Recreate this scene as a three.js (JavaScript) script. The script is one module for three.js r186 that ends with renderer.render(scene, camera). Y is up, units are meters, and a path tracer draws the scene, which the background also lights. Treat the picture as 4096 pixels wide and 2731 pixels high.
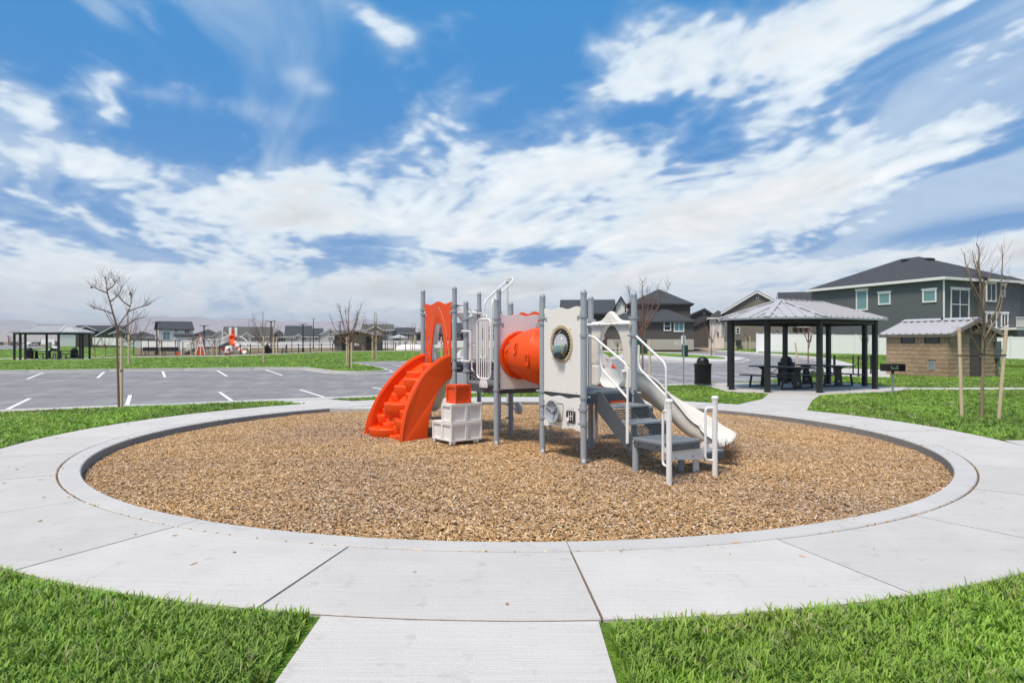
import * as THREE from 'three';
import { mergeGeometries } from 'three/addons/utils/BufferGeometryUtils.js';
import { RoundedBoxGeometry } from 'three/addons/geometries/RoundedBoxGeometry.js';
import { TextGeometry } from 'three/addons/geometries/TextGeometry.js';
import { FontLoader } from 'three/addons/loaders/FontLoader.js';

// ---------------------------------------------------------------- camera, sky, sun, exposure
const F = 2731, CX = 2048, CY = 1365.5, EYE = 1.65;      // photograph's pixels: focal length, centre; eye height (m)
const scene = new THREE.Scene();
const camera = new THREE.PerspectiveCamera(2 * Math.atan(1365.5 / F) * 180 / Math.PI, 1024 / 682, 0.1, 30000);
camera.position.set(0, EYE, 0);
camera.lookAt(0, EYE, -10);
scene.add(camera);
const renderer = new THREE.WebGLRenderer({ antialias: true });
renderer.setSize(1024, 682);
renderer.toneMapping = THREE.LinearToneMapping;
const EXPOSURE = 1.5;
renderer.toneMappingExposure = EXPOSURE;
renderer.shadowMap.enabled = true;

const clamp = (x, a = 0, b = 1) => Math.min(b, Math.max(a, x));
const lerp = (a, b, t) => a + (b - a) * t;
const ss = (a, b, x) => { const t = clamp((x - a) / (b - a)); return t * t * (3 - 2 * t); };
function rng(seed) { let s = seed >>> 0; return () => { s = (s + 0x6D2B79F5) | 0; let t = Math.imul(s ^ (s >>> 15), 1 | s); t = (t + Math.imul(t ^ (t >>> 7), 61 | t)) ^ t; return ((t ^ (t >>> 14)) >>> 0) / 4294967296; }; }
const PERM = (() => { const r = rng(77), p = []; for (let i = 0; i < 256; i++) p[i] = i; for (let i = 255; i > 0; i--) { const j = (r() * (i + 1)) | 0; [p[i], p[j]] = [p[j], p[i]]; } return p.concat(p); })();
const VAL = (() => { const r = rng(5), v = []; for (let i = 0; i < 256; i++) v[i] = r(); return v; })();
// value noise, optionally periodic (per cells)
function vn(x, y, per = 0) {
  let xi = Math.floor(x), yi = Math.floor(y); const fx = x - xi, fy = y - yi;
  let x1 = xi + 1, y1 = yi + 1;
  if (per) { xi = ((xi % per) + per) % per; yi = ((yi % per) + per) % per; x1 = ((x1 % per) + per) % per; y1 = ((y1 % per) + per) % per; }
  const u = fx * fx * (3 - 2 * fx), v = fy * fy * (3 - 2 * fy);
  const h = (a, b) => VAL[PERM[(PERM[a & 255] + b) & 255]];
  return lerp(lerp(h(xi, yi), h(x1, yi), u), lerp(h(xi, y1), h(x1, y1), u), v);
}
function fbm(x, y, oct, per = 0) { let s = 0, a = 0.5, n = 0; for (let i = 0; i < oct; i++) { s += a * vn(x, y, per); n += a; x = x * 2 + (per ? 0 : 13.7); y = y * 2 + (per ? 0 : 7.3); per *= 2; a *= 0.5; } return s / n; }

// one sky: air and clouds, for the whole sphere
(() => {
  const W = 2048, H = 2048, data = new Float32Array(W * H * 4);
  // cloud banks and clearings seen over the park: [x, y, sx, sy, tilt, amount]
  const banks = [
    [100, 420, 210, 90, 30, .36], [300, 640, 400, 62, 8, .46], [1230, 675, 170, 85, 8, .5], [1720, 480, 250, 100, -32, .42], [1950, 730, 420, 130, -14, .42],
    [1250, 870, 700, 60, 3, .42], [2350, 690, 330, 130, -5, .34], [2720, 180, 380, 110, -8, .55], [2430, 375, 190, 62, -16, .42], [3350, 120, 520, 110, -28, .26],
    [3600, 590, 560, 75, -17, .46], [3100, 830, 720, 95, -11, .46], [2480, 930, 330, 60, -4, .28], [450, 1120, 700, 110, 0, .4], [1750, 1150, 520, 55, -2, .36],
    [2900, 1090, 620, 50, -4, .36], [3850, 1010, 480, 45, -6, .42], [410, 60, 100, 60, 40, .38], [1560, 165, 80, 80, -40, .36], [1450, 40, 160, 50, 30, .3], [1900, 60, 160, 60, -20, .2], [400, 210, 90, 44, 20, .34], [450, 310, 90, 40, 10, .28], [470, 460, 80, 34, 0, .3],
    [1190, 305, 60, 32, 0, .36], [1280, 355, 50, 24, 0, .34], [900, 420, 330, 36, 12, .22], [620, 380, 60, 24, 10, .3], [1215, 1010, 95, 16, 0, .42], [1850, 975, 210, 24, -3, .42], [2900, 365, 60, 22, -5, .3],
    [1100, 330, 620, 240, 12, -.30], [800, 570, 430, 70, 9, -.32], [2160, 150, 190, 190, 0, -.48], [1430, 985, 330, 40, 3, -.42], [2190, 1015, 230, 34, 0, -.46], [1400, 1050, 240, 34, 0, -.34],
    [2790, 560, 200, 105, -22, -.5], [2480, 760, 300, 42, -15, -.34], [3480, 965, 340, 42, -8, -.44], [3560, 300, 330, 100, -30, -.16], [150, 130, 420, 150, 0, -.34], [2650, 440, 300, 34, -18, -.34],
    [4000, 880, 200, 40, -10, -.3], [3650, 700, 300, 22, -14, -.22],
  ].map(([x, y, a, b, t, w]) => [x, y, a, b, Math.cos(t * Math.PI / 180), Math.sin(t * Math.PI / 180), w]);
  const k = 1 / EXPOSURE, rot = -0.30, cr = Math.cos(rot), sr = Math.sin(rot);
  for (let j = 0; j < H; j++) {
    const el = ((j + 0.5) / H - 0.5) * Math.PI, y = Math.sin(el), c = Math.cos(el);
    for (let i = 0; i < W; i++) {
      const az = ((i + 0.5) / W - 0.5) * 2 * Math.PI, dx = Math.cos(az) * c, dz = Math.sin(az) * c, o = (j * W + i) * 4;
      let r, g, b;
      if (y < -0.02) { r = .33; g = .33; b = .31; }
      else {
        const e = Math.max(y, 0), s = 1 / (e + 0.13), U0 = dx * s, V0 = -dz * s, U = U0 * cr - V0 * sr, V = U0 * sr + V0 * cr;
        let m = 0.06;
        if (dz < -0.05) {
          const px = CX + F * dx / -dz, py = CY - F * y / -dz;
          for (const B of banks) { const ux = px - B[0], uy = py - B[1], a = (ux * B[4] + uy * B[5]) / B[2], q = (-ux * B[5] + uy * B[4]) / B[3], d2 = a * a + q * q; if (d2 < 9) m += B[6] * Math.exp(-d2 * 0.75); }
        }
        const wx = fbm(U * 1.3 + 3, V * 0.9, 3) - 0.5, wy = fbm(U * 1.3 - 9, V * 0.9 + 5, 3) - 0.5;
        const n1 = fbm(U * 1.5 + wx * 1.1, V * 0.55 + wy * 1.1, 6), n2 = fbm(U * 6 + wx * 3.5, V * 2.6 + wy * 3.5 + 31, 6), n3 = fbm(U * 19 + wx * 7, V * 14 + wy * 7, 5);
        const low = 0.26 * ss(0.24, 0.03, e);
        const d = (n1 - 0.5) * 1.35 + (n2 - 0.5) * 0.85 + (n3 - 0.5) * 0.5 + m + low;
        let al = 0.66 * ss(-0.24, 0.52, d) + 0.34 * ss(0.05, 0.24, d); al = lerp(al, 1, 0.35 * ss(0.12, 0.0, e));
        const wisp = 0.5 * ss(0.40, 0.7, fbm(U * 2.6 + wx * 2.4, V * 0.5 + 17, 6) + 0.35 * m); al = Math.max(al, wisp);
        // air
        const t = ss(0, 0.62, e), h = Math.exp(-e * 7.5);
        let R = lerp(.010, .045, t), G = lerp(.215, .285, t), Bl = lerp(.62, .65, t);
        R = lerp(R, .50, h * 0.85); G = lerp(G, .68, h * 0.85); Bl = lerp(Bl, .86, h * 0.85);
        // cloud
        const dens = ss(0.25, 0.9, d), sh = fbm(U * 3 + wx * 3 + 50, V * 1.8 + 11, 4);
        let cl = 0.95 - 0.24 * ss(0.40, 0.75, sh) * dens + 0.34 * (n2 - 0.5) * dens + 0.16 * (n3 - 0.5) - 0.04 * (1 - al); cl -= 0.10 * ss(0.14, 0.0, e);
        const cB = cl * lerp(1.07, 1.02, dens), cR = cl * lerp(.90, .985, dens);
        r = lerp(R, cR, al); g = lerp(G, cl, al); b = lerp(Bl, cB, al);
      }
      data[o] = r * k; data[o + 1] = g * k; data[o + 2] = b * k; data[o + 3] = 1;
    }
  }
  const tex = new THREE.DataTexture(data, W, H, THREE.RGBAFormat, THREE.FloatType);
  tex.mapping = THREE.EquirectangularReflectionMapping; tex.magFilter = THREE.LinearFilter; tex.minFilter = THREE.LinearFilter; tex.needsUpdate = true;
  scene.background = tex; scene.environment = tex;
})();
const sun = new THREE.DirectionalLight(0xffeedb, 2.7);
sun.position.set(-11, 34, 0); sun.target.position.set(0, 0, -14);
sun.castShadow = true; sun.shadow.radius = 24; sun.shadow.mapSize.set(4096, 4096);
Object.assign(sun.shadow.camera, { left: -60, right: 60, top: 60, bottom: -60, near: 1, far: 200 });
scene.add(sun, sun.target);

// ---------------------------------------------------------------- helpers
const V3 = (x, y, z) => new THREE.Vector3(x, y, z);
const P = (x, y, d) => new THREE.Vector3(x, y, -d);              // d = metres in front of the camera's start
const qOf = (x, d) => ((d - 23.2) - 0.535 * x) * 0.882;           // metres beyond the parking lot's near kerb
function T(x, d) {                                                // height of the land
  const q = qOf(x, d); let t = 0.2 * ss(5, 21, q);
  t = lerp(t, clamp((x + 43) * 0.012, 0, 0.42), ss(21, 60, q));
  if (q > 0) t += 0.18 * ss(30, 60, d) * ss(5, 30, x);
  return t;
}
// where the line of sight through a photograph pixel meets the land
function gp(px, py, off = 0) {
  const mx = (px - CX) / F, my = (CY - py) / F; let lo = 2, hi = 2;
  while (hi < 1200 && EYE + my * hi > T(mx * hi, hi) + off) { lo = hi; hi *= 1.03; }
  for (let i = 0; i < 30; i++) { const m = (lo + hi) / 2; if (EYE + my * m > T(mx * m, m) + off) lo = m; else hi = m; }
  return [mx * lo, lo];
}
const at = (px, py, d) => P((px - CX) / F * d, EYE + (CY - py) / F * d, d);
const taken = {};
function numbered(n) { const k = taken[n] = (taken[n] ?? -1) + 1; return k ? n + '_' + String(k).padStart(3, '0') : n; }
function tag(o, label, category, group, kind) { if (label) o.userData.label = label; if (category) o.userData.category = category; if (group) o.userData.group = group; if (kind) o.userData.kind = kind; return o; }
function thing(name, label, category, pos = [0, 0, 0], turn = 0, group) { const o = new THREE.Group(); o.name = numbered(name); o.position.set(pos[0], pos[1], pos[2]); o.rotation.y = turn; scene.add(o); return tag(o, label, category, group); }
function prep(g) {
  if (Array.isArray(g)) { g = g.flat(Infinity).map((x) => { x = x.index ? x.toNonIndexed() : x; for (const k of Object.keys(x.attributes)) if (!['position', 'normal', 'uv'].includes(k)) x.deleteAttribute(k); if (!x.attributes.uv) x.setAttribute('uv', new THREE.BufferAttribute(new Float32Array(x.attributes.position.count * 2), 2)); return x; }); g = g.length > 1 ? mergeGeometries(g) : g[0]; }
  return g;
}
function part(name, g, m, parent) { const o = new THREE.Mesh(prep(g), m); o.name = name; o.castShadow = o.receiveShadow = true; parent.add(o); return o; }
function solo(name, g, m, label, category, group) { const o = part(numbered(name), g, m, scene); return tag(o, label, category, group); }
function structure(name, g, m) { const o = part(numbered(name), g, m, scene); o.userData.kind = 'structure'; return o; }
function uvBox(g, s = 1) { // uv in metres from the way each face points
  g = g.index ? g.toNonIndexed() : g; const p = g.attributes.position, uv = new Float32Array(p.count * 2), a = V3(), b = V3(), c = V3(), n = V3();
  for (let i = 0; i < p.count; i += 3) {
    a.fromBufferAttribute(p, i); b.fromBufferAttribute(p, i + 1); c.fromBufferAttribute(p, i + 2);
    n.copy(b).sub(a).cross(c.clone().sub(a)); const ax = Math.abs(n.x), ay = Math.abs(n.y), az = Math.abs(n.z);
    [a, b, c].forEach((v, j) => { const k = (i + j) * 2; if (ay >= ax && ay >= az) { uv[k] = v.x * s; uv[k + 1] = v.z * s; } else if (ax > az) { uv[k] = v.z * s; uv[k + 1] = v.y * s; } else { uv[k] = v.x * s; uv[k + 1] = v.y * s; } });
  }
  g.setAttribute('uv', new THREE.BufferAttribute(uv, 2)); return g;
}
const M4 = () => new THREE.Matrix4();
const box = (w, h, d, x = 0, y = 0, z = 0, ry = 0) => uvBox(new THREE.BoxGeometry(w, h, d)).applyMatrix4(M4().makeRotationY(ry)).translate(x, y, z);
const rbox = (w, h, d, r, x = 0, y = 0, z = 0, ry = 0, seg = 2) => new RoundedBoxGeometry(w, h, d, seg, Math.min(r, w / 2.01, h / 2.01, d / 2.01)).applyMatrix4(M4().makeRotationY(ry)).translate(x, y, z);
function rod(a, b, r0, r1 = r0, seg = 10, open = false) {
  const d = b.clone().sub(a), L = d.length(), g = new THREE.CylinderGeometry(r1, r0, L, seg, 1, open);
  g.applyQuaternion(new THREE.Quaternion().setFromUnitVectors(V3(0, 1, 0), d.normalize())); return g.translate((a.x + b.x) / 2, (a.y + b.y) / 2, (a.z + b.z) / 2);
}
const beam = (a, b, w, h) => { const d = b.clone().sub(a), L = d.length(), g = uvBox(new THREE.BoxGeometry(w, h, L)); g.applyMatrix4(M4().lookAt(a, b, Math.abs(d.y) > 0.99 * L ? V3(0, 0, 1) : V3(0, 1, 0))); return g.translate((a.x + b.x) / 2, (a.y + b.y) / 2, (a.z + b.z) / 2); };
const ball = (r, p, ws = 12, hs = 8) => new THREE.SphereGeometry(r, ws, hs).translate(p.x, p.y, p.z);
// pipe through points with rounded corners
function pipe(pts, r, corner = 0.08, seg = 8, closed = false) {
  const path = new THREE.CurvePath(), n = pts.length; let prev = closed ? null : pts[0], first = null;
  const rounds = [];
  for (let i = closed ? 0 : 1; i < (closed ? n : n - 1); i++) {
    const p = pts[i], a = pts[(i + n - 1) % n], b = pts[(i + 1) % n], la = p.distanceTo(a), lb = p.distanceTo(b), c = Math.min(corner, la * 0.49, lb * 0.49);
    rounds.push([p.clone().lerp(a, c / la), p, p.clone().lerp(b, c / lb)]);
  }
  if (closed) { prev = rounds[n - 1][2]; }
  for (const [s, p, e] of rounds) { if (prev.distanceTo(s) > 1e-4) path.add(new THREE.LineCurve3(prev, s)); path.add(new THREE.QuadraticBezierCurve3(s, p, e)); prev = e; }
  if (!closed && prev.distanceTo(pts[n - 1]) > 1e-4) path.add(new THREE.LineCurve3(prev, pts[n - 1]));
  // sample: ends of lines + curve points
  const S = []; for (const c of path.curves) { const k = c.isLineCurve3 ? 1 : 5; for (let i = S.length ? 1 : 0; i <= k; i++) S.push(c.getPoint(i / k)); }
  return sweep(S, (i) => { const o = []; for (let j = 0; j < seg; j++) { const t = j / seg * 2 * Math.PI; o.push([r * Math.cos(t), r * Math.sin(t)]); } return o; }, { closed, free: true, caps: !closed });
}
// sweep of a closed profile [[side, up]...] along points
function sweep(S, prof, { closed = false, free = false, caps = true, up = V3(0, 1, 0) } = {}) {
  const n = S.length, rings = []; let N = null;
  for (let i = 0; i < n; i++) {
    const t = (closed ? S[(i + 1) % n].clone().sub(S[(i + n - 1) % n]) : i === 0 ? S[1].clone().sub(S[0]) : i === n - 1 ? S[n - 1].clone().sub(S[n - 2]) : S[i + 1].clone().sub(S[i]).normalize().add(S[i].clone().sub(S[i - 1]).normalize())).normalize();
    let s;
    if (free) { if (!N) { N = Math.abs(t.y) > 0.9 ? V3(1, 0, 0) : V3(0, 1, 0); } N = N.clone().sub(t.clone().multiplyScalar(N.dot(t))).normalize(); s = t.clone().cross(N); }
    else { s = t.clone().cross(up).normalize(); N = s.clone().cross(t).normalize(); }
    const k = free && i > 0 && i < n - 1 ? 1 : 1;
    rings.push(prof(i, i / (n - 1)).map(([a, b]) => S[i].clone().addScaledVector(s, a * k).addScaledVector(N, b)));
  }
  const m = rings[0].length, pos = [], idx = []; rings.forEach((r) => r.forEach((p) => pos.push(p.x, p.y, p.z)));
  const R = closed ? n : n - 1;
  for (let i = 0; i < R; i++) for (let j = 0; j < m; j++) { const a = i * m + j, b = i * m + (j + 1) % m, c = ((i + 1) % n) * m + j, d = ((i + 1) % n) * m + (j + 1) % m; idx.push(a, b, c, b, d, c); }
  if (caps && !closed) for (const [e, flip] of [[0, 1], [n - 1, 0]]) {
    const r2 = prof(e, e / (n - 1)).map(([a, b]) => new THREE.Vector2(a, b));
    for (const f of THREE.ShapeUtils.triangulateShape(r2, [])) { const q = f.map((k) => e * m + k); flip ? idx.push(q[0], q[1], q[2]) : idx.push(q[2], q[1], q[0]); }
  }
  const g = new THREE.BufferGeometry(); g.setAttribute('position', new THREE.Float32BufferAttribute(pos, 3)); g.setIndex(idx); g.computeVertexNormals();
  g.setAttribute('uv', new THREE.BufferAttribute(new Float32Array(pos.length / 3 * 2), 2)); return g;
}
const shape = (pts, holes = []) => { const s = new THREE.Shape(pts.map(([x, y]) => new THREE.Vector2(x, y))); for (const h of holes) s.holes.push(new THREE.Path(h.map(([x, y]) => new THREE.Vector2(x, y)))); return s; };
const slab = (sh, t, bevel = 0) => { const g = new THREE.ExtrudeGeometry(sh, bevel ? { depth: t - 2 * bevel, bevelEnabled: true, bevelThickness: bevel, bevelSize: bevel, bevelSegments: 2, bevelOffset: -bevel, curveSegments: 16 } : { depth: t, bevelEnabled: false, curveSegments: 16 }); return g.translate(0, 0, bevel ? -t / 2 + bevel : -t / 2); };
const ellipse = (cx, cy, a, b, n = 24) => Array.from({ length: n }, (_, i) => [cx + a * Math.cos(i / n * 2 * Math.PI), cy + b * Math.sin(i / n * 2 * Math.PI)]);
// frame standing on the line from post a to post b: x along it, y up, z towards the right-hand side of the walk
function stand(ax, ad, bx, bd, y = 0) { const u = V3(bx - ax, 0, -(bd - ad)).normalize(); return M4().makeBasis(u, V3(0, 1, 0), u.clone().cross(V3(0, 1, 0))).setPosition(ax, y, -ad); }
// flat sheet over land: polygon of [x, d], lifted by off, with a skirt
function sheet(pts, off, { level = 3, skirt = 0.12, flat = null, hole = null, uvs = 1 } = {}) {
  const c = pts.map(([x, d]) => new THREE.Vector2(x, d)); if (THREE.ShapeUtils.isClockWise(c)) c.reverse();
  const hs = hole ? [hole.map(([x, d]) => new THREE.Vector2(x, d))] : [];
  const all = c.concat(...hs), f = THREE.ShapeUtils.triangulateShape(c, hs);
  let tris = f.map((t) => t.map((i) => [all[i].x, all[i].y]));
  for (let l = 0; l < level; l++) { const o = []; for (const [a, b, d] of tris) { const m = (p, q) => [(p[0] + q[0]) / 2, (p[1] + q[1]) / 2], ab = m(a, b), bd = m(b, d), da = m(d, a); o.push([a, ab, da], [ab, b, bd], [da, bd, d], [ab, bd, da]); } tris = o; }
  const y = (x, d) => (flat !== null ? flat : T(x, d)) + off, pos = [], uv = [], nor = [];
  for (const t of tris) for (const [x, d] of [t[0], t[1], t[2]]) { pos.push(x, y(x, d), -d); uv.push(x * uvs, d * uvs); }
  for (const loop of [c, ...hs]) for (let i = 0; i < loop.length; i++) {
    const a = loop[i], b = loop[(i + 1) % loop.length], n = Math.max(1, Math.min(40, Math.ceil(a.distanceTo(b) / 2)));
    for (let k = 0; k < n && skirt > 0; k++) { const p = a.clone().lerp(b, k / n), q = a.clone().lerp(b, (k + 1) / n), yp = y(p.x, p.y), yq = y(q.x, q.y); for (const [v, yy] of [[p, yp], [q, yq - skirt], [q, yq], [p, yp], [p, yp - skirt], [q, yq - skirt]]) { pos.push(v.x, yy, -v.y); uv.push((v.x + v.y) * uvs, yy * uvs); } }
  }
  const g = new THREE.BufferGeometry(); g.setAttribute('position', new THREE.Float32BufferAttribute(pos, 3)); g.setAttribute('uv', new THREE.Float32BufferAttribute(uv, 2)); g.computeVertexNormals();
  // sheets face up
  const nn = g.attributes.normal; for (let i = 0; i < tris.length * 3; i++) if (nn.getY(i) < 0) nn.setXYZ(i, -nn.getX(i), -nn.getY(i), -nn.getZ(i));
  const pa = g.attributes.position, ua = g.attributes.uv; for (let i = 0; i < tris.length * 3; i += 3) { const ax = pa.getX(i), az = pa.getZ(i), bx = pa.getX(i + 1), bz = pa.getZ(i + 1), cx = pa.getX(i + 2), cz = pa.getZ(i + 2); if ((bz - az) * (cx - ax) - (bx - ax) * (cz - az) < 0) { for (const [A, k] of [[pa, 3], [ua, 2]]) for (let m = 0; m < k; m++) { const t = A.array[(i + 1) * k + m]; A.array[(i + 1) * k + m] = A.array[(i + 2) * k + m]; A.array[(i + 2) * k + m] = t; } } }
  return g;
}
const gpoly = (pts, off = 0) => pts.map(([x, y]) => gp(x, y, off));
// strip along a line of [x, d]: from s0 to s1 metres to its left, top at land + off, thickness th
function strip(line, s0, s1, off, th, step = 1.5) {
  const S = []; for (let i = 0; i < line.length - 1; i++) { const [a, b] = [line[i], line[i + 1]], n = Math.max(1, Math.ceil(Math.hypot(b[0] - a[0], b[1] - a[1]) / step)); for (let k = i ? 1 : 0; k <= n; k++) S.push([lerp(a[0], b[0], k / n), lerp(a[1], b[1], k / n)]); }
  const V = S.map(([x, d]) => P(x, T(x, d) + off, d)); const flatS = V.map((p) => p);
  return uvBox(sweep(flatS, () => [[-s1, 0], [-s0, 0], [-s0, -th], [-s1, -th]]));
}

// ---------------------------------------------------------------- textures and materials
function tex(n, fn, srgb = true, rep = 1) {
  const d = new Uint8Array(n * n * 4); for (let j = 0; j < n; j++) for (let i = 0; i < n; i++) { const c = fn(i / n, j / n), o = (j * n + i) * 4; const [r, g, b] = Array.isArray(c) ? c : [c, c, c]; d[o] = clamp(r) * 255; d[o + 1] = clamp(g) * 255; d[o + 2] = clamp(b) * 255; d[o + 3] = 255; }
  const t = new THREE.DataTexture(d, n, n, THREE.RGBAFormat); t.wrapS = t.wrapT = THREE.RepeatWrapping; t.magFilter = THREE.LinearFilter; t.minFilter = THREE.LinearMipmapLinearFilter; t.generateMipmaps = true; if (srgb) t.colorSpace = THREE.SRGBColorSpace; t.repeat.set(rep, rep); t.needsUpdate = true; return t;
}
const s2 = (l) => l <= 0.0031308 ? l * 12.92 : 1.055 * Math.pow(l, 1 / 2.4) - 0.055;   // linear -> sRGB
const tint = (c, k) => c.map((v) => s2(clamp(v * k)));
const std = (c, rough = 0.8, o = {}) => { const m = new THREE.MeshStandardMaterial({ roughness: rough, ...o }); m.color.setRGB(...c); return m; };
const phy = (c, rough, o = {}) => { const m = new THREE.MeshPhysicalMaterial({ roughness: rough, ...o }); m.color.setRGB(...c); return m; };
const RN = rng(9), NO = (n, s) => Array.from({ length: n }, s);
const fineBump = tex(256, (u, v) => 0.5 * fbm(u * 32, v * 32, 3, 32) + 0.5 * vn(u * 128, v * 128, 128), false, 2);
const coarseBump = tex(256, (u, v) => fbm(u * 8, v * 8, 5, 8), false, 1);
const concreteMap = tex(1024, (u, v) => { const n = fbm(u * 6, v * 6, 6, 6), f = vn(u * 512, v * 512, 512), s = fbm(u * 24 + 5, v * 24, 4, 24), st = fbm(u * 3, v * 96, 3, 0) - 0.5; let k = 0.97 + 0.16 * (n - 0.5) + 0.08 * (f - 0.5) - 0.09 * ss(0.66, 0.8, s) + 0.07 * st; return tint([.56, .55, .535], k); }, true, 0.37);
const broomBump = tex(512, (u, v) => 0.6 * vn(u * 3, v * 160, 0) + 0.4 * vn(u * 256, v * 256, 256), false, 0.9);
const asphaltMap = tex(1024, (u, v) => { const f = vn(u * 512, v * 512, 512), g = vn(u * 256 + 9, v * 256, 256), n = fbm(u * 5, v * 5, 5, 5), w = fbm(u * 40, v * 3, 4, 0); let k = 0.82 + 0.5 * (f - 0.5) + 0.25 * (g - 0.5) + 0.5 * (n - 0.5) + 0.4 * (w - 0.5); return tint([.30, .30, .312], k); }, true, 0.23);
const soilMap = tex(512, (u, v) => { const n = fbm(u * 8, v * 8, 6, 8), f = vn(u * 200, v * 200, 200); const k = 0.55 + 0.7 * n + 0.25 * (f - 0.5); return tint([.24 + .05 * n, .185, .115], k); }, true, 0.21);
const mulchMap = tex(1024, (u, v) => { const n = fbm(u * 60, v * 60, 4, 60), f = fbm(u * 180, v * 60, 3, 0), c = fbm(u * 3, v * 3, 4, 3); const k = 0.35 + 0.9 * (n * 0.5 + f * 0.5) + 0.3 * (c - 0.5); return tint([.25, .15, .07], k); }, true, 0.4);
const turfMap = tex(1024, (u, v) => { const n = fbm(u * 7, v * 7, 6, 7), f = fbm(u * 120, v * 120, 3, 120), y = fbm(u * 3 + 4, v * 3, 4, 3); const k = 0.55 + 0.75 * f + 0.4 * (n - 0.5), d = ss(0.5, 0.75, y); return tint([.155 + .06 * d, .30 + .02 * d, .022], k); }, true, 0.17);
const dryMap = tex(512, (u, v) => { const n = fbm(u * 9, v * 9, 6, 9), f = fbm(u * 90, v * 90, 3, 90); const k = 0.5 + 0.8 * f + 0.4 * (n - 0.5); return tint([.21, .165, .085], k); }, true, 0.13);
const MAT = {
  concrete: std([1, 1, 1], 0.86, { map: concreteMap, bumpMap: broomBump, bumpScale: 0.005 }),
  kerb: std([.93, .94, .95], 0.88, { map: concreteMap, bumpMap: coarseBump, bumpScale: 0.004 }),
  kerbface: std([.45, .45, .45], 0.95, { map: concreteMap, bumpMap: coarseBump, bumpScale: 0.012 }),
  asphalt: std([1, 1, 1], 0.92, { map: asphaltMap, bumpMap: fineBump, bumpScale: 0.004 }),
  soil: std([1, 1, 1], 1, { map: soilMap, bumpMap: coarseBump, bumpScale: 0.03 }),
  dry: std([1, 1, 1], 1, { map: dryMap, bumpMap: coarseBump, bumpScale: 0.03 }),
  sand: std([.34, .275, .21], 1, { bumpMap: coarseBump, bumpScale: 0.05 }),
  mulch: std([1, 1, 1], 1, { map: mulchMap, bumpMap: fineBump, bumpScale: 0.02 }),
  turf: std([1, 1, 1], 1, { map: turfMap, bumpMap: fineBump, bumpScale: 0.03 }),
  paint: std([.78, .78, .77], 0.75, { bumpMap: fineBump, bumpScale: 0.002 }),
  orange: phy([.80, .082, .006], 0.42, { bumpMap: fineBump, bumpScale: 0.0006, specularIntensity: 0.7 }),
  orangePanel: phy([.77, .078, .008], 0.5, {}),
  cream: phy([.77, .755, .705], 0.42, { bumpMap: fineBump, bumpScale: 0.0006 }),
  white: phy([.80, .80, .79], 0.38, {}),
  panelWhite: phy([.80, .795, .775], 0.5, { bumpMap: fineBump, bumpScale: 0.0005 }),
  post: phy([.34, .385, .425], 0.42, {}),
  clamp: phy([.33, .37, .405], 0.4, { metalness: 0.15 }),
  deck: phy([.082, .095, .11], 0.5, { bumpMap: fineBump, bumpScale: 0.001 }),
  deckTop: phy([.24, .27, .295], 0.45, { bumpMap: fineBump, bumpScale: 0.001 }),
  black: phy([.012, .012, .013], 0.38, {}),
  blackSteel: phy([.016, .017, .019], 0.45, { bumpMap: fineBump, bumpScale: 0.0008 }),
  dark: std([.03, .03, .033], 0.6),
  tan: phy([.50, .42, .26], 0.5),
  steel: phy([.55, .55, .56], 0.35, { metalness: 0.9 }),
  galv: phy([.50, .52, .53], 0.45, { metalness: 0.7 }),
  roofMetal: phy([.55, .54, .55], 0.45, { metalness: 0.25 }),
  roofTrim: phy([.26, .215, .20], 0.5),
  vinyl: phy([.80, .81, .82], 0.42),
  trim: std([.80, .80, .79], 0.55),
  glass: phy([.035, .05, .056], 0.08, { specularIntensity: 0.55 }),
  glassBlue: phy([.17, .31, .33], 0.12, { specularIntensity: 0.5 }),
  green: phy([.012, .055, .045], 0.5),
  transformer: phy([.025, .06, .042], 0.55),
  elec: phy([.11, .135, .135], 0.55),
  bark: std([.23, .135, .10], 0.9, { bumpMap: coarseBump, bumpScale: 0.006 }),
  barkTan: std([.27, .20, .14], 0.9, { bumpMap: coarseBump, bumpScale: 0.006 }),
  twig: std([.10, .065, .055], 0.9),
  stake: std([1, 1, 1], 0.85, { map: tex(256, (u, v) => { const w = fbm(u * 4, v * 4, 3, 4), g = Math.sin((u * 14 + w * 5) * 6.28) * 0.5 + 0.5; return tint([.68, .54, .38], 0.9 + 0.3 * (g - 0.5) * 0.6 + 0.3 * (fbm(u * 40, v * 4, 3) - 0.5)); }, true, 3) }),
  strap: std([.012, .012, .014], 0.7),
};
// ---------------------------------------------------------------- the land
// base: one sheet to the horizon
(() => {
  const pos = [], idx = [], uv = [], A = 120, R = []; for (let r = 0.8; r < 12000; r *= 1.075) R.push(r);
  R.forEach((r) => { for (let a = 0; a < A; a++) { const t = a / A * 2 * Math.PI, x = r * Math.sin(t), d = 12 + r * Math.cos(t), q = qOf(x, d), up = Math.max(ss(40, 52, q), ss(70, 90, d)); pos.push(x, T(x, d) - lerp(0.45, 0.03, up), -d); uv.push(x, d); } });
  for (let i = 0; i < R.length - 1; i++) for (let a = 0; a < A; a++) { const p = i * A + a, n = i * A + (a + 1) % A; idx.push(p, n, p + A, n, n + A, p + A); }
  const c = pos.length / 3; pos.push(0, -0.45, -12); uv.push(0, 12); for (let a = 0; a < A; a++) idx.push(c, (a + 1) % A, a);
  const g = new THREE.BufferGeometry(); g.setAttribute('position', new THREE.Float32BufferAttribute(pos, 3)); g.setAttribute('uv', new THREE.Float32BufferAttribute(uv, 2)); g.setIndex(idx); g.computeVertexNormals();
  structure('ground', g, MAT.dry);
})();
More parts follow.
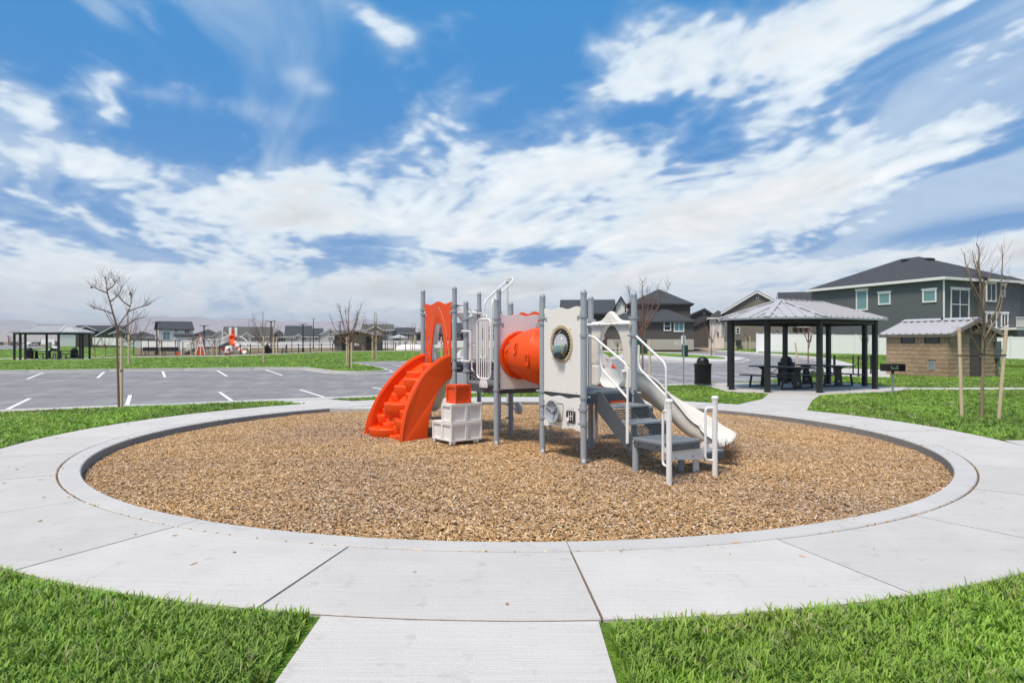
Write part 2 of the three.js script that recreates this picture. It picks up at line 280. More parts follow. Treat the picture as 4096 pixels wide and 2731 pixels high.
// hills
function hill(name, crest, depth, back, foot, c) {
  const pos = [], idx = [], n = crest.length; const rows = [[depth - foot, 0], [depth - foot * 0.55, 0.45], [depth - foot * 0.2, 0.85], [depth, 1], [depth + back, 0]];
  const pts = []; for (let i = 0; i < n - 1; i++) for (let k = 0; k < 6; k++) { const t = k / 6, a = crest[i], b = crest[i + 1], s = t * t * (3 - 2 * t); pts.push([lerp(a[0], b[0], t), lerp(a[1], b[1], s)]); } pts.push(crest[n - 1]);
  const m = pts.length;
  rows.forEach(([d, k], ri) => pts.forEach(([px, py], i) => { const h = (CY - py) / F * depth, x = (px - CX) / F * depth; pos.push(x, -2 + (h + 2) * k * (ri === 3 ? 1 : 0.9 + 0.25 * (vn(i * 0.7 + ri * 9, ri) - 0.5)), -(d + (vn(i * 0.9, ri * 3.3) - 0.5) * foot * 0.15)); }));
  for (let r = 0; r < rows.length - 1; r++) for (let i = 0; i < m - 1; i++) { const a = r * m + i; idx.push(a, a + 1, a + m, a + 1, a + m + 1, a + m); }
  const g = new THREE.BufferGeometry(); g.setAttribute('position', new THREE.Float32BufferAttribute(pos, 3)); g.setIndex(idx); g.computeVertexNormals(); g.setAttribute('uv', new THREE.BufferAttribute(new Float32Array(pos.length / 3 * 2), 2));
  structure(name, g, std(c, 1));
}
hill('hills', [[-900, 1296], [-500, 1270], [-200, 1292], [0, 1287], [60, 1277], [120, 1291], [200, 1300], [290, 1312], [380, 1296], [460, 1290], [520, 1285], [600, 1268], [640, 1262], [690, 1269], [740, 1268], [790, 1266], [840, 1276], [885, 1283], [940, 1275], [1010, 1272], [1050, 1278], [1100, 1286], [1180, 1282], [1240, 1288], [1340, 1285], [1370, 1280], [1420, 1276], [1470, 1277], [1530, 1287], [1600, 1306], [1700, 1314], [1900, 1330], [2200, 1345], [2700, 1352], [3600, 1358], [4600, 1350]], 9000, 2500, 2600, [.38, .33, .33]);
hill('hills', [[-900, 1325], [-300, 1312], [0, 1316], [100, 1318], [250, 1311], [400, 1308], [600, 1322], [900, 1340], [1300, 1352], [1700, 1360]], 6000, 1500, 2000, [.36, .31, .27]);
scene.fog = new THREE.FogExp2(0xdfe4ee, 0.0001);

// mulch pit, kerb and walk: concentric round the play area
const PX = 0.07, PD = 12.2, R0 = 6.58, R1 = 6.82, R2 = 6.84, R3 = 8.14;
const circ = (r, n = 96, a0 = 0) => NO(n, (_, i) => { const t = a0 + i / n * 2 * Math.PI; return [PX + r * Math.sin(t), PD - r * Math.cos(t)]; });
function mulchY(x, d) { const r = Math.hypot(x - PX, d - PD) / R0; return -0.055 - 0.075 * Math.pow(Math.min(r, 1), 4) + 0.02 * (fbm(x * 0.9, d * 0.9, 3) - 0.5) + 0.03 * ss(12, 18, d) - 0.035 * Math.exp(-((x - 3.35) ** 2 + (d - 9.85) ** 2) / .18) - 0.03 * Math.exp(-((x - 2.3) ** 2 + (d - 8.35) ** 2) / .2) - 0.025 * Math.exp(-((x + 2.15) ** 2 + (d - 11.6) ** 2) / .15) + 0.025 * (fbm(x * 3.1 + 9, d * 3.1, 2) - .5); }
(() => {
  const n = 60, pos = [], idx = [], uv = []; for (let i = 0; i <= n; i++) for (let j = 0; j < 96; j++) { const r = i / n * (R0 + 0.02), t = j / 96 * 2 * Math.PI, x = PX + r * Math.sin(t), d = PD - r * Math.cos(t); pos.push(x, mulchY(x, d) - 0.012, -d); uv.push(x, d); }
  for (let i = 0; i < n; i++) for (let j = 0; j < 96; j++) { const a = i * 96 + j, b = i * 96 + (j + 1) % 96; idx.push(a, b, a + 96, b, b + 96, a + 96); }
  const g = new THREE.BufferGeometry(); g.setAttribute('position', new THREE.Float32BufferAttribute(pos, 3)); g.setAttribute('uv', new THREE.Float32BufferAttribute(uv, 2)); g.setIndex(idx); g.computeVertexNormals();
  structure('mulch_bed', g, MAT.mulch);
})();
function arcPiece(ra, rb, a0, a1, top, th, ch = 0.008, n = 8) {
  const S = NO(n + 1, (_, i) => { const t = lerp(a0, a1, i / n); return [Math.sin(t), -Math.cos(t)]; }), pos = [], idx = [];
  const prof = [[ra, top - th], [ra, top - ch], [ra + ch, top], [rb - ch, top], [rb, top - ch], [rb, top - th]];
  const tris = []; const pt = (i, k) => [PX + prof[k][0] * S[i][0], prof[k][1], -(PD + prof[k][0] * S[i][1])];
  const quad = (a, b, c, d) => tris.push(a, b, c, a, c, d);
  for (let i = 0; i < n; i++) for (let k = 0; k < 5; k++) quad(pt(i, k), pt(i + 1, k), pt(i + 1, k + 1), pt(i, k + 1));
  for (const [i, f] of [[0, 1], [n, 0]]) for (let k = 1; k < 5; k++) f ? tris.push(pt(i, 0), pt(i, k), pt(i, k + 1)) : tris.push(pt(i, 0), pt(i, k + 1), pt(i, k));
  const g = new THREE.BufferGeometry(); g.setAttribute('position', new THREE.Float32BufferAttribute(tris.flat(), 3)); g.computeVertexNormals(); return uvBox(g);
}
(() => {
  const kerb = new THREE.Group(); kerb.name = 'ring_kerb'; kerb.userData.kind = 'structure'; scene.add(kerb);
  const walk = new THREE.Group(); walk.name = 'ring_walk'; walk.userData.kind = 'structure'; scene.add(walk);
  const d15 = Math.PI / 12, off = 3.3 * Math.PI / 180, rr = rng(4);
  for (let i = 0; i < 24; i++) {
    const a = off + i * d15, k = 0.92 + 0.12 * rr(), m = MAT.concrete.clone(); m.color.setRGB(k, k, k * 0.995);
    part('slab', arcPiece(R2, R3, a + 0.0011 * 1, a + d15 - 0.0011, -0.001 + 0.004 * (rr() - 0.5), 0.16), m, walk);
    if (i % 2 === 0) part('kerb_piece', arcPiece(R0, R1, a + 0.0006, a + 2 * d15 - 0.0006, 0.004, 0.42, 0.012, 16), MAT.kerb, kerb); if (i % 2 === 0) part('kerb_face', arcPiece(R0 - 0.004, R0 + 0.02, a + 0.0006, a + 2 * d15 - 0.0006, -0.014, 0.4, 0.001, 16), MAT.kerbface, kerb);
  }
})();
structure('joint_filler', arcPiece(R2 + 0.01, R3 - 0.004, 0, 2 * Math.PI, -0.022, 0.1, 0.001, 144), MAT.mulch);
{ const e = (a0, a1) => arcPiece(R3 + 0.003, R3 + 0.027, a0 * Math.PI / 180, a1 * Math.PI / 180, -0.010, 0.1, 0.001, 10); structure('expansion_strip', e(-8.6, 3.1), std([.15, .085, .055], .95, { bumpMap: coarseBump, bumpScale: .01 })); }
structure('joint_filler', arcPiece(R1 - 0.006, R2 + 0.006, 0, 2 * Math.PI, -0.014, 0.1, 0.001, 144), MAT.mulch);
// walks and pads, each slab a piece
function walkway(name, slabs) { const g = new THREE.Group(); g.name = numbered(name); g.userData.kind = 'structure'; scene.add(g); const rr = rng(name.length * 31); slabs.forEach(([pts, off]) => { const k = 0.92 + 0.11 * rr(), m = MAT.concrete.clone(); m.color.setRGB(k, k, k * 0.995); part('slab', sheet(pts, off, { level: 1, skirt: 0.14 }), m, g); }); }
const arcPts = (r, a0, a1, n) => NO(n + 1, (_, i) => { const t = lerp(a0, a1, i / n) * Math.PI / 180; return [PX + r * Math.sin(t), PD - r * Math.cos(t)]; });
walkway('front_walk', [
  [[...arcPts(R3 + 0.03, -8.6, 3.1, 6), [0.505, 2.55], [-1.15, 2.55]], -0.004],
  [[[-1.15, 2.54], [0.505, 2.54], [0.505, 1.0], [-1.15, 1.0]], -0.002], [[[-1.15, 0.985], [0.505, 0.985], [0.505, -0.7], [-1.15, -0.7]], -0.004], [[[-1.15, -0.715], [0.505, -0.715], [0.505, -2.4], [-1.15, -2.4]], -0.004]]);
walkway('pavilion_walk', [[gpoly([[2948, 1616.5], [3050, 1594], [3150, 1597], [3250, 1600], [3228, 1640], [3080, 1636], [2950, 1626]]), -0.012], [gpoly([[3051, 1593.6], [3078, 1572.7], [3180, 1565], [3278, 1580], [3252, 1599.4], [3150, 1596.5]]), -0.010]]);
walkway('pavilion_pad', [[gpoly([[2770, 1537], [2845, 1546], [2910, 1565], [3077, 1572.4], [3180, 1564.6], [3180, 1528], [3044, 1529], [2900, 1531]]), -0.006], [gpoly([[3181, 1564.6], [3279, 1579.6], [3389, 1572.6], [3400, 1572], [3400, 1532], [3300, 1528], [3181, 1528]]), -0.004], [gpoly([[3401, 1572], [3500, 1568], [3575, 1567], [3590, 1562], [3640, 1556], [3640, 1549], [3523, 1544], [3401, 1532]]), -0.006]]);
walkway('side_path', [[gpoly([[3601, 1561.5], [3641, 1556.2], [3850, 1556.3], [3850, 1549.4], [3641, 1549]]), -0.006], [gpoly([[3851, 1556.3], [4100, 1556.6], [4500, 1557], [4500, 1549.6], [4100, 1549.6], [3851, 1549.4]]), -0.006]]);
walkway('gate_walk', [[gpoly([[3296, 1471], [3400, 1473], [3400, 1505], [3300, 1497]]), -0.008], [gpoly([[3401, 1473], [3562, 1478], [3562, 1509], [3401, 1505.4]]), -0.006]]);
walkway('lot_walk', [[gpoly([[1000, 1600], [1100, 1602.5], [1299, 1619.5], [1270, 1632], [1400, 1632], [1400, 1601], [1310, 1594.5], [1200, 1590]]), -0.012], [gpoly([[1401, 1632], [1560, 1632], [1560, 1614], [1490, 1608], [1401, 1601.4]]), -0.014]]);
walkway('east_walk', [[gpoly([[4021, 1757], [4400, 1757], [4400, 1830], [4092, 1779]]), -0.014]]);

// parking lot and drive
const lotPx = [[-1100, 1494.5], [0, 1491], [1058, 1477], [1215, 1477], [1275, 1484], [1330, 1492], [1430, 1494], [1528, 1491.5], [1557, 1487], [1537, 1479], [1460, 1465], [1405, 1456], [1470, 1453], [1600, 1450.5], [1800, 1447], [2050, 1443], [2250, 1440], [2434, 1437], [2545, 1436], [2620, 1441], [2720, 1449.5], [2820, 1453], [2901, 1452], [2960, 1446], [2987, 1440], [2972, 1434], [2900, 1427.5], [2800, 1421], [2650, 1413], [2560, 1409], [2450, 1406], [2250, 1404], [2250, 1394.5], [2450, 1395.5], [2650, 1397.5], [2760, 1400.5], [2850, 1405], [2933, 1411.5], [3040, 1420], [3130, 1428], [3272, 1440], [3330, 1450], [3312, 1468], [3250, 1492], [3060, 1524]];
const kn = (s, q) => [s * 0.882 - q * 0.472, 23.2 + s * 0.472 + q * 0.882];          // metres along / beyond the near kerb
const lotFar = gpoly(lotPx, -0.12);
walkway('kerb_walk', NO(18, (_, i) => [[kn(-45 + i * 2.98, -0.62), kn(-45 + i * 2.98 + 2.968, -0.62), kn(-45 + i * 2.98 + 2.968, -0.155), kn(-45 + i * 2.98, -0.155)], 0.002]));
structure('parking_lot', sheet([...lotFar, kn(8.5, 0.42), kn(-45, 0.42)], -0.12, { level: 3, skirt: 0.05 }), MAT.asphalt);
const sOf = (x, d) => x * 0.882 + (d - 23.2) * 0.472;
// kerbs, in pieces between their joints
function kerbLine(line, gutter = 0.35, pieceLen = 3.0) {
  const g = new THREE.Group(); g.name = numbered('kerb'); g.userData.kind = 'structure'; scene.add(g);
  let S = []; for (let i = 0; i < line.length - 1; i++) { const a = line[i], b = line[i + 1], L = Math.hypot(b[0] - a[0], b[1] - a[1]), n = Math.max(1, Math.round(L / 0.6)); for (let k = 0; k < n; k++) S.push([lerp(a[0], b[0], k / n), lerp(a[1], b[1], k / n)]); } S.push(line[line.length - 1]);
  let cur = [S[0]], len = 0; const out = []; for (let i = 1; i < S.length; i++) { len += Math.hypot(S[i][0] - S[i - 1][0], S[i][1] - S[i - 1][1]); cur.push(S[i]); if (len > pieceLen || i === S.length - 1) { out.push(cur); const p = S[i], q = S[i - 1], L = Math.hypot(p[0] - q[0], p[1] - q[1]); cur = [[p[0] + (p[0] - q[0]) / L * 0.012, p[1] + (p[1] - q[1]) / L * 0.012]]; len = 0; } }
  for (const c of out) { if (c.length < 2) continue; const V = c.map(([x, d]) => P(x, T(x, d), d)); part('kerb_piece', uvBox(sweep(V, () => [[-0.15, 0.005], [-0.02, 0.005], [0, -0.02], [0.02, -0.2], [-0.15, -0.2]])), MAT.kerb, g); if (gutter) part('gutter', uvBox(sweep(V, () => [[0.021, -0.105], [gutter, -0.112], [gutter, -0.2], [0.021, -0.2]])), MAT.concrete, g); }
}
kerbLine([kn(8.6, 0), kn(-20, 0), kn(-45, 0)], 0.45);
kerbLine(lotFar.slice(0, 18), 0.3);
kerbLine(lotFar.slice(17, 31), 0.3);
kerbLine(lotFar.slice(32, 42), 0.3);
// stall lines
(() => {
  const line = (a, b, w = 0.1, where = 'stall at the near kerb of the parking lot') => { const d = [b[0] - a[0], b[1] - a[1]], L = Math.hypot(...d), n = [-d[1] / L * w / 2, d[0] / L * w / 2]; solo('stall_line', sheet([[a[0] + n[0], a[1] + n[1]], [b[0] + n[0], b[1] + n[1]], [b[0] - n[0], b[1] - n[1]], [a[0] - n[0], a[1] - n[1]]], -0.1145, { level: 2, skirt: 0 }), MAT.paint, 'white painted line of a ' + where, 'road marking', 'stall lines painted on the parking lot'); };
  const a0 = gp(42, 1631, -0.12), s0 = sOf(...a0);
  for (let i = -1; i < 12; i++) { const s = s0 + i * 2.72; if (s > 8.6) break; line(kn(s, 0.5), kn(s, 5.3), 0.11); }
  const b0 = gp(176, 1490.5, -0.12), sb = sOf(...b0), qb = qOf(...b0);
  for (let i = -1; i < 5; i++) { const s = sb + i * 2.74, top = gp(...[[-70, 1491.6], [176, 1490.3], [417, 1487], [649, 1484], [865, 1481.4], [1058, 1478.6]][i + 1], -0.12); const qq = qOf(...top) - 0.35; const st = sOf(...top); line(kn(st, qq), kn(st, qq - 5.2), 0.11, 'stall at the far kerb of the parking lot'); }
  for (const [a, b] of [[[1567, 1459], [1620, 1467]], [[1690, 1455], [1752, 1463]], [[2370, 1444], [2470, 1452]], [[2480, 1442], [2600, 1450]], [[2565, 1440], [2700, 1450]], [[2605, 1449], [2750, 1457]]]) line(gp(...a, -0.12), gp(...b, -0.12), 0.11, 'stall beside the lawn island of the lot');
  for (const [a, b] of [[[2605, 1495.8], [2790, 1516]], [[2738, 1492], [2800, 1498]], [[2854, 1487.5], [2960, 1499]], [[2969, 1484.5], [3060, 1493]], [[2620, 1515], [2710, 1529]], [[2840, 1503], [2990, 1520]]]) line(gp(...a, -0.12), gp(...b, -0.12), 0.11, 'stall in front of the picnic shelter');
})();
// lawns
const lawns = [];
function lawn(pts, off, o) { const m = structure('lawn', sheet(pts, off, o), MAT.turf); lawns.push([pts, off]); return m; }
lawn([kn(-45, -0.15), kn(8.6, -0.15), kn(9.2, -0.4), gp(3060, 1524), gp(3250, 1494), gp(3312, 1470), gp(3400, 1459), gp(3560, 1458), gp(4096, 1470), [48, 36], [40, -6], [-40, -6]], -0.028, { level: 2, skirt: 0.3, hole: circ(R2 + 0.6, 72).reverse() });
const lawnFarLeft = gpoly([[-1100, 1398], [0, 1399], [110, 1395], [200, 1391], [240, 1386], [300, 1381], [390, 1379], [470, 1380], [536, 1387], [536, 1424], [700, 1423], [900, 1418]]);
lawn([...lotFar.slice(0, 18), ...gpoly([[2500, 1431.6], [2500, 1408], [2440, 1407.5], [2250, 1407], [2050, 1405], [1700, 1403.4], [1412, 1404.5], [1300, 1408], [1100, 1416], [900, 1424], [500, 1429], [0, 1435.5], [-1100, 1438]])], -0.01, { level: 2, skirt: 0.25 });
lawn(gpoly([[-1100, 1397], [0, 1399], [90, 1396], [190, 1391.5], [215, 1388], [300, 1381.5], [390, 1379.4], [470, 1380], [537, 1388], [537, 1424.5], [300, 1427], [0, 1432], [-1100, 1434]]), -0.01, { level: 2, skirt: 0.2 });
structure('sidewalk', sheet([...lotFar.slice(17, 32), gp(2440, 1407.6), gp(2498, 1408.4), gp(2498, 1431.8)], -0.006, { level: 2, skirt: 0.3 }), MAT.concrete);
lawn(gpoly([[2505, 1408.5], [2613, 1410], [2700, 1414], [2800, 1420.6], [2880, 1427], [2901, 1430], [2901, 1435.2], [2800, 1432], [2727, 1428.6], [2638, 1421.6], [2580, 1420], [2505, 1421]]), 0.012, { level: 2, skirt: 0.15 });
lawn(gpoly([[2860, 1399], [2933, 1403], [3040, 1410], [3130, 1416], [3270, 1427], [3340, 1437], [3420, 1457], [3560, 1457.5], [4400, 1470], [4400, 1428], [4096, 1422], [3800, 1421], [3524, 1418], [3030, 1402.6], [2985, 1394], [2930, 1391.5], [2920, 1396]]), 0.02, { level: 2, skirt: 0.2 });
structure('path', sheet(gpoly([[-1100, 1438.6], [0, 1436.4], [500, 1429.8], [900, 1424.6], [1100, 1416.6], [1300, 1408.6], [1412, 1405], [1700, 1404], [2050, 1405.6], [2050, 1404.4], [1700, 1402.8], [1412, 1403.6], [1300, 1407], [1100, 1414.6], [900, 1422], [500, 1427.6], [0, 1433.4], [-1100, 1435]]), 0.012, { level: 2, skirt: 0.2 }), MAT.concrete);
structure('sidewalk', sheet([...lotFar.slice(34, 43), ...gpoly([[3400, 1470], [3422, 1456.6], [3340, 1436.6], [3270, 1426.6], [3130, 1415.6], [3040, 1409.6], [2933, 1402.6], [2860, 1398.6], [2790, 1397], [2700, 1396.6]])], 0.0, { level: 2, skirt: 0.2 }), MAT.concrete);
structure('dirt_lot', sheet(gpoly([[2250, 1393.6], [2650, 1396.6], [2790, 1398.6], [2860, 1399.6], [2920, 1395], [2990, 1388], [2760, 1383], [2450, 1381], [2250, 1381]]), 0.05, { level: 2, skirt: 0.3 }), MAT.sand);
structure('street', sheet(gpoly([[-1100, 1396], [0, 1397.6], [90, 1395], [180, 1391], [196, 1388], [130, 1384], [75, 1376], [40, 1374], [-30, 1390], [-1100, 1392]]), 0.02, { level: 2, skirt: 0.1 }), MAT.asphalt);
structure('path', sheet(gpoly([[140, 1403], [225, 1399.6], [241, 1395], [232, 1389], [205, 1381], [190, 1377], [184, 1377], [197, 1384], [210, 1391], [205, 1396], [150, 1401]]), 0.03, { level: 1, skirt: 0.1 }), MAT.concrete);
structure('dry_field', sheet(gpoly([[537, 1424], [700, 1423], [900, 1420.6], [1100, 1413.4], [1300, 1406], [1412, 1403], [1700, 1402], [2250, 1401], [2250, 1388], [1700, 1388], [1200, 1389], [900, 1391], [537, 1393]]), -0.012, { level: 2, skirt: 0.1 }), MAT.dry);
// ---------------------------------------------------------------- loose cover: wood chips and grass blades
function inside(pts, x, d) { let c = false; for (let i = 0, j = pts.length - 1; i < pts.length; j = i++) { const [xi, yi] = pts[i], [xj, yj] = pts[j]; if ((yi > d) !== (yj > d) && x < (xj - xi) * (d - yi) / (yj - yi) + xi) c = !c; } return c; }
(() => {
  const g = new THREE.BoxGeometry(1, 1, 1, 2, 1, 1), p = g.attributes.position; for (let i = 0; i < p.count; i++) { const x = p.getX(i), k = 1 - 0.45 * Math.abs(x) * (p.getZ(i) > 0 ? 1.3 : 0.6); p.setZ(i, p.getZ(i) * k); p.setY(i, p.getY(i) * (1 - 0.3 * Math.abs(x)) + 0.18 * (1 - 4 * x * x)); } g.computeVertexNormals();
  const N = 330000, im = new THREE.InstancedMesh(g, std([1, 1, 1], 0.92), N), rr = rng(101), m = M4(), q = new THREE.Quaternion(), e = new THREE.Euler(), c = new THREE.Color(), pos = V3(), sc = V3();
  const pal = [[.50, .32, .165], [.44, .275, .135], [.55, .37, .205], [.62, .46, .30], [.37, .22, .105], [.51, .32, .13], [.68, .55, .41], [.28, .165, .08]];
  for (let i = 0; i < N; i++) {
    const stray = i < 420, t = rr() * 2 * Math.PI, r = stray ? (i < 300 ? lerp(R1 - .004, R2 + .004, rr()) : R0 + (R3 - R0) * Math.pow(rr(), 3)) : Math.sqrt(rr()) * (R0 - 0.012), x = PX + r * Math.sin(t), d = PD - r * Math.cos(t), L = 0.018 + 0.042 * Math.pow(rr(), 1.6), w = 0.005 + 0.0095 * rr();
    e.set((rr() - 0.5) * 0.7, rr() * 6.283, (rr() - 0.5) * 0.6); q.setFromEuler(e); pos.set(x, stray ? (i < 300 ? -.004 : .006) : mulchY(x, d) + 0.002 + rr() * 0.008, -d); sc.set(L, 0.003 + 0.005 * rr(), w); m.compose(pos, q, sc); im.setMatrixAt(i, m);
    const pc = pal[(rr() * pal.length) | 0], k = 0.8 + 0.5 * rr(), pt = fbm(x * 0.55 + 3, d * 0.55, 4) - 0.5; c.setRGB(pc[0] * k * (1 + pt * 0.4), pc[1] * k * (1 + pt * 0.3), pc[2] * k * (1 - pt * 0.1)); im.setColorAt(i, c);
  }
  im.name = 'wood_chips'; im.castShadow = im.receiveShadow = true; scene.add(im); tag(im, 'brown wood chips loosely filling the round play pit', 'mulch', null, 'stuff');
})();
function tuft(seed, blades, h) {
  const rr = rng(seed), pos = [], idx = []; let b = 0;
  for (let i = 0; i < blades; i++) {
    const a = rr() * 6.283, lx = (rr() - 0.5) * 0.05, lz = (rr() - 0.5) * 0.05, w = 0.0022 + 0.0022 * rr(), H = h * (0.55 + 0.6 * rr()), lean = H * (0.25 + 0.9 * rr()), dx = Math.cos(a), dz = Math.sin(a), nx = -dz, nz = dx;
    const L = [[0, 0, 1], [0.45, 0.28, 1.0], [0.82, 0.68, 0.75], [0.95, 1, 0.06]];
    for (const [y, f, k] of L) for (const s of [-1, 1]) pos.push(lx + dx * lean * f + nx * w * k * s, y * H, lz + dz * lean * f + nz * w * k * s);
    for (let k = 0; k < 3; k++) { const o = b + k * 2; idx.push(o, o + 1, o + 2, o + 1, o + 3, o + 2); } b += 8;
  }
  const g = new THREE.BufferGeometry(); g.setAttribute('position', new THREE.Float32BufferAttribute(pos, 3)); g.setIndex(idx); g.computeVertexNormals(); return g;
}
(() => {
  const blade = phy([1, 1, 1], 0.62, { side: THREE.DoubleSide, transmission: 0.28, thickness: 0 }), rr = rng(55);
  const items = []; // x, d, scale
  const covered = []; scene.traverse((o) => { if (o.userData.kind === 'structure' && /walk|pad|path|sidewalk|kerb/.test(o.name) && !/ring/.test(o.name)) o.traverse((c) => { if (c.isMesh) { c.geometry.computeBoundingBox(); covered.push(c); } }); });
  const polys = []; // outlines of every slab for keeping blades off concrete
  for (const c of covered) { const p = c.geometry.attributes.position, bb = c.geometry.boundingBox; const tr = []; for (let i = 0; i < p.count; i += 3) { if (Math.abs(p.getY(i) - p.getY(i + 1)) < 0.08 && Math.abs(p.getY(i) - p.getY(i + 2)) < 0.08) tr.push([[p.getX(i), -p.getZ(i)], [p.getX(i + 1), -p.getZ(i + 1)], [p.getX(i + 2), -p.getZ(i + 2)]]); } polys.push([bb.min.x, bb.max.x, -bb.max.z, -bb.min.z, tr]); }
  const onSlab = (x, d) => { for (const [a, b, c, e, tr] of polys) if (x > a && x < b && d > c && d < e) for (const t of tr) if (inside(t, x, d)) return true; const r = Math.hypot(x - PX, d - PD); return r < R3 + 0.012 || (x > -1.17 && x < 0.53 && d < 4.6); };
  const zones = [[0, -5, 5, 2.6, 6.4, 1500, 0.95, 1], [0, -20, -5, 3, 24, 260, 1.15, .75], [0, -5, 5, 15, 28, 330, 1.1, .7], [0, 5, 16, 2.6, 9, 600, 1.0, .9], [0, 5, 30, 9, 46, 190, 1.2, .65], [1, -55, 12, 30, 110, 40, 1.8, .42], [3, 5, 36, 36, 110, 30, 1.7, .42], [4, 18, 60, 28, 110, 40, 1.7, .42], [2, -140, -20, 60, 300, 3.5, 3.6, .3]];
  for (const [li, x0, x1, d0, d1, den, sc, hs] of zones) {
    const [pts, off] = lawns[li], n = Math.min(120000, Math.round((x1 - x0) * (d1 - d0) * den));
    for (let i = 0; i < n; i++) { const x = lerp(x0, x1, rr()), d = lerp(d0, d1, rr()); if (Math.abs(x) > d * 0.82 + 1.5) continue; if (!inside(pts, x, d) || onSlab(x, d) || onSlab(x + .05, d) || onSlab(x - .05, d) || onSlab(x, d + .06) || onSlab(x, d - .06)) continue; items.push([x, d, sc, off, hs]); }
  }
  const gs = [tuft(1, 10, 0.062)], m = M4(), q = new THREE.Quaternion(), e = new THREE.Euler(), c = new THREE.Color();
  const per = [items]; console.log('grass tufts', items.length);
  per.forEach((list, k) => {
    const im = new THREE.InstancedMesh(gs[k], blade, list.length);
    list.forEach(([x, d, sc, off, hs], i) => {
      const s = sc * (0.75 + 0.6 * rr()), pt = fbm(x * 0.8, d * 0.8, 4); e.set((rr() - 0.5) * 0.4, rr() * 6.283, (rr() - 0.5) * 0.4); q.setFromEuler(e); m.compose(V3(x, T(x, d) + off - 0.006, -d), q, V3(s, s * (0.8 + 0.5 * rr()) * hs, s)); im.setMatrixAt(i, m);
      const dr = ss(.56, .74, fbm(x * .45 + 30, d * .45, 4)), k2 = 0.66 + 0.6 * rr() + 0.9 * (pt - 0.5), y = rr() < 0.03 + 0.12 * dr ? 1 : 0, b = rr() + .5 * dr; c.setRGB((y ? .40 : .19 + .09 * b) * k2, (y ? .40 : .375 + .05 * b) * k2, (y ? .19 : .028 + .02 * b) * k2); im.setColorAt(i, c);
    });
    im.name = numbered('grass'); im.castShadow = im.receiveShadow = true; scene.add(im); tag(im, 'short green turf grass covering the park lawns', 'grass', null, 'stuff');
  });
})();
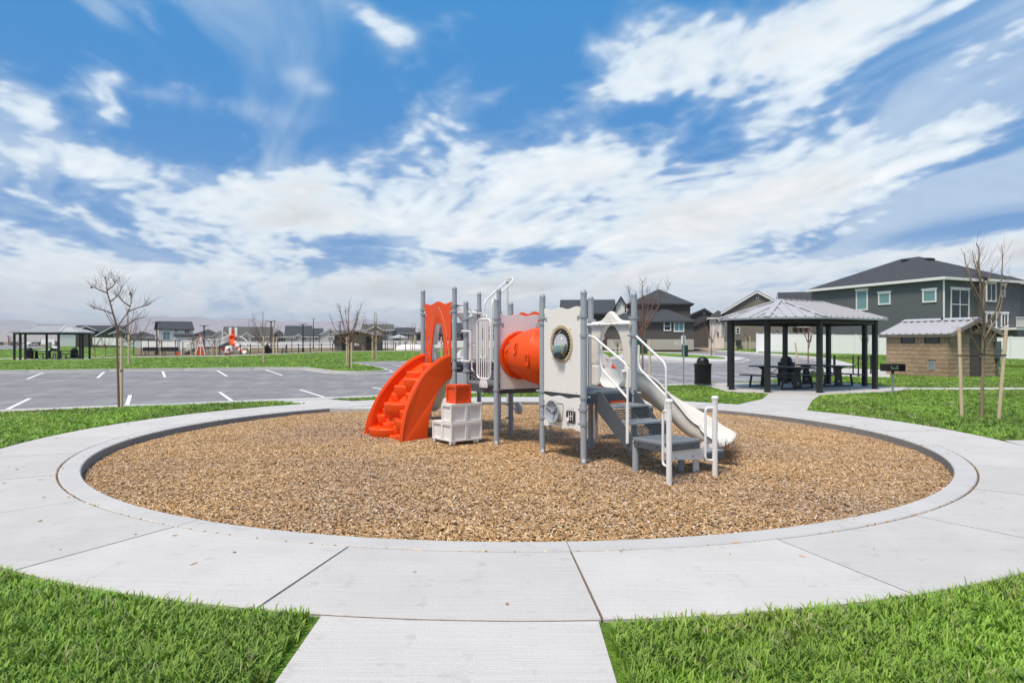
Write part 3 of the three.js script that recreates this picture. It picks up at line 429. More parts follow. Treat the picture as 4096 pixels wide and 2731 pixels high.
// ---------------------------------------------------------------- the play structure
const font = await new FontLoader().loadAsync('fonts/droid/droid_sans_regular.typeface.json');
const fontB = await new FontLoader().loadAsync('fonts/droid/droid_sans_bold.typeface.json');
const words = (t, size, depth = 0.002, f = font) => { const g = new TextGeometry(t, { font: f, size, depth, curveSegments: 4 }); g.computeBoundingBox(); const b = g.boundingBox; return g.translate(-(b.max.x + b.min.x) / 2, -(b.max.y + b.min.y) / 2, 0); };
(() => {
  const S = thing('play_structure', 'orange, white and grey climbing frame with slides and tunnel on wood chips', 'playground');
  const N = { A: [-1.73, 13.26], B: [-1.05, 12.46], E: [-.25, 12.9], D: [-.67, 13.9], C: [-.815, 12.08], Fp: [-.255, 11.2], L: [.51, 11.66], G: [-.02, 12.5], H: [.463, 10.36], I: [.998, 9.5], J: [1.252, 10.82], K: [1.785, 9.97] };
  const top = { A: 2.61, B: 2.61, E: 2.61, D: 2.61 }, R = 0.0445, posts = {};
  for (const k in N) {
    const [x, d] = N[k], t = top[k] ?? 2.325, o = part('post', new THREE.CylinderGeometry(R, R, t + 0.25, 24).translate(x, (t - 0.25) / 2, -d), MAT.post, S); posts[k] = o;
    part('cap', new THREE.LatheGeometry([[.0001, .048], [.018, .045], [.033, .035], [.0425, .018], [.047, 0], [.047, -.022], [.0446, -.022]].map(([a, b]) => new THREE.Vector2(a, b)), 24).translate(x, t, -d), MAT.clamp, o);
    part('bolt', ball(0.006, P(x + 0.01, t - 0.06, d - R), 6, 4), MAT.dark, o);
  }
  for (const k of ['Fp', 'H', 'I']) { const [x, d] = N[k]; part('sticker', new THREE.CylinderGeometry(R + 0.001, R + 0.001, 0.05, 10, 1, true, -0.5, 1.0).translate(x, -0.0, -d), MAT.trim, posts[k]); }
  // clamps: collar with ears turned along a heading
  const clampAt = (k, y, hx, hd, hook) => {
    const [x, d] = N[k], a = Math.atan2(-hd, hx), g = [new THREE.CylinderGeometry(0.056, 0.056, 0.042, 20).translate(x, y, -d)];
    const l = Math.hypot(hx, hd), ex = hx / l, ed = hd / l; g.push(rbox(0.075, 0.032, 0.05, 0.012, x + ex * 0.068, y, -(d + ed * 0.068), -Math.atan2(-ed, ex)));
    g.push(ball(0.011, P(x + ex * 0.07, y, d + ed * 0.07 - 0.026), 8, 6));
    if (hook) g.push(rbox(0.05, 0.075, 0.03, 0.012, x + ex * 0.115, y - 0.02, -(d + ed * 0.115), -Math.atan2(-ed, ex)));
    part('clamp', g, MAT.clamp, posts[k]);
  };
  const dir = (a, b) => [N[b][0] - N[a][0], N[b][1] - N[a][1]];
  for (const y of [2.29, 2.2]) { clampAt('A', y - 0.02, ...dir('A', 'B'), y < 2.25); clampAt('B', y, ...dir('B', 'A'), y < 2.25); }
  clampAt('B', 2.305, .7, .4); clampAt('B', 1.34, .7, -.3); clampAt('B', 1.16, .7, .3); clampAt('A', 0.2, .6, -.2);
  for (const y of [2.05, 1.13]) clampAt('C', y, ...dir('C', 'Fp'));
  clampAt('D', 2.28, ...dir('D', 'A')); clampAt('D', 2.2, ...dir('D', 'E')); clampAt('E', 2.2, ...dir('E', 'D')); clampAt('E', 2.1, .7, .3); clampAt('E', 1.3, .7, .1);
  clampAt('Fp', 2.03, ...dir('Fp', 'C')); clampAt('Fp', 1.94, ...dir('Fp', 'L'), true); clampAt('Fp', .86, ...dir('Fp', 'L')); clampAt('G', 2.06, .7, .3); clampAt('G', .25, -.7, .1); clampAt('G', .5, -.7, .1); clampAt('G', .86, .7, -.2);
  clampAt('H', 2.0, ...dir('H', 'I'), true); clampAt('H', 1.92, -.7, .4); clampAt('H', .90, -.6, .4); clampAt('H', .70, ...dir('H', 'I'), true); clampAt('H', .5, ...dir('H', 'I'), true);
  clampAt('I', 2.0, ...dir('I', 'H'), true); clampAt('I', 1.73, .9, .4); clampAt('I', .87, .9, .4); clampAt('I', .70, ...dir('I', 'H'), true); clampAt('I', .5, ...dir('I', 'H'), true);
  clampAt('J', 1.98, ...dir('J', 'K')); clampAt('J', 1.93, ...dir('J', 'K')); clampAt('K', 2.0, ...dir('K', 'J')); clampAt('K', 1.74, -.9, -.3); clampAt('K', .90, .8, -.3); clampAt('L', 1.9, ...dir('L', 'Fp'), true);

  // decks
  const deck = (ks, y, name = 'deck') => {
    const c = ks.map((k) => N[k]), mx = c.reduce((a, p) => a + p[0], 0) / 4, md = c.reduce((a, p) => a + p[1], 0) / 4, q = c.map(([x, d]) => [lerp(x, mx, 0.05), lerp(d, md, 0.05)]);
    const g = slab(shape(q.map(([x, d]) => [x, d])), 0.045, 0.004).applyMatrix4(M4().makeRotationX(-Math.PI / 2)).translate(0, y - 0.0225, 0);
    const o = part(name, g, MAT.deckTop, S);
    q.forEach((p, i) => { const r = q[(i + 1) % 4], L = Math.hypot(r[0] - p[0], r[1] - p[1]); part('deck_skirt', uvBox(new THREE.BoxGeometry(L - 0.02, 0.13, 0.012)).translate(L / 2, y - 0.047 - 0.065, 0).applyMatrix4(stand(p[0], p[1], r[0], r[1])), MAT.deck, o); });
    // raised tread ribs
    const ribs = []; for (let i = 1; i < 22; i++) { const t = i / 22, a = [lerp(q[0][0], q[1][0], t), lerp(q[0][1], q[1][1], t)], b = [lerp(q[3][0], q[2][0], t), lerp(q[3][1], q[2][1], t)]; ribs.push(beam(P(lerp(a[0], b[0], .04), y + .001, lerp(a[1], b[1], .04)), P(lerp(a[0], b[0], .96), y + .001, lerp(a[1], b[1], .96)), 0.014, 0.006)); } part('tread_ribs', ribs, MAT.deckTop, o);
    return o;
  };
  deck(['A', 'B', 'E', 'D'], 1.26); deck(['Fp', 'L', 'G', 'C'], 0.96); deck(['H', 'I', 'K', 'J'], 0.95);
  // perforated plate: x along, y up
  const perf = (w, h, nx, ny) => { const hs = []; for (let j = 0; j < ny; j++) for (let i = 0; i < nx; i++) { const x = w * (i + 0.7 + (j % 2) * 0.5) / (nx + 1.0), y = h * (j + 1) / (ny + 1), a = 0.017, b = 0.0055; hs.push([[x - a, y - b], [x - a, y + b], [x - a * .6, y + b * 1.3], [x + a * .6, y + b * 1.3], [x + a, y + b], [x + a, y - b], [x + a * .6, y - b * 1.3], [x - a * .6, y - b * 1.3]]); } return slab(shape([[0, 0], [w, 0], [w, h], [0, h]], hs), 0.006); };
  // two small steps from the lower to the upper deck (between posts C-G and B-E)
  for (const [t0, t1, y] of [[0, 0.5, 1.11], [0.5, 1, 1.26]]) {
    const a = [lerp(N.C[0], N.B[0], t0), lerp(N.C[1], N.B[1], t0)], b = [lerp(N.G[0], N.E[0], t0), lerp(N.G[1], N.E[1], t0)], L = Math.hypot(b[0] - a[0], b[1] - a[1]);
    part('riser', perf(L * 0.86, 0.145, 9, 4).translate(L * 0.07, 0, 0).applyMatrix4(stand(...a, ...b, y - 0.15)), MAT.deck, S);
    if (t0 === 0) { const c = [lerp(N.C[0], N.B[0], t1), lerp(N.C[1], N.B[1], t1)], e = [lerp(N.G[0], N.E[0], t1), lerp(N.G[1], N.E[1], t1)]; part('step', slab(shape([a, b, e, c].map(([x, d]) => [lerp(x, (a[0] + e[0]) / 2, .07), lerp(d, (a[1] + e[1]) / 2, .07)])), 0.03).applyMatrix4(M4().makeRotationX(-Math.PI / 2)).translate(0, y - 0.015, 0), MAT.deckTop, S); }
  }

  // orange arch panel between posts A and B
  (() => {
    const m = stand(...N.A, ...N.B), L = Math.hypot(N.B[0] - N.A[0], N.B[1] - N.A[1]), w = L - 0.14, c = w / 2;
    const wav = NO(25, (_, i) => { const t = i / 24; return [t * w, 2.37 + 0.022 * Math.cos((t - 0.5) * 4 * Math.PI) + 0.012 * Math.cos((t - 0.5) * 2 * Math.PI)]; });
    const out = [[0.05, 1.12], [w - 0.05, 1.12], [w - 0.03, 2.08], [w - 0.01, 2.13], [w - 0.01, 2.20], [w + 0.005, 2.23], ...wav.reverse(), [-0.005, 2.23], [0.01, 2.2], [0.01, 2.13], [0.03, 2.08]];
    const side = [[.235, 1.13], [.23, 1.35], [.205, 1.58], [.165, 1.78], [.118, 1.93], [.085, 1.975], [.0, 1.985]], hole = [...side.map(([x, y]) => [c + x, y]), ...side.slice(0, -1).reverse().map(([x, y]) => [c - x, y])];
    const ov = [[c - 0.315, 1.66, .028, .075], [c + 0.315, 1.66, .028, .075], [c - 0.33, 1.43, .024, .06], [c + 0.33, 1.43, .024, .06]].map((e) => ellipse(...e, 16).reverse());
    const o = part('arch_panel', slab(shape(out, [hole.reverse(), ...ov]), 0.022, 0.003).translate(0.07, 0, 0.0).applyMatrix4(m), MAT.orangePanel, S);
    const gr = []; for (let i = 0; i <= 32; i++) { const t = i / 32 * Math.PI, k = Math.sin(t); gr.push(V3(0.07 + c + 0.40 * Math.cos(t) * (0.55 + 0.45 * (1 - k) + 0.12 * Math.sin(2 * t) ** 2), 1.14 + k * 1.16, 0.0115)); }
    part('groove', pipe(gr, 0.0042, 0.01, 6).applyMatrix4(m), MAT.tan, o);
    const fan = []; for (let i = 0; i <= 16; i++) { const t = i / 16 * Math.PI; fan.push(V3(0.07 + c + 0.105 * Math.cos(t), 2.0 + 0.12 * Math.sin(t), 0.0115)); }
    const g = [pipe([...fan, fan[0]], 0.0035, 0.004, 6)]; for (const [dx, h] of [[-.055, .05], [-.022, .085], [.022, .085], [.055, .05]]) g.push(rbox(0.012, h, 0.004, .002, 0.07 + c + dx, 2.015 + h / 2, 0.0115)); part('fan_emblem', g.map((x) => x.applyMatrix4(m)), std([.42, .045, .01], .6), o);
    for (const [x, y] of [[.06, 1.17], [w - .06, 1.17], [.04, 2.19], [w - .04, 2.19]]) part('bolt', ball(.008, V3(x + .07, y, .012), 8, 6).applyMatrix4(m), MAT.steel, o);
  })();

  // pod climber in front of the arch
  (() => {
    const mid = [(N.A[0] + N.B[0]) / 2, (N.A[1] + N.B[1]) / 2], u = V3(N.B[0] - N.A[0], 0, -(N.B[1] - N.A[1])).normalize(), n = V3(-u.z, 0, u.x); if (n.z < 0) n.negate();   // out, towards the viewer's side
    const basis = M4().makeBasis(u, V3(0, 1, 0), n).setPosition(mid[0], 0, -mid[1]);
    const y0 = -0.12, wide = (y) => 0.43 + 0.19 * ss(1.35, -0.1, y), EX = 1.22;
    const el = (a, h, n2, t0, t1) => NO(n2 + 1, (_, i) => { const t = lerp(t0, t1, i / n2); return [a * Math.pow(Math.sin(t), EX), y0 + h * Math.pow(Math.max(Math.cos(t), 0), EX * .92)]; });
    for (const s of [-1, 1]) {
      const o = el(1.2, 1.52, 26, 0.05, Math.PI / 2), inn = el(0.66, 1.10, 20, 0.08, Math.PI / 2), t = 0.05;
      const prof = shape([...o, ...inn.reverse()]); const g = slab(prof, t, 0.018); // x = out, y = up, z = side
      const p = g.attributes.position; for (let i = 0; i < p.count; i++) { const r = p.getX(i), y = p.getY(i), z = p.getZ(i), e = Math.pow(Math.pow(r / 1.2, 2 / EX) + Math.pow(Math.max(y - y0, 0) / 1.52, 2 / EX), EX / 2); const lip = e > 0.955 ? 0.012 * Math.sign(z) : 0; const dent = 0.11 * ss(0.72, 0.9, e) * ss(0.99, 0.9, e) * (0.5 + 0.5 * Math.sin(Math.atan2(r, y - y0) * 11 + 0.7)); p.setXYZ(i, s * (wide(y)) + z + lip - s * dent * 0.6, y, r); }
      g.computeVertexNormals(); part('side_rail', g.applyMatrix4(basis), MAT.orange, S);
      const lip = sweep(el(1.19, 1.51, 30, 0.05, Math.PI / 2).map(([r, y]) => V3(s * wide(y), y, r)), () => NO(10, (_, i) => [0.034 * Math.cos(i / 10 * 6.2832), 0.02 * Math.sin(i / 10 * 6.2832)]), { up: V3(1, 0, 0) }); part('rail_lip', lip.applyMatrix4(basis), MAT.orange, S);
    }
    // backing and pods
    const back = []; for (let i = 0; i <= 20; i++) { const t = lerp(0.12, Math.PI / 2, i / 20); back.push([1.0 * Math.pow(Math.sin(t), EX), y0 + 1.38 * Math.pow(Math.max(Math.cos(t), 0), EX)]); }
    const pos = [], idx = []; back.forEach(([r, y]) => { for (let j = 0; j <= 8; j++) pos.push(lerp(-1, 1, j / 8) * wide(y), y, r + 0.02 * Math.sin(j * 2.1 + y * 9)); }); for (let i = 0; i < 20; i++) for (let j = 0; j < 8; j++) { const a = i * 9 + j; idx.push(a, a + 1, a + 9, a + 1, a + 10, a + 9); }
    const bg = new THREE.BufferGeometry(); bg.setAttribute('position', new THREE.Float32BufferAttribute(pos, 3)); bg.setIndex(idx); bg.computeVertexNormals(); part('climber_back', bg.applyMatrix4(basis), MAT.orange, S);
    const pod = (l, y, r0) => { const r = r0 * 1.22;
      const yy = Math.pow(clamp((y - y0) / 1.38, 0, 0.995), 2 / EX), rad = 1.0 * Math.pow(1 - yy, EX / 2), h = Math.min(0.30, 0.13 + r * 0.55);
      const g = new THREE.LatheGeometry([[.0001, 0], [r * .86, 0], [r * .94, -.006], [r * .985, -.018], [r, -.035], [r * .97, -h * .45], [r * .86, -h * .75], [r * .62, -h], [.0001, -h]].map(([a, b]) => new THREE.Vector2(a, b)), 28);
      part('foot_pod', g.translate(clamp(l * (wide(y) - 0.02), -(wide(y) - r * .92), wide(y) - r * .92), y, Math.max(rad - r * 0.12, 0.02)).applyMatrix4(basis), MAT.orange, S);
    };
    for (const a of [[.3, 1.235, .25], [-.35, 1.10, .20], [.2, .985, .27], [-.28, .85, .22], [.62, .74, .17], [-.5, .70, .13], [-.05, .555, .28], [.62, .44, .15], [-.62, .43, .11], [-.78, .31, .12], [.12, .305, .095], [.6, .28, .17], [-.02, .22, .10], [-.3, .18, .11], [.25, .15, .08], [.86, .19, .12], [-.42, .10, .29], [.3, -.005, .13], [.68, .03, .14]]) pod(...a);
  })();

  // curved slide behind the upper deck: hood between D and A, chute turning left and down
  const chuteProf = (w, h, t) => { const p = []; for (let i = 0; i <= 14; i++) { const a = Math.PI + i / 14 * Math.PI, c = Math.cos(a), s = Math.sin(a); p.push([w * Math.sign(c) * Math.pow(Math.abs(c), 0.55), h * (1 - Math.pow(Math.abs(s), 0.6))]); } const inner = p.map(([x, y]) => [x, y]), outer = p.map(([x, y]) => [x * (1 + t / w * 1.3), y - t]).reverse(); const rimR = [[w + 0.035, h + 0.0], [w + 0.05, h - 0.02], [w + 0.045, h - 0.045]], rimL = rimR.map(([x, y]) => [-x, y]).reverse(); return [...inner, ...rimR, ...outer, ...rimL]; };
  const bez = (ps, n) => { const c = new THREE.CatmullRomCurve3(ps, false, 'centripetal'); return c.getPoints(n); };
  const slide = (ps, w, h, n = 40) => sweep(bez(ps, n), (i, t) => { const k = t > 0.72 ? 1 + (t - 0.72) * 0.9 : 1, hh = h * (t > 0.8 ? lerp(1, 0.42, (t - 0.8) / 0.2) : 1); return chuteProf(w * k, hh, 0.02); });
  part('slide', slide([P(-1.2, 1.25, 13.58), P(-1.32, 1.2, 13.84), P(-1.5, .86, 14.22), P(-1.68, .46, 14.6), P(-1.84, .16, 14.92), P(-1.98, .1, 15.2)], .29, .27), MAT.cream, S);
  part('slide_leg', rod(P(-1.78, -.2, 14.8), P(-1.78, .2, 14.8), .035), MAT.post, S);
  const hood = (a, b, y, inset = 0.06) => {
    const m = stand(...a, ...b), L = Math.hypot(b[0] - a[0], b[1] - a[1]), w = L - 2 * inset, c = w / 2, H = 1.01;
    const topE = NO(31, (_, i) => { const t = i / 30, e = (t - 0.5) / 0.16; return [t * w, y + H + 0.15 * Math.exp(-e * e) * (Math.abs(e) < 2.4 ? 1 : 0)]; });
    const hole = NO(21, (_, i) => { const t = i / 20 * Math.PI; return [c + 0.30 * Math.cos(t), y + 0.40 + (H - 0.46) * Math.sin(t)]; });
    const out = [[0, y + 0.33], [c - 0.32, y + 0.33], [c - 0.30, y + 0.40], ...hole.slice(1, -1).reverse(), [c + 0.30, y + 0.40], [c + 0.32, y + 0.33], [w, y + 0.33], ...topE.reverse()];
    const o = part('slide_hood', slab(shape(out), 0.09, 0.03).translate(inset, 0, 0).applyMatrix4(m), MAT.cream, S);
    const bump = NO(15, (_, i) => { const t = i / 14; return [c + (t - 0.5) * 0.2, y + H + 0.115 * Math.exp(-(((t - .5) / .3) ** 2)) - 0.02]; }); part('crest', slab(shape(bump), 0.1, .008).translate(inset, 0, 0).applyMatrix4(m), MAT.cream, o);
    part('hood_bar', [rod(V3(inset - 0.06, y + H - 0.05, 0.075), V3(w + inset + 0.06, y + H - 0.05, 0.075), 0.021, 0.021, 12).applyMatrix4(m)], MAT.white, o);
    for (const t of [.16, .3, .62, .77]) part('bolt', ball(0.009, V3(inset + t * w, y + H - 0.05, 0.094), 8, 6).applyMatrix4(m), MAT.dark, o);
    // sitting section: side wings beside the chute
    const wing = (x0, x1) => part('side_wing', rbox(x1 - x0, 0.36, 0.12, 0.05, (x0 + x1) / 2, y + 0.17, -0.01).applyMatrix4(m), MAT.cream, o); wing(inset, inset + w * 0.16); wing(inset + w * 0.84, inset + w);
    for (const x of [.05, w - .05]) part('hood_link', rbox(.03, .2, .02, .005, inset + x, y + .32, 0).applyMatrix4(m), MAT.dark, o);
    return o;
  };
  hood(N.A, N.D, 1.26);
  // second slide: from deck to the right
  hood(N.J, N.K, .95, 0.05);
  part('slide', slide([P(1.48, .955, 10.36), P(1.75, .93, 10.45), P(2.1, .74, 10.52), P(2.5, .43, 10.45), P(2.85, .19, 10.26), P(3.16, .13, 10.05)], .345, .28, 44), MAT.cream, S);
  part('slide_leg', rod(P(2.75, -.2, 10.3), P(2.75, .22, 10.3), .03), MAT.post, S); part('slide_leg', rod(P(2.15, -.2, 10.55), P(2.15, .62, 10.55), .03), MAT.post, S);

  // tunnel panel between posts F and L, tunnel on to the other deck
  const wavy = (w, y0, y1, amp = 0.016, ph = 0) => [[0, y0], [w, y0], [w, y1 - .13], [w - .02, y1 - .12], [w - .02, y1 - .07], [w, y1 - .06], ...NO(25, (_, i) => { const t = 1 - i / 24; return [t * w, y1 + amp * Math.cos(t * 4.4 * Math.PI + ph)]; }), [0, y1 - .06], [.02, y1 - .07], [.02, y1 - .12], [0, y1 - .13]];
  const pF = [[.13, 11.43], [.88, 10.58]];
  (() => {
    const m = stand(...N.Fp, ...N.L), L = Math.hypot(N.L[0] - N.Fp[0], N.L[1] - N.Fp[1]), w = L - 0.13;
    const o = part('tunnel_panel', slab(shape(wavy(w, .86, 2.09), [ellipse(w / 2, 1.42, .32, .335, 32).reverse()]), 0.02, 0.003).translate(.065, 0, 0).applyMatrix4(m), MAT.panelWhite, S);
    for (const t of [.16, .36, .63, .84]) part('bolt', ball(0.009, V3(.065 + t * w, .9, .012), 8, 6).applyMatrix4(m), MAT.steel, o);
    // orange panel behind, its wavy top showing over the white one
    const m2 = stand(...N.G, ...N.L); const L2 = Math.hypot(N.L[0] - N.G[0], N.L[1] - N.G[1]); part('barrier_panel', slab(shape(wavy(L2 - .12, 1.0, 2.15, .02, 1.2)), 0.02, .003).translate(.06, 0, 0).applyMatrix4(m2), MAT.orangePanel, S);
  })();
  (() => {
    const mF = stand(...N.Fp, ...N.L), nF = V3().setFromMatrixColumn(mF, 2), mH = stand(...N.H, ...N.J), nH = V3().setFromMatrixColumn(mH, 2).negate();
    const c0 = P(.13, 1.42, 11.43), c1 = P(.86, 1.40, 10.59);
    const cv = new THREE.CubicBezierCurve3(c0, c0.clone().addScaledVector(nF, 0.5), c1.clone().addScaledVector(nH, 0.5), c1), pts = cv.getPoints(110), TM = 132, slots = [[.1, .45], [.3, .3], [.56, -.1], [.3, 2.5]], tubeL = cv.getLength();
    const body = sweep(pts, (i, t) => NO(TM, (_, j) => { const a = j / TM * 2 * Math.PI; const bulge = 1 + 0.4 * Math.sin(Math.PI * clamp((t - 0.04) / 0.92)) ** 0.8; const low = ss(-0.35, -0.8, Math.sin(a)) * ss(.02, .12, t) * ss(.52, .4, t), rib = 0.012 * low * Math.sin(t * 95) - 0.03 * low, hi = ss(.3, .8, Math.sin(a)) * ss(.5, .6, t) * ss(.98, .85, t), rib2 = 0.012 * hi * Math.sin(t * 95); const r = 0.335 * bulge + rib + rib2; return [r * Math.cos(a) * 0.97, r * Math.sin(a)]; }), { caps: false });
    { const ix = body.index.array, keep = []; for (let q = 0; q < ix.length; q += 6) { const k = q / 6, i = Math.floor(k / TM), j = k % TM, t = (i + .5) / 110, a = (j + .5) / TM * 2 * Math.PI; const cut = slots.some(([ts, as]) => { let da = a - as; da = Math.atan2(Math.sin(da), Math.cos(da)); return ((t - ts) * tubeL / .029) ** 2 + (da * .43 / .083) ** 2 < 1; }); if (!cut) for (let m = 0; m < 6; m++) keep.push(ix[q + m]); } body.setIndex(keep); }
    const o = part('tunnel', body, MAT.orange, S);
    for (const [c, n] of [[c0, nF], [c1, nH]]) { const fl = new THREE.TorusGeometry(0.365, 0.04, 10, 48).scale(1, 1, 0.35).applyQuaternion(new THREE.Quaternion().setFromUnitVectors(V3(0, 0, 1), n)).translate(c.x + n.x * .02, c.y, c.z + n.z * .02); part('flange', fl, MAT.orange, o); for (let k = 0; k < 8; k++) { const a = k / 8 * 6.283 + .3, s = n.clone().cross(V3(0, 1, 0)); part('bolt', ball(.011, c.clone().addScaledVector(n, .035).addScaledVector(s, .378 * Math.cos(a)).add(V3(0, .378 * Math.sin(a), 0)), 8, 6), MAT.steel, o); } }
    // oval slots
    for (const [t, a] of slots) {
      const p = cv.getPoint(t), tg = cv.getTangent(t).normalize(), s = tg.clone().cross(V3(0, 1, 0)).normalize(), N2 = s.clone().cross(tg), r = 0.335 * (1 + 0.4 * Math.sin(Math.PI * clamp((t - .04) / .92)) ** .8), out = s.clone().multiplyScalar(Math.cos(a)).addScaledVector(N2, Math.sin(a)), along = N2.clone().multiplyScalar(Math.cos(a)).addScaledVector(s, -Math.sin(a));
      const bm = M4().makeBasis(tg, along, out).setPosition(p.clone().addScaledVector(out, r - .004));
      part('slot_rim', new THREE.TorusGeometry(.05, .014, 8, 28).scale(.62, 1.75, 1).applyMatrix4(bm), MAT.orange, o);
    }
  })();

  // bubble window panel and driver panel between posts H and I
  (() => {
    const m = stand(...N.H, ...N.I), L = Math.hypot(N.I[0] - N.H[0], N.I[1] - N.H[1]), w = L - 0.11, x0 = .055;
    const o = part('window_panel', slab(shape(wavy(w, .90, 2.13, .015, .4), [ellipse(w * .5, 1.615, .235, .235, 40).reverse()]), .02, .003).translate(x0, 0, 0.0).applyMatrix4(m), MAT.panelWhite, S);
    const C = V3(x0 + w * .5, 1.615, 0);
    part('edge_trim', rbox(.012, 1.06, .034, .004, x0 + w + .005, 1.45, -.004).applyMatrix4(m), MAT.black, o);
    const scal = NO(120, (_, i) => { const a = i / 120 * 6.2832, r = .226 + .0095 * Math.cos(a * 26); return [r * Math.cos(a), r * Math.sin(a)]; });
    const ring = part('window_ring', slab(shape(ellipse(0, 0, .272, .272, 64), [scal.reverse()]), .014, .002).translate(C.x, C.y, .017).applyMatrix4(m), MAT.tan, o);
    part('backing_disc', new THREE.CylinderGeometry(.245, .245, .006, 48).rotateX(Math.PI / 2).translate(C.x, C.y, .006).applyMatrix4(m), std([.022, .022, .024], .55), o);
    for (let k = 0; k < 8; k++) { const a = k / 8 * 6.283 + .4; part('bolt', ball(.008, V3(C.x + .25 * Math.cos(a), C.y + .25 * Math.sin(a), .026), 8, 6).applyMatrix4(m), MAT.steel, ring); }
    for (const [dx, dy] of [[-.215, .215], [.215, .215], [-.215, -.215], [.215, -.215]]) part('bolt', ball(.011, V3(C.x + dx, C.y + dy, .012), 8, 6).applyMatrix4(m), MAT.steel, o);
    for (const [dx, dy] of [[-.06, .165], [-.025, .185], [.075, -.16], [.045, -.18]]) part('rivet', ball(.008, V3(C.x + dx, C.y + dy, .012), 8, 6).applyMatrix4(m), MAT.trim, o);
    const rb = .172, B = V3(C.x - .02, C.y - .02, .035);
    part('bubble', new THREE.SphereGeometry(rb, 40, 28).scale(1, 1, .62).translate(B.x, B.y, B.z).applyMatrix4(m), phy([.97, .98, 1], .03, { transmission: 1, thickness: 0, ior: 1.45 }), o);
    part('bubble_back', new THREE.CylinderGeometry(rb * .97, rb * .97, .006, 40).rotateX(Math.PI / 2).translate(B.x, B.y, .013).applyMatrix4(m), std([.62, .60, .61], .6), o);
    const rr = rng(31), fill = phy([1, 1, 1], .5, { map: tex(128, (u, v) => { const n = fbm(u * 14, v * 14, 2, 14); return n > .52 ? [.25, .55, .72] : [.68, .6, .28]; }, true, 1) }); fill.map.repeat.set(3, 3);
    const beads = []; for (let i = 0; i < 900; i++) { const a = rr() * 6.283, q = Math.sqrt(rr()) * rb * .93, x = q * Math.cos(a), y = q * Math.sin(a); if (y > -.01 + .12 * x || Math.hypot(x, y) > rb * .93) continue; beads.push([x, y, .03 + .06 * Math.sqrt(Math.max(0, 1 - (q / rb) ** 2)) + .01 * rr(), rr() < .5]); }
    part('bead_bed', slab(shape([...NO(21, (_, i) => { const a = Math.PI + i / 20 * Math.PI + .12; return [rb * .93 * Math.cos(a), rb * .93 * Math.sin(a)]; })]), .05, .012).translate(B.x, B.y, .045).applyMatrix4(m), std([.30, .38, .36], .6), o);
    const bg = (f) => beads.filter((b) => b[3] === f).map(([x, y, z]) => new THREE.IcosahedronGeometry(.0135, 1).translate(B.x + x, B.y + y, z + .01).applyMatrix4(m));
    part('beads', bg(true), phy([.16, .40, .55], .4), o).userData.kind = 'stuff'; part('beads', bg(false), phy([.52, .45, .16], .4), o).userData.kind = 'stuff';
    part('bubble_cup', slab(shape([...NO(13, (_, i) => { const a = Math.PI * (1.05 - i / 12 * .9); return [.075 * Math.cos(a) * 1.2, .05 * Math.sin(a)]; }), [.07, -.04], [-.06, -.04]]), .03, .004).translate(C.x + .04, C.y - .165, .1).applyMatrix4(m), MAT.dark, o);
    for (const t of [.1, .32, .66, .9]) part('bolt', ball(.008, V3(x0 + t * w, .935, .012), 8, 6).applyMatrix4(m), MAT.steel, o);

    // driver panel
    const wv = (y, ph) => (t) => y + .014 * Math.cos(t * 4.2 * Math.PI + ph), lo = wv(.40, 2.4), hi = wv(.845, .6), n = 24;
    const out = [...NO(n + 1, (_, i) => [i / n * w, lo(i / n)]), [w, .47], [w - .02, .48], [w - .02, .76], [w, .77], ...NO(n + 1, (_, i) => [(1 - i / n) * w, hi(1 - i / n)]), [0, .77], [.02, .76], [.02, .48], [0, .47]];
    const dp = part('driver_panel', slab(shape(out), .02, .003).translate(x0, 0, .006).applyMatrix4(m), MAT.panelWhite, S);
    const wc = V3(x0 + w * .37, .625, .017);
    part('engraved_frame', pipe([[-.17, .12], [.17, .12], [.15, -.13], [-.13, -.13]].map(([a, b]) => V3(wc.x + a, wc.y + b, .017)), .0045, .03, 6, true).applyMatrix4(m), MAT.dark, dp);
    const wheel = part('steering_wheel', new THREE.LatheGeometry([[.0001, .012], [.03, .014], [.12, .03], [.145, .05], [.158, .066], [.168, .062], [.17, .05], [.155, .034], [.03, 0]].map(([a, b]) => new THREE.Vector2(a, b)), 48).rotateX(Math.PI / 2).translate(wc.x, wc.y, .045).applyMatrix4(m), MAT.post, dp);
    for (let k = 0; k < 3; k++) { const a = .6 + k * 2.094; part('spoke', beam(V3(wc.x, wc.y, .075), V3(wc.x + .15 * Math.cos(a), wc.y + .15 * Math.sin(a), .098), .018, .016).applyMatrix4(m), MAT.post, wheel); }
    part('hub', new THREE.CylinderGeometry(.026, .03, .05, 20).rotateX(Math.PI / 2).translate(wc.x, wc.y, .075).applyMatrix4(m), MAT.clamp, wheel); part('hub_bolt', ball(.011, V3(wc.x, wc.y, .102), 10, 8).applyMatrix4(m), MAT.steel, wheel);
    const gc = [x0 + w * .76, .575], pl = part('gear_plate', rbox(.215, .175, .01, .012, gc[0], gc[1], .021).applyMatrix4(m), MAT.dark, dp);
    part('gear_slots', [rbox(.01, .12, .004, .002, gc[0] - .045, gc[1] + .01, .027), rbox(.01, .12, .004, .002, gc[0] + .005, gc[1] + .01, .027), rbox(.01, .12, .004, .002, gc[0] + .055, gc[1] + .01, .027), rbox(.11, .011, .004, .002, gc[0] + .005, gc[1] + .01, .0272)].map((x) => x.applyMatrix4(m)), MAT.trim, pl);
    part('gear_knob', new THREE.CylinderGeometry(.033, .036, .02, 24).rotateX(Math.PI / 2).translate(gc[0] - .06, gc[1] - .045, .037).applyMatrix4(m), MAT.panelWhite, pl); for (const [a, b] of [[-.09, .07], [.09, .07], [.09, -.07]]) part('bolt', ball(.008, V3(gc[0] + a, gc[1] + b, .027), 8, 6).applyMatrix4(m), MAT.steel, pl);
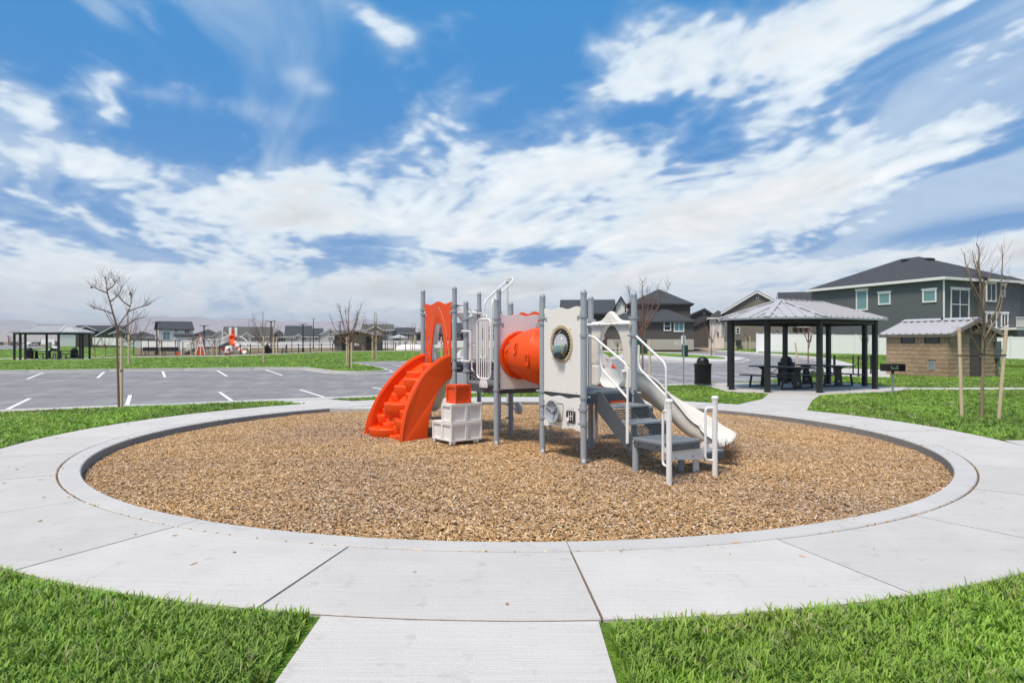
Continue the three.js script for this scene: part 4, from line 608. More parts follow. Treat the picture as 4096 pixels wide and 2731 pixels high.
    [['1', -.045, .115], ['3', .005, .115], ['5', .055, .115], ['2', -.045, -.115], ['4', .005, -.115], ['R', .055, -.115]].forEach(([t, a, b]) => part('digit', words(t, .034, .002).translate(gc[0] + a, gc[1] + b, .0165).applyMatrix4(m), std([.3, .3, .3], .7), dp));
  })();

  // tunnel inlet panel on the second deck (between H and J)
  (() => { const m = stand(...N.H, ...N.J), L = Math.hypot(N.J[0] - N.H[0], N.J[1] - N.H[1]), w = L - .12; part('tunnel_panel', slab(shape(wavy(w, .88, 2.0, .014), [ellipse(w / 2, 1.4, .33, .36, 32).reverse()]), .02, .003).translate(.06, 0, 0).applyMatrix4(m), MAT.panelWhite, S); })();

  // orange space pod behind the second deck, with white disc and pink dome
  (() => {
    const out = [[0, .62], [.66, .62], ...NO(14, (_, i) => { const t = i / 13 * Math.PI / 2; return [.66 * Math.cos(t), .70 + .73 * Math.sin(t)]; })];
    const m = M4().makeTranslation(1.30, 0, -11.75), o = part('space_pod', slab(shape(out), .42, .06).applyMatrix4(m), MAT.orange, S);
    part('pod_leg', [rod(P(1.45, -.2, 11.75), P(1.45, .66, 11.75), .03)], MAT.post, o);
    const dc = P(1.485, 1.26, 11.50); part('name_disc', new THREE.CylinderGeometry(.2, .2, .02, 40).rotateX(Math.PI / 2).translate(dc.x, dc.y, dc.z), MAT.white, o);
    part('lettering', [words('NO', .045).rotateZ(-.75).translate(dc.x + .125, dc.y + .075, dc.z + .0105), words('al', .045).rotateZ(.5).translate(dc.x - .1, dc.y + .12, dc.z + .0105)], std([.42, .43, .46], .6), o);
    part('pink_dome', new THREE.SphereGeometry(.15, 28, 16, 0, Math.PI * 2, 0, Math.PI / 2).rotateX(Math.PI / 2).translate(dc.x - .06, dc.y - .1, dc.z + .012), phy([.85, .35, .38], .1, { transmission: .75, thickness: 0 }), o);
  })();

  // stairs from the second deck
  (() => {
    const u = [.515, -.857], v = [.857, .515], a0 = [1.587 - .706 * u[0], 9.03 - .706 * u[1]];    // left end at the deck edge
    const at2 = (s, t) => [a0[0] + u[0] * t + v[0] * s, a0[1] + u[1] * t + v[1] * s], W = .62;
    const pt = (s, t, y) => P(...[at2(s, t)[0], y, at2(s, t)[1]]);
    const mS = (s) => M4().makeBasis(V3(u[0], 0, -u[1]), V3(0, 1, 0), V3(u[0], 0, -u[1]).cross(V3(0, 1, 0))).setPosition(at2(s, 0)[0], 0, -at2(s, 0)[1]);
    for (const s of [-.006, W + .006]) part('stringer', slab(shape([[-.02, .945], [.06, .945], [.72, .40], [.72, .20], [.62, .20], [-.02, .66]]), .012, .002).applyMatrix4(mS(s)), MAT.deck, S);
    const plate = (s0, s1, t0, t1, y, th, mat, name) => part(name, slab(shape([at2(s0, t0), at2(s1, t0), at2(s1, t1), at2(s0, t1)]), th, .004).applyMatrix4(M4().makeRotationX(-Math.PI / 2)).translate(0, y - th / 2, 0), mat, S);
    const rise = (t, y0, y1) => part('riser', perf(W - .01, y1 - y0 - .03, 11, 5).applyMatrix4(stand(...at2(.005, t), ...at2(W - .005, t), y0)), MAT.deck, S);
    rise(.01, .765, .935); plate(0, W, .0, .36, .76, .03, MAT.deckTop, 'tread'); rise(.35, .575, .745); plate(0, W, .34, .71, .57, .03, MAT.deckTop, 'tread'); rise(.70, .385, .555);
    part('orange_toe', box(.26, .03, .02, 0, 0, 0, Math.atan2(v[1], v[0])).translate(pt(.33, .02, .785).x, .785, pt(.33, .02, .785).z), MAT.orangePanel, S);
    const ld = plate(-.0, W + .02, .712, 1.30, .385, .035, MAT.deckTop, 'landing');
    const ribs = []; for (let i = 1; i < 16; i++) { const t = .72 + i * .036; ribs.push(beam(pt(.03, t, .386), pt(W - .02, t, .386), .012, .006)); } part('tread_ribs', ribs, MAT.deckTop, ld);
    part('landing_skirt', uvBox(new THREE.BoxGeometry(.588, .085, .012)).translate(.294, .31, 0).applyMatrix4(stand(...at2(-.004, .714), ...at2(-.004, 1.3))), MAT.deck, ld);
    part('landing_skirt', uvBox(new THREE.BoxGeometry(W + .02, .085, .012)).translate(W / 2, .31, 0).applyMatrix4(stand(...at2(0, 1.296), ...at2(W, 1.296))), MAT.deck, ld);
    for (const [s, t] of [[.12, 1.304], [.5, 1.304]]) part('bolt', ball(.012, pt(s, t, .31), 8, 6), MAT.dark, ld); for (const t of [.76, .85, 1.2]) part('bolt', ball(.011, pt(-.012, t, .32), 8, 6), MAT.dark, ld);
    part('support_leg', rod(pt(.03, .745, -.25), pt(.03, .745, .35), .043, .043, 18), MAT.post, S); part('support_leg', rod(pt(.6, 1.0, -.25), pt(.6, 1.0, .35), .043, .043, 18), MAT.post, S);
    part('support_plate', [slab(shape([[0, .16], [W + .17, .10], [W + .17, .225], [W + .1, .23], [W + .1, .27], [0, .27]]), .014, .002).translate(.02, 0, 0).applyMatrix4(stand(...at2(.02, 1.255), ...at2(W, 1.255)))], MAT.white, S); for (const s of [.25, .55, .76]) part('bolt', ball(.013, pt(s, 1.265, .165), 8, 6), MAT.galv, S);
    const ls = plate(W + .13, W + .50, .74, 1.27, .205, .03, MAT.deckTop, 'low_step'); part('landing_skirt', uvBox(new THREE.BoxGeometry(.37, .08, .012)).translate(.185, .135, 0).applyMatrix4(stand(...at2(W + .13, 1.266), ...at2(W + .5, 1.266))), MAT.deck, ls); part('landing_skirt', uvBox(new THREE.BoxGeometry(.53, .08, .012)).translate(.265, .135, 0).applyMatrix4(stand(...at2(W + .496, 1.266), ...at2(W + .496, .74))), MAT.deck, ls);
    part('support_leg', [box(.1, .4, .02, pt(W + .1, 1.15, 0).x, 0, pt(W + .1, 1.15, 0).z, Math.atan2(v[1], v[0]))], MAT.white, S);
    // white entry posts with ball caps and loop grips
    for (const [x, d, sg] of [[1.905, 8.27, -1], [2.60, 8.74, 1]]) {
      const o = part('entry_post', new THREE.CylinderGeometry(.0345, .0345, 1.15, 20).translate(x, .305, -d), MAT.white, S);
      part('knob_cap', new THREE.LatheGeometry([[.0001, .075], [.03, .073], [.045, .06], [.048, .045], [.043, .028], [.037, .012], [.037, -.03], [.0346, -.03]].map(([a, b]) => new THREE.Vector2(a, b)), 24).translate(x, .88, -d), MAT.white, o);
      const n = [-.78 * 1, -.30]; const g = (k, y) => P(x + n[0] * .16 * k * (sg > 0 ? 1 : .35) , y, d + (sg > 0 ? n[1] * .3 : .9) * .16 * k); part('loop_grip', pipe([g(.2, .80), g(1, .80), g(1, .13), g(.2, .13)], .0165, .09), MAT.white, o);
      const c = sg > 0 ? pt(W + .03, 1.28, 0) : pt(-.01, 1.28, 0); part('bracket', rbox(.05, .09, .012, .012, lerp(c.x, x, .25), .31, lerp(c.z, -d, .25), .5), MAT.white, o); part('bracket_arm', beam(V3(lerp(c.x, x, .1), .31, lerp(c.z, -d, .1)), P(x, .31, d), .02, .05), MAT.white, o);
      part('sticker', new THREE.CylinderGeometry(.0355, .0355, .06, 10, 1, true, -.6, 1.0).translate(x, .0, -d), MAT.cream, o);
    }
    // stair handrails
    const pI = P(N.I[0], 0, N.I[1]), pK = P(N.K[0], 0, N.K[1]);
    for (const [s, k] of [[-.035, pI], [W + .035, pK]]) {
      const b = pt(s, .66, 0), tY = 1.725, a = V3(k.x, tY, k.z), st = pt(s, .10, 0), r = .0175;
      const g = [pipe([a, V3(lerp(a.x, st.x, .5), tY, lerp(a.z, st.z, .5)), V3(b.x, 1.335, b.z), V3(b.x, .36, b.z)], r, .09)];
      const up = V3(lerp(st.x, b.x, .0), 0, lerp(st.z, b.z, .0)); g.push(pipe([V3(up.x, 1.60, up.z), V3(up.x, 1.27, up.z), V3(b.x, .90, b.z)], r, .09));
      part('handrail', g, MAT.white, S); part('handrail_sleeve', rod(V3(b.x, .30, b.z), V3(b.x, .83, b.z), .0235, .0235, 14), MAT.white, S);
    }
  })();

  // white bar gate beside post F, grab rails, fire pole
  (() => {
    const m = stand(...N.C, ...N.Fp), L = Math.hypot(N.Fp[0] - N.C[0], N.Fp[1] - N.C[1]), x1 = L - .075, x0 = x1 - .44;
    const gate = part('bar_gate', pipe([V3(x0, 1.03, .07), V3(x1, 1.03, .07), V3(x1, 2.02, .07), V3(x0, 2.02, .07)], .016, .09, 10, true).applyMatrix4(m), MAT.white, S);
    for (let i = 1; i < 6; i++) part('bar', rod(V3(lerp(x0, x1, i / 6), 1.035, .07), V3(lerp(x0, x1, i / 6), 2.015, .07), .0105).applyMatrix4(m), MAT.white, gate);
    part('gate_foot', slab(shape([[-.13, -.06], [-.12, -.09], [.12, -.09], [.13, -.06], [.12, -.02], [.09, .04], [.07, .06], [-.07, .06], [-.09, .04], [-.12, -.02]]), .014, .002).translate((x0 + x1) / 2, .97, .075).applyMatrix4(m), MAT.white, gate); for (const s of [-.07, .07]) part('bolt', ball(.012, V3((x0 + x1) / 2 + s, .93, .086), 8, 6).applyMatrix4(m), MAT.steel, gate);
    // barrier on the back side D-E
    const m2 = stand(...N.D, ...N.E), L2 = Math.hypot(N.E[0] - N.D[0], N.E[1] - N.D[1]); const g2 = part('bar_gate', pipe([V3(.08, 1.32, 0), V3(.45, 1.32, 0), V3(.45, 2.17, 0), V3(.08, 2.17, 0)], .016, .06, 8, true).applyMatrix4(m2), MAT.white, S); for (let i = 1; i < 4; i++) part('bar', rod(V3(.08 + .37 * i / 4, 1.32, 0), V3(.08 + .37 * i / 4, 2.17, 0), .0105).applyMatrix4(m2), MAT.white, g2);
    // loop grips on posts C and B
    const c = (dx, y, dd) => P(N.C[0] + dx, y, N.C[1] + dd); part('loop_grip', [pipe([c(-.06, 1.83, -.075), c(.085, 1.83, -.075), c(.085, 1.30, -.075), c(-.06, 1.30, -.075)], .017, .05), ball(.02, c(-.06, 1.83, -.075)), ball(.02, c(-.06, 1.30, -.075))], MAT.white, S);
    part('loop_grip', pipe([c(0.05, 2.08, -.02), c(.12, 2.12, 0), c(.13, 2.03, .05), c(.1, 1.98, .05), c(.1, 1.15, .05), c(.14, 1.12, -.02)], .016, .05), MAT.white, S);
    const b = (dx, y, dd) => P(N.B[0] + dx, y, N.B[1] + dd); part('grab_rail', pipe([b(.04, 2.32, 0), b(.16, 2.32, .05), b(.3, 2.24, .1), b(.3, 2.1, .1)], .016, .07), MAT.white, S); part('grab_rail', [rod(b(.21, 2.29, .06), b(.235, 1.37, .06), .014), pipe([b(.03, 1.34, 0), b(.22, 1.36, .05), b(.34, 1.27, .1)], .016, .06)], MAT.white, S);
    part('grab_rail', pipe([P(N.E[0] + .04, 2.1, N.E[1]), P(N.E[0] + .12, 2.02, N.E[1] - .1), P(N.G[0] - .05, 2.0, N.G[1])], .016, .06), MAT.white, S);
    // fire pole with overhead rails
    const px = -.095, pd = 14.2, y1 = 2.96; part('fire_pole', rod(P(px, -.2, pd), P(px, y1, pd), .0225, .0225, 14), MAT.white, S); part('pole_collar', rbox(.075, .1, .075, .01, px, y1 - .03, -pd), MAT.panelWhite, S);
    const r1 = P(-.555, 1.28, 13.62), r2 = P(-.385, 1.28, 13.23); part('overhead_rail', pipe([r1, V3(r1.x, 2.44, r1.z), P(px - .02, y1 - .05, pd + .02), P(px + .12, y1 + .02, pd - .05), P(px + .1, y1 - .1, pd - .25), V3(r2.x, 2.44, r2.z), r2], .019, .12), MAT.white, S);
    part('activity_disc', [new THREE.CylinderGeometry(.115, .115, .05, 32).rotateZ(Math.PI / 2).rotateY(.5).translate(.12, .42, -12.62), rod(P(.02, .42, 12.5), P(.12, .42, 12.62), .02)], MAT.panelWhite, S);
    part('tunnel_leg', [rod(P(.66, -.2, 11.7), P(.66, .45, 11.7), .016), rod(P(.51, .27, 11.66), P(.66, .27, 11.7), .014)], MAT.post, S);
  })();
})();
// ---------------------------------------------------------------- play crates and tumbleweed
(() => {
  const w = .305, th = 37 * Math.PI / 180, U = V3(Math.cos(th), 0, -Math.sin(th)), Wd = V3(-Math.sin(th), 0, -Math.cos(th)), c0 = P(-.985, 0, 11.06);
  const crate = (i, j, nx, nz, y, mat, label, grp) => { // corner cell i, j
    const base = c0.clone().addScaledVector(U, i * w).addScaledVector(Wd, j * w), t = thing('play_crate', label, 'crate', [base.x, y, base.z], 0, grp), m = M4().makeBasis(U, V3(0, 1, 0), Wd.clone().negate());
    const X = nx * w, Z = nz * w, b = .02;
    part('body', box(X - .05, w - .03, Z - .05, X / 2, w / 2, -Z / 2).applyMatrix4(m), mat, t);
    part('lid', rbox(X, .018, Z, .006, X / 2, w - .009, -Z / 2).applyMatrix4(m), mat, t);
    const face = (len, n, tf, f) => { for (let k = 0; k < n; k++) { const fr = slab(shape([[0, 0], [w, 0], [w, w - .019], [0, w - .019]], [[[.028, .03], [.028, w - .045], [w - .028, w - .045], [w - .028, .03]]]), .022, .004).translate(k * w, 0, -.012); part('face_frame', fr.applyMatrix4(tf).applyMatrix4(m), mat, t); for (const x of [.07, w - .07]) part('bolt', ball(.007, V3(k * w + x, .034, -.006), 6, 4).applyMatrix4(tf).applyMatrix4(m), MAT.galv, t); } };
    face(X, nx, M4(), 'front'); face(Z, nz, M4().makeRotationY(-Math.PI / 2).setPosition(0, 0, -Z), 'left');
    face(X, nx, M4().makeRotationY(Math.PI).setPosition(X, 0, -Z), 'b'); face(Z, nz, M4().makeRotationY(Math.PI / 2).setPosition(X, 0, 0), 'r');
    return [t, m, X, Z];
  };
  const [t, m, X, Z] = crate(0, 0, 2, 2, .015, MAT.panelWhite, 'wide white framed plastic crate on feet, bottom of the stack'); 
  for (const [x, z] of [[.05, -.05], [X - .1, -.05], [.05, -Z + .05], [X - .1, -Z + .05]]) part('foot', slab(shape([[-.05, 0], [.06, 0], [.04, -.05], [.015, -.05], [-.005, -.02], [-.03, -.05], [-.045, -.05]]), .05, .004).translate(x, 0, z).applyMatrix4(m), MAT.panelWhite, t);
  crate(0, .02, 2, 1, .015 + w + .002, MAT.panelWhite, 'long white framed plastic crate, middle of the stack');
  crate(.32, .06, 1, 1, .015 + 2 * w + .006, MAT.orangePanel, 'small orange cube crate on top of the white crates');
})();
(() => {
  const rr = rng(7), c = V3(3.02, mulchY(3.02, 9.62) + .2, -9.62), g = []; const t = thing('tumbleweed', 'dry brown tumbleweed caught under the slide exit', 'tumbleweed', [c.x, c.y - .2, c.z]);
  for (let i = 0; i < 420; i++) { let p = V3((rr() - .5) * .1, .1 + rr() * .1, (rr() - .5) * .1), d = V3(rr() - .5, rr() - .45, rr() - .5).normalize(); const pts = [p.clone()]; for (let k = 0; k < 5; k++) { d.add(V3(rr() - .5, rr() - .5, rr() - .5).multiplyScalar(.8)).normalize(); p = p.clone().addScaledVector(d, .035 + .03 * rr()); const q = V3(p.x / .24, (p.y - .19) / .21, p.z / .22); if (q.length() > 1) p = V3(q.x / q.length() * .24, q.y / q.length() * .21 + .19, q.z / q.length() * .22); pts.push(p); } for (let k = 0; k < 5; k++) g.push(rod(pts[k], pts[k + 1], .0017, .0012, 3, true)); }
  part('twigs', g, std([.19, .13, .085], .95), t);
})();
// ---------------------------------------------------------------- shelters and park furniture
const place = (px, py) => { const [x, d] = gp(px, py); return [x, T(x, d), -d]; };
function pavilion(x, y, d, deg, label) {
  const t = thing('picnic_shelter', label, 'shelter', [x, y, -d], deg * Math.PI / 180, 'picnic shelters of the park');
  const C = [[-2.85, .72], [-1.63, 1.78], [1.63, 1.78], [2.85, .72], [2.85, -.72], [1.63, -1.78], [-1.63, -1.78], [-2.85, -.72]], eH = 2.40, rH = 3.08, rid = 1.22;
  C.forEach(([a, b]) => part('post', [rbox(.15, eH, .15, .012, a, eH / 2, b), box(.22, .012, .22, a, .006, b)], MAT.blackSteel, t));
  C.forEach((p, i) => { const q = C[(i + 1) % 8]; part('beam', beam(V3(p[0], eH - .08, p[1]), V3(q[0], eH - .08, q[1]), .1, .16), MAT.blackSteel, t); });
  const k = 1.165, E = C.map(([a, b]) => V3(a + Math.sign(a) * .34 * (Math.abs(a) > 2 ? 1 : .62), eH + .02, b + Math.sign(b) * .34 * (Math.abs(b) > 1 ? 1 : .62)));
  const rE = [V3(-rid, rH, 0), V3(rid, rH, 0)];
  const apex = [0, 0, 1, 1, 1, 1, 0, 0];
  for (let i = 0; i < 8; i++) {
    const j = (i + 1) % 8, a = E[i], b = E[j], A = rE[apex[i]], B = rE[apex[j]], quad = apex[i] !== apex[j];
    const e = b.clone().sub(a).normalize(), n = e.clone().cross(A.clone().sub(a)).normalize(); if (n.y < 0) n.negate(); const up = n.clone().cross(e).normalize(); if (up.y < 0) up.negate();
    const to = (v) => { const r = v.clone().sub(a); return [r.dot(e), r.dot(up)]; }, poly = quad ? [to(a), to(b), to(B), to(A)] : [to(a), to(b), to(A)];
    const m = M4().makeBasis(e, up, e.clone().cross(up)).setPosition(a), s = e.clone().cross(up).dot(n) > 0 ? 1 : -1;
    const panel = part('roof_panel', slab(shape(poly), .02).translate(0, 0, s * .012).applyMatrix4(m), MAT.roofMetal, t);
    const L = a.distanceTo(b), nr = Math.round(L / .3); for (let r = 1; r < nr; r++) { const x = r / nr * L; let h = 0; for (let q = 0; q < poly.length; q++) { const p1 = poly[q], p2 = poly[(q + 1) % poly.length]; if ((p1[0] - x) * (p2[0] - x) < 0) { const yy = lerp(p1[1], p2[1], (x - p1[0]) / (p2[0] - p1[0])); h = Math.max(h, yy); } } if (h < .15) continue; part('roof_rib', box(.05, h - .05, .055, x, (h - .05) / 2, s * .042).applyMatrix4(m), MAT.roofMetal, panel); }
    part('hip_cap', beam(a.clone().addScaledVector(n, .045), A.clone().addScaledVector(n, .03).add(V3(0, .02, 0)), .2, .018), MAT.roofMetal, t);
    part('eave_trim', beam(a.clone().add(V3(0, -.01, 0)), b.clone().add(V3(0, -.01, 0)), .035, .06), MAT.galv, t);
    part('soffit', slab(shape(poly), .01).translate(0, 0, -s * .03).applyMatrix4(m), MAT.blackSteel, t);
  }
  part('ridge_cap', beam(rE[0].clone().add(V3(-.05, .05, 0)), rE[1].clone().add(V3(.05, .05, 0)), .24, .02), MAT.roofMetal, t);
  for (const s of [-1, 1]) part('rafter', beam(V3(0, eH - .05, s * 1.75), V3(0, rH - .12, 0), .08, .14), MAT.blackSteel, t);
  return t;
}
pavilion(10.34, -.006, 24.43, 33, 'open picnic shelter with silver hip roof beside the tan block building');
function trashCan(x, y, z, label) {
  const t = thing('trash_can', label, 'trash can', [x, y, z], 0, 'domed black trash cans'), n = 48, bars = [];
  part('liner', new THREE.CylinderGeometry(.285, .27, .72, 32).translate(0, .42, 0), MAT.black, t);
  for (let i = 0; i < n; i++) for (const s of [-1, 1]) { const a = i / n * 6.2832, b = a + s * .5; bars.push(rod(V3(.305 * Math.cos(a), .08, .305 * Math.sin(a)), V3(.312 * Math.cos(b), .78, .312 * Math.sin(b)), .005, .005, 4, true)); }
  part('mesh_basket', bars, MAT.blackSteel, t).userData.kind = 'stuff';
  for (const y2 of [.06, .78]) part('band', new THREE.TorusGeometry(.312, .018, 8, 40).rotateX(Math.PI / 2).translate(0, y2, 0), MAT.blackSteel, t);
  part('rim', new THREE.CylinderGeometry(.33, .33, .03, 40).translate(0, .81, 0), MAT.blackSteel, t);
  part('dome', new THREE.LatheGeometry([[.0001, .255], [.08, .245], [.15, .212], [.2, .16], [.225, .09], [.232, 0]].map(([a, b]) => new THREE.Vector2(a, b)), 32).translate(0, .825, 0), MAT.black, t);
  return t;
}
{ const a = place(2812, 1541), b = place(3146, 1531); trashCan(a[0], 0, a[2], 'domed black mesh trash can on the lawn edge beside the shelter corner'); trashCan(b[0], 0, b[2], 'domed black mesh trash can behind the picnic tables'); }
function picnicTable(x, y, d, deg, label, grp = 'picnic tables under the shelter') {
  const t = thing('picnic_table', label, 'picnic table', [x, y, -d], deg * Math.PI / 180, grp);
  part('tabletop', rbox(2.35, .045, .76, .015, 0, .745, 0), MAT.blackSteel, t);
  for (const s of [-1, 1]) part('bench_seat', rbox(2.35, .04, .27, .012, 0, .44, s * .68), MAT.blackSteel, t);
  for (const s of [-1, 1]) {
    const px = s * .74;
    part('pedestal', slab(shape([[-.20, .03], [.20, .03], [.13, .62], [.26, .70], [.30, .723], [-.30, .723], [-.26, .70], [-.13, .62]]), .05, .006).rotateY(Math.PI / 2).translate(px, 0, 0), MAT.blackSteel, t);
    part('foot_bar', beam(V3(px, .035, -.72), V3(px, .035, .72), .05, .05), MAT.blackSteel, t);
    for (const q of [-1, 1]) part('bench_leg', beam(V3(px, .03, q * .72), V3(px, .42, q * .64), .05, .06), MAT.blackSteel, t);
    part('brace', rod(V3(px * .98, .34, 0), V3(px * .1, .72, 0), .013), MAT.blackSteel, t);
    part('maker_plate', box(.05, .05, .004, 0, 0, 0).rotateY(Math.PI / 2).translate(px + .028, .2, 0), MAT.galv, t);
  }
  return t;
}
{ const a = Math.atan2(.91, .42) * 180 / Math.PI; picnicTable(9.55, 0, 24.25, -65, 'black metal picnic table nearer the shelter walk, in front of a trash can'); picnicTable(11.65, 0, 25.65, -66, 'black metal picnic table at the lawn side of the shelter'); }
(() => { // grill
  const t = thing('park_grill', 'black steel charcoal grill on a galvanised post beside the shelter', 'grill', [12.42, 0, -22.25], .12);
  part('post', rod(V3(0, -.1, 0), V3(0, .66, 0), .035, .035, 14), MAT.galv, t); part('collar', rod(V3(0, .6, 0), V3(0, .7, 0), .045), MAT.black, t);
  part('firebox', [box(.6, .012, .4, 0, .69, 0), box(.012, .23, .4, -.3, .805, 0), box(.012, .23, .4, .3, .805, 0), box(.6, .23, .012, 0, .805, -.2), box(.35, .1, .012, -.13, .745, .2)], MAT.black, t);
  part('side_plate', slab(shape([[-.28, .69], [.1, .69], [.1, .92], [-.25, .92], [-.28, .9]]), .012).translate(-.03, 0, .207), MAT.black, t); part('grate_handle', [rod(V3(-.2, .78, .22), V3(0, .78, .22), .01), rod(V3(-.2, .78, .2), V3(-.2, .86, .21), .009), rod(V3(0, .78, .2), V3(0, .86, .21), .009)], MAT.galv, t);
  for (const s of [-.2, .02]) part('height_notches', NO(4, (_, i) => box(.012, .02, .006, s + .012 * Math.sin(i * 2), .76 + i * .035, .217)), std([.5, .45, .32], .7), t);
})();
(() => { // utility sign and dog-bag dispenser on a metal post
  const [x, y, z] = place(2735, 1538), s = thing('sign_post', 'galvanised post with white sign back and green box by the parking lot', 'sign', [x, 0, z]);
  part('post', box(.05, 1.95, .04, 0, .97, 0), MAT.galv, s); part('sign_plate', rbox(.17, .3, .006, .002, 0, 1.72, -.03), MAT.trim, s); part('dispenser', rbox(.22, .44, .12, .02, .07, 1.29, -.07), MAT.green, s);
})();
// block-built utility shed
(() => {
  const ex = V3(.94, 0, -.342).normalize(), ez = V3(0, 1, 0).cross(ex).negate(); // ex along the gable wall, ez away along the long wall
  const away = V3(-.342, 0, -.94).normalize(), cx = 20.18, cd = 31.5, y0 = -.04, GW = 3.16, LW = 3.36, H = 2.04, PK = 2.66;
  const t = thing('utility_shed', 'small tan split-block shed with brown door and ribbed metal roof', 'shed', [cx, y0, -cd]);
  const mg = M4().makeBasis(ex, V3(0, 1, 0), ex.clone().cross(V3(0, 1, 0))), lf = away.clone().negate(), ml = M4().makeBasis(lf, V3(0, 1, 0), lf.clone().cross(V3(0, 1, 0))).setPosition(away.clone().multiplyScalar(LW)); // long wall runs from far left to the corner
  const mortar = std([.30, .22, .15], .95), blockM = [0, 1, 2, 3].map((i) => std([.33 + .025 * i, .24 + .017 * i, .16 + .011 * i], .95, { bumpMap: coarseBump, bumpScale: .02 }));
  // core
  const core = [[0, 0], [GW, 0], [GW, H], [GW / 2, PK], [0, H]]; part('core_wall', new THREE.ExtrudeGeometry(shape(core.map(([a, b]) => [lerp(a, GW / 2, .012), b * .995])), { depth: LW - .04, bevelEnabled: false }).translate(0, 0, -LW + .02).applyMatrix4(mg), mortar, t);
  const variants = NO(5, (_, v) => { const rr = rng(v + 60), g = new THREE.BoxGeometry(1, 1, 1, 5, 3, 1), p = g.attributes.position; for (let i = 0; i < p.count; i++) if (p.getZ(i) > 0) { const edge = Math.abs(p.getX(i)) > .49 || Math.abs(p.getY(i)) > .49; p.setZ(i, edge ? .25 : .5 + .7 * (vn(p.getX(i) * 4 + v * 7, p.getY(i) * 3 + v * 3) - .35)); } g.computeVertexNormals(); return uvBox(g, 1); });
  const rr = rng(12); const block = (m, x, y, w, h) => { const g = variants[(rr() * 5) | 0], o = new THREE.Mesh(g, blockM[(rr() * 4) | 0]); o.name = 'block'; o.castShadow = o.receiveShadow = true; o.applyMatrix4(M4().copy(m).multiply(M4().makeTranslation(x, y, .015)).multiply(M4().makeScale(w - .008, h - .008, .036))); t.add(o); };
  const ch = .204;
  const wall = (m, W, skip, limit) => { for (let r = 0; r < 13; r++) { const y = r * ch; if (y + ch > PK) break; let x = (r % 2) ? -.2 : 0; for (; x < W - .02; x += .4) { let a = Math.max(x, 0), b = Math.min(x + .4, W); const L = limit(y + ch * .9); a = Math.max(a, L[0]); b = Math.min(b, L[1]); if (b - a < .06) continue; for (const [u0, v0, u1, v1] of skip) if (y + ch / 2 > v0 && y + ch / 2 < v1) { if (a >= u0 - .02 && b <= u1 + .02) { a = b; } else if (a < u1 && b > u1) a = Math.max(a, u1); else if (b > u0 && a < u0) b = Math.min(b, u0); } if (b - a > .05) block(m, (a + b) / 2, y + ch / 2, b - a, ch); } } };
  const doorX = 1.33, doorW = .74;
  wall(mg, GW, [[doorX, 0, doorX + doorW, 2.03]], (y) => y < H ? [0, GW] : [(y - H) / (PK - H) * GW / 2 * .93, GW - (y - H) / (PK - H) * GW / 2 * .93]);
  wall(ml, LW, [[.86, 1.62, 1.62, 1.9], [2.15, 1.62, 2.92, 1.9], [2.32, .35, 2.72, .75]], (y) => y < H + .01 ? [0, LW] : [0, 0]);
  // door
  const brown = phy([.085, .065, .062], .55); const d = part('door', rbox(doorW - .08, 1.95, .04, .004, doorX + doorW / 2, .98, .0).applyMatrix4(mg), brown, t);
  part('door_frame', [box(.04, 2.02, .07, doorX + .02, 1.01, .01), box(.04, 2.02, .07, doorX + doorW - .02, 1.01, .01), box(doorW, .04, .07, doorX + doorW / 2, 2.0, .011)].map((g) => g.applyMatrix4(mg)), brown, d); part('threshold', box(doorW, .02, .1, doorX + doorW / 2, .01, .03).applyMatrix4(mg), MAT.galv, d);
  part('handle', [rod(V3(doorX + doorW - .12, 1.0, .02), V3(doorX + doorW - .12, 1.0, .08), .022), rod(V3(doorX + doorW - .13, 1.0, .075), V3(doorX + doorW - .02, 1.0, .075), .012)].map((g) => g.applyMatrix4(mg)), MAT.steel, d); for (const y of [.3, 1.0, 1.7]) part('hinge', box(.015, .1, .02, doorX + .05, y, .03).applyMatrix4(mg), MAT.steel, d);
  // louvre windows
  for (const [a, b] of [[.86, 1.62], [2.15, 2.92]]) { const w = part('window', [box(b - a - .01, .035, .06, (a + b) / 2, 1.625, .015), box(b - a - .01, .035, .06, (a + b) / 2, 1.875, .015), box(.035, .27, .058, a + .02, 1.75, .015), box(.035, .27, .058, b - .02, 1.75, .015)].map((g) => g.applyMatrix4(ml)), std([.03, .018, .014], .6), t); part('pane', box(b - a - .07, .21, .01, (a + b) / 2, 1.75, .01).applyMatrix4(ml), std([.07, .08, .085], .35), w); }
  const v = part('vent', [box(.4, .05, .06, 2.52, .375, .02), box(.4, .05, .06, 2.52, .725, .02), box(.05, .3, .058, 2.345, .55, .02), box(.05, .3, .058, 2.695, .55, .02)].map((g) => g.applyMatrix4(ml)), MAT.galv, t); for (let i = 0; i < 9; i++) part('louvre', box(.3, .022, .02, 2.52, .43 + i * .03, .012).applyMatrix4(M4().copy(ml)), MAT.galv, v);
  // roof
  const slope = Math.atan2(PK - H, GW / 2), rl = (GW / 2 + .22) / Math.cos(slope), RL = LW + .5;
  for (const s of [-1, 1]) {
    const mr = M4().copy(mg).multiply(M4().makeTranslation(GW / 2, PK + .07, -LW / 2)).multiply(M4().makeRotationZ(s * -slope)); // x along the slope
    const p = part('roof_panel', box(rl, .03, RL, s * rl / 2, 0, 0).applyMatrix4(mr), phy([.56, .54, .56], .4, { metalness: .3 }), t);
    const nr = 10; for (let i = 0; i <= nr; i++) part('roof_rib', slab(shape([[-.075, -.01], [-.04, .06], [.04, .06], [.075, -.01]]), rl).rotateY(Math.PI / 2).translate(s * rl / 2, .014, -RL / 2 + .08 + (RL - .16) * i / nr).applyMatrix4(mr), MAT.roofMetal, p);
    part('fascia', box(.03, .16, RL + .02, s * (rl + .01), -.06, 0).applyMatrix4(mr), MAT.roofTrim, t);
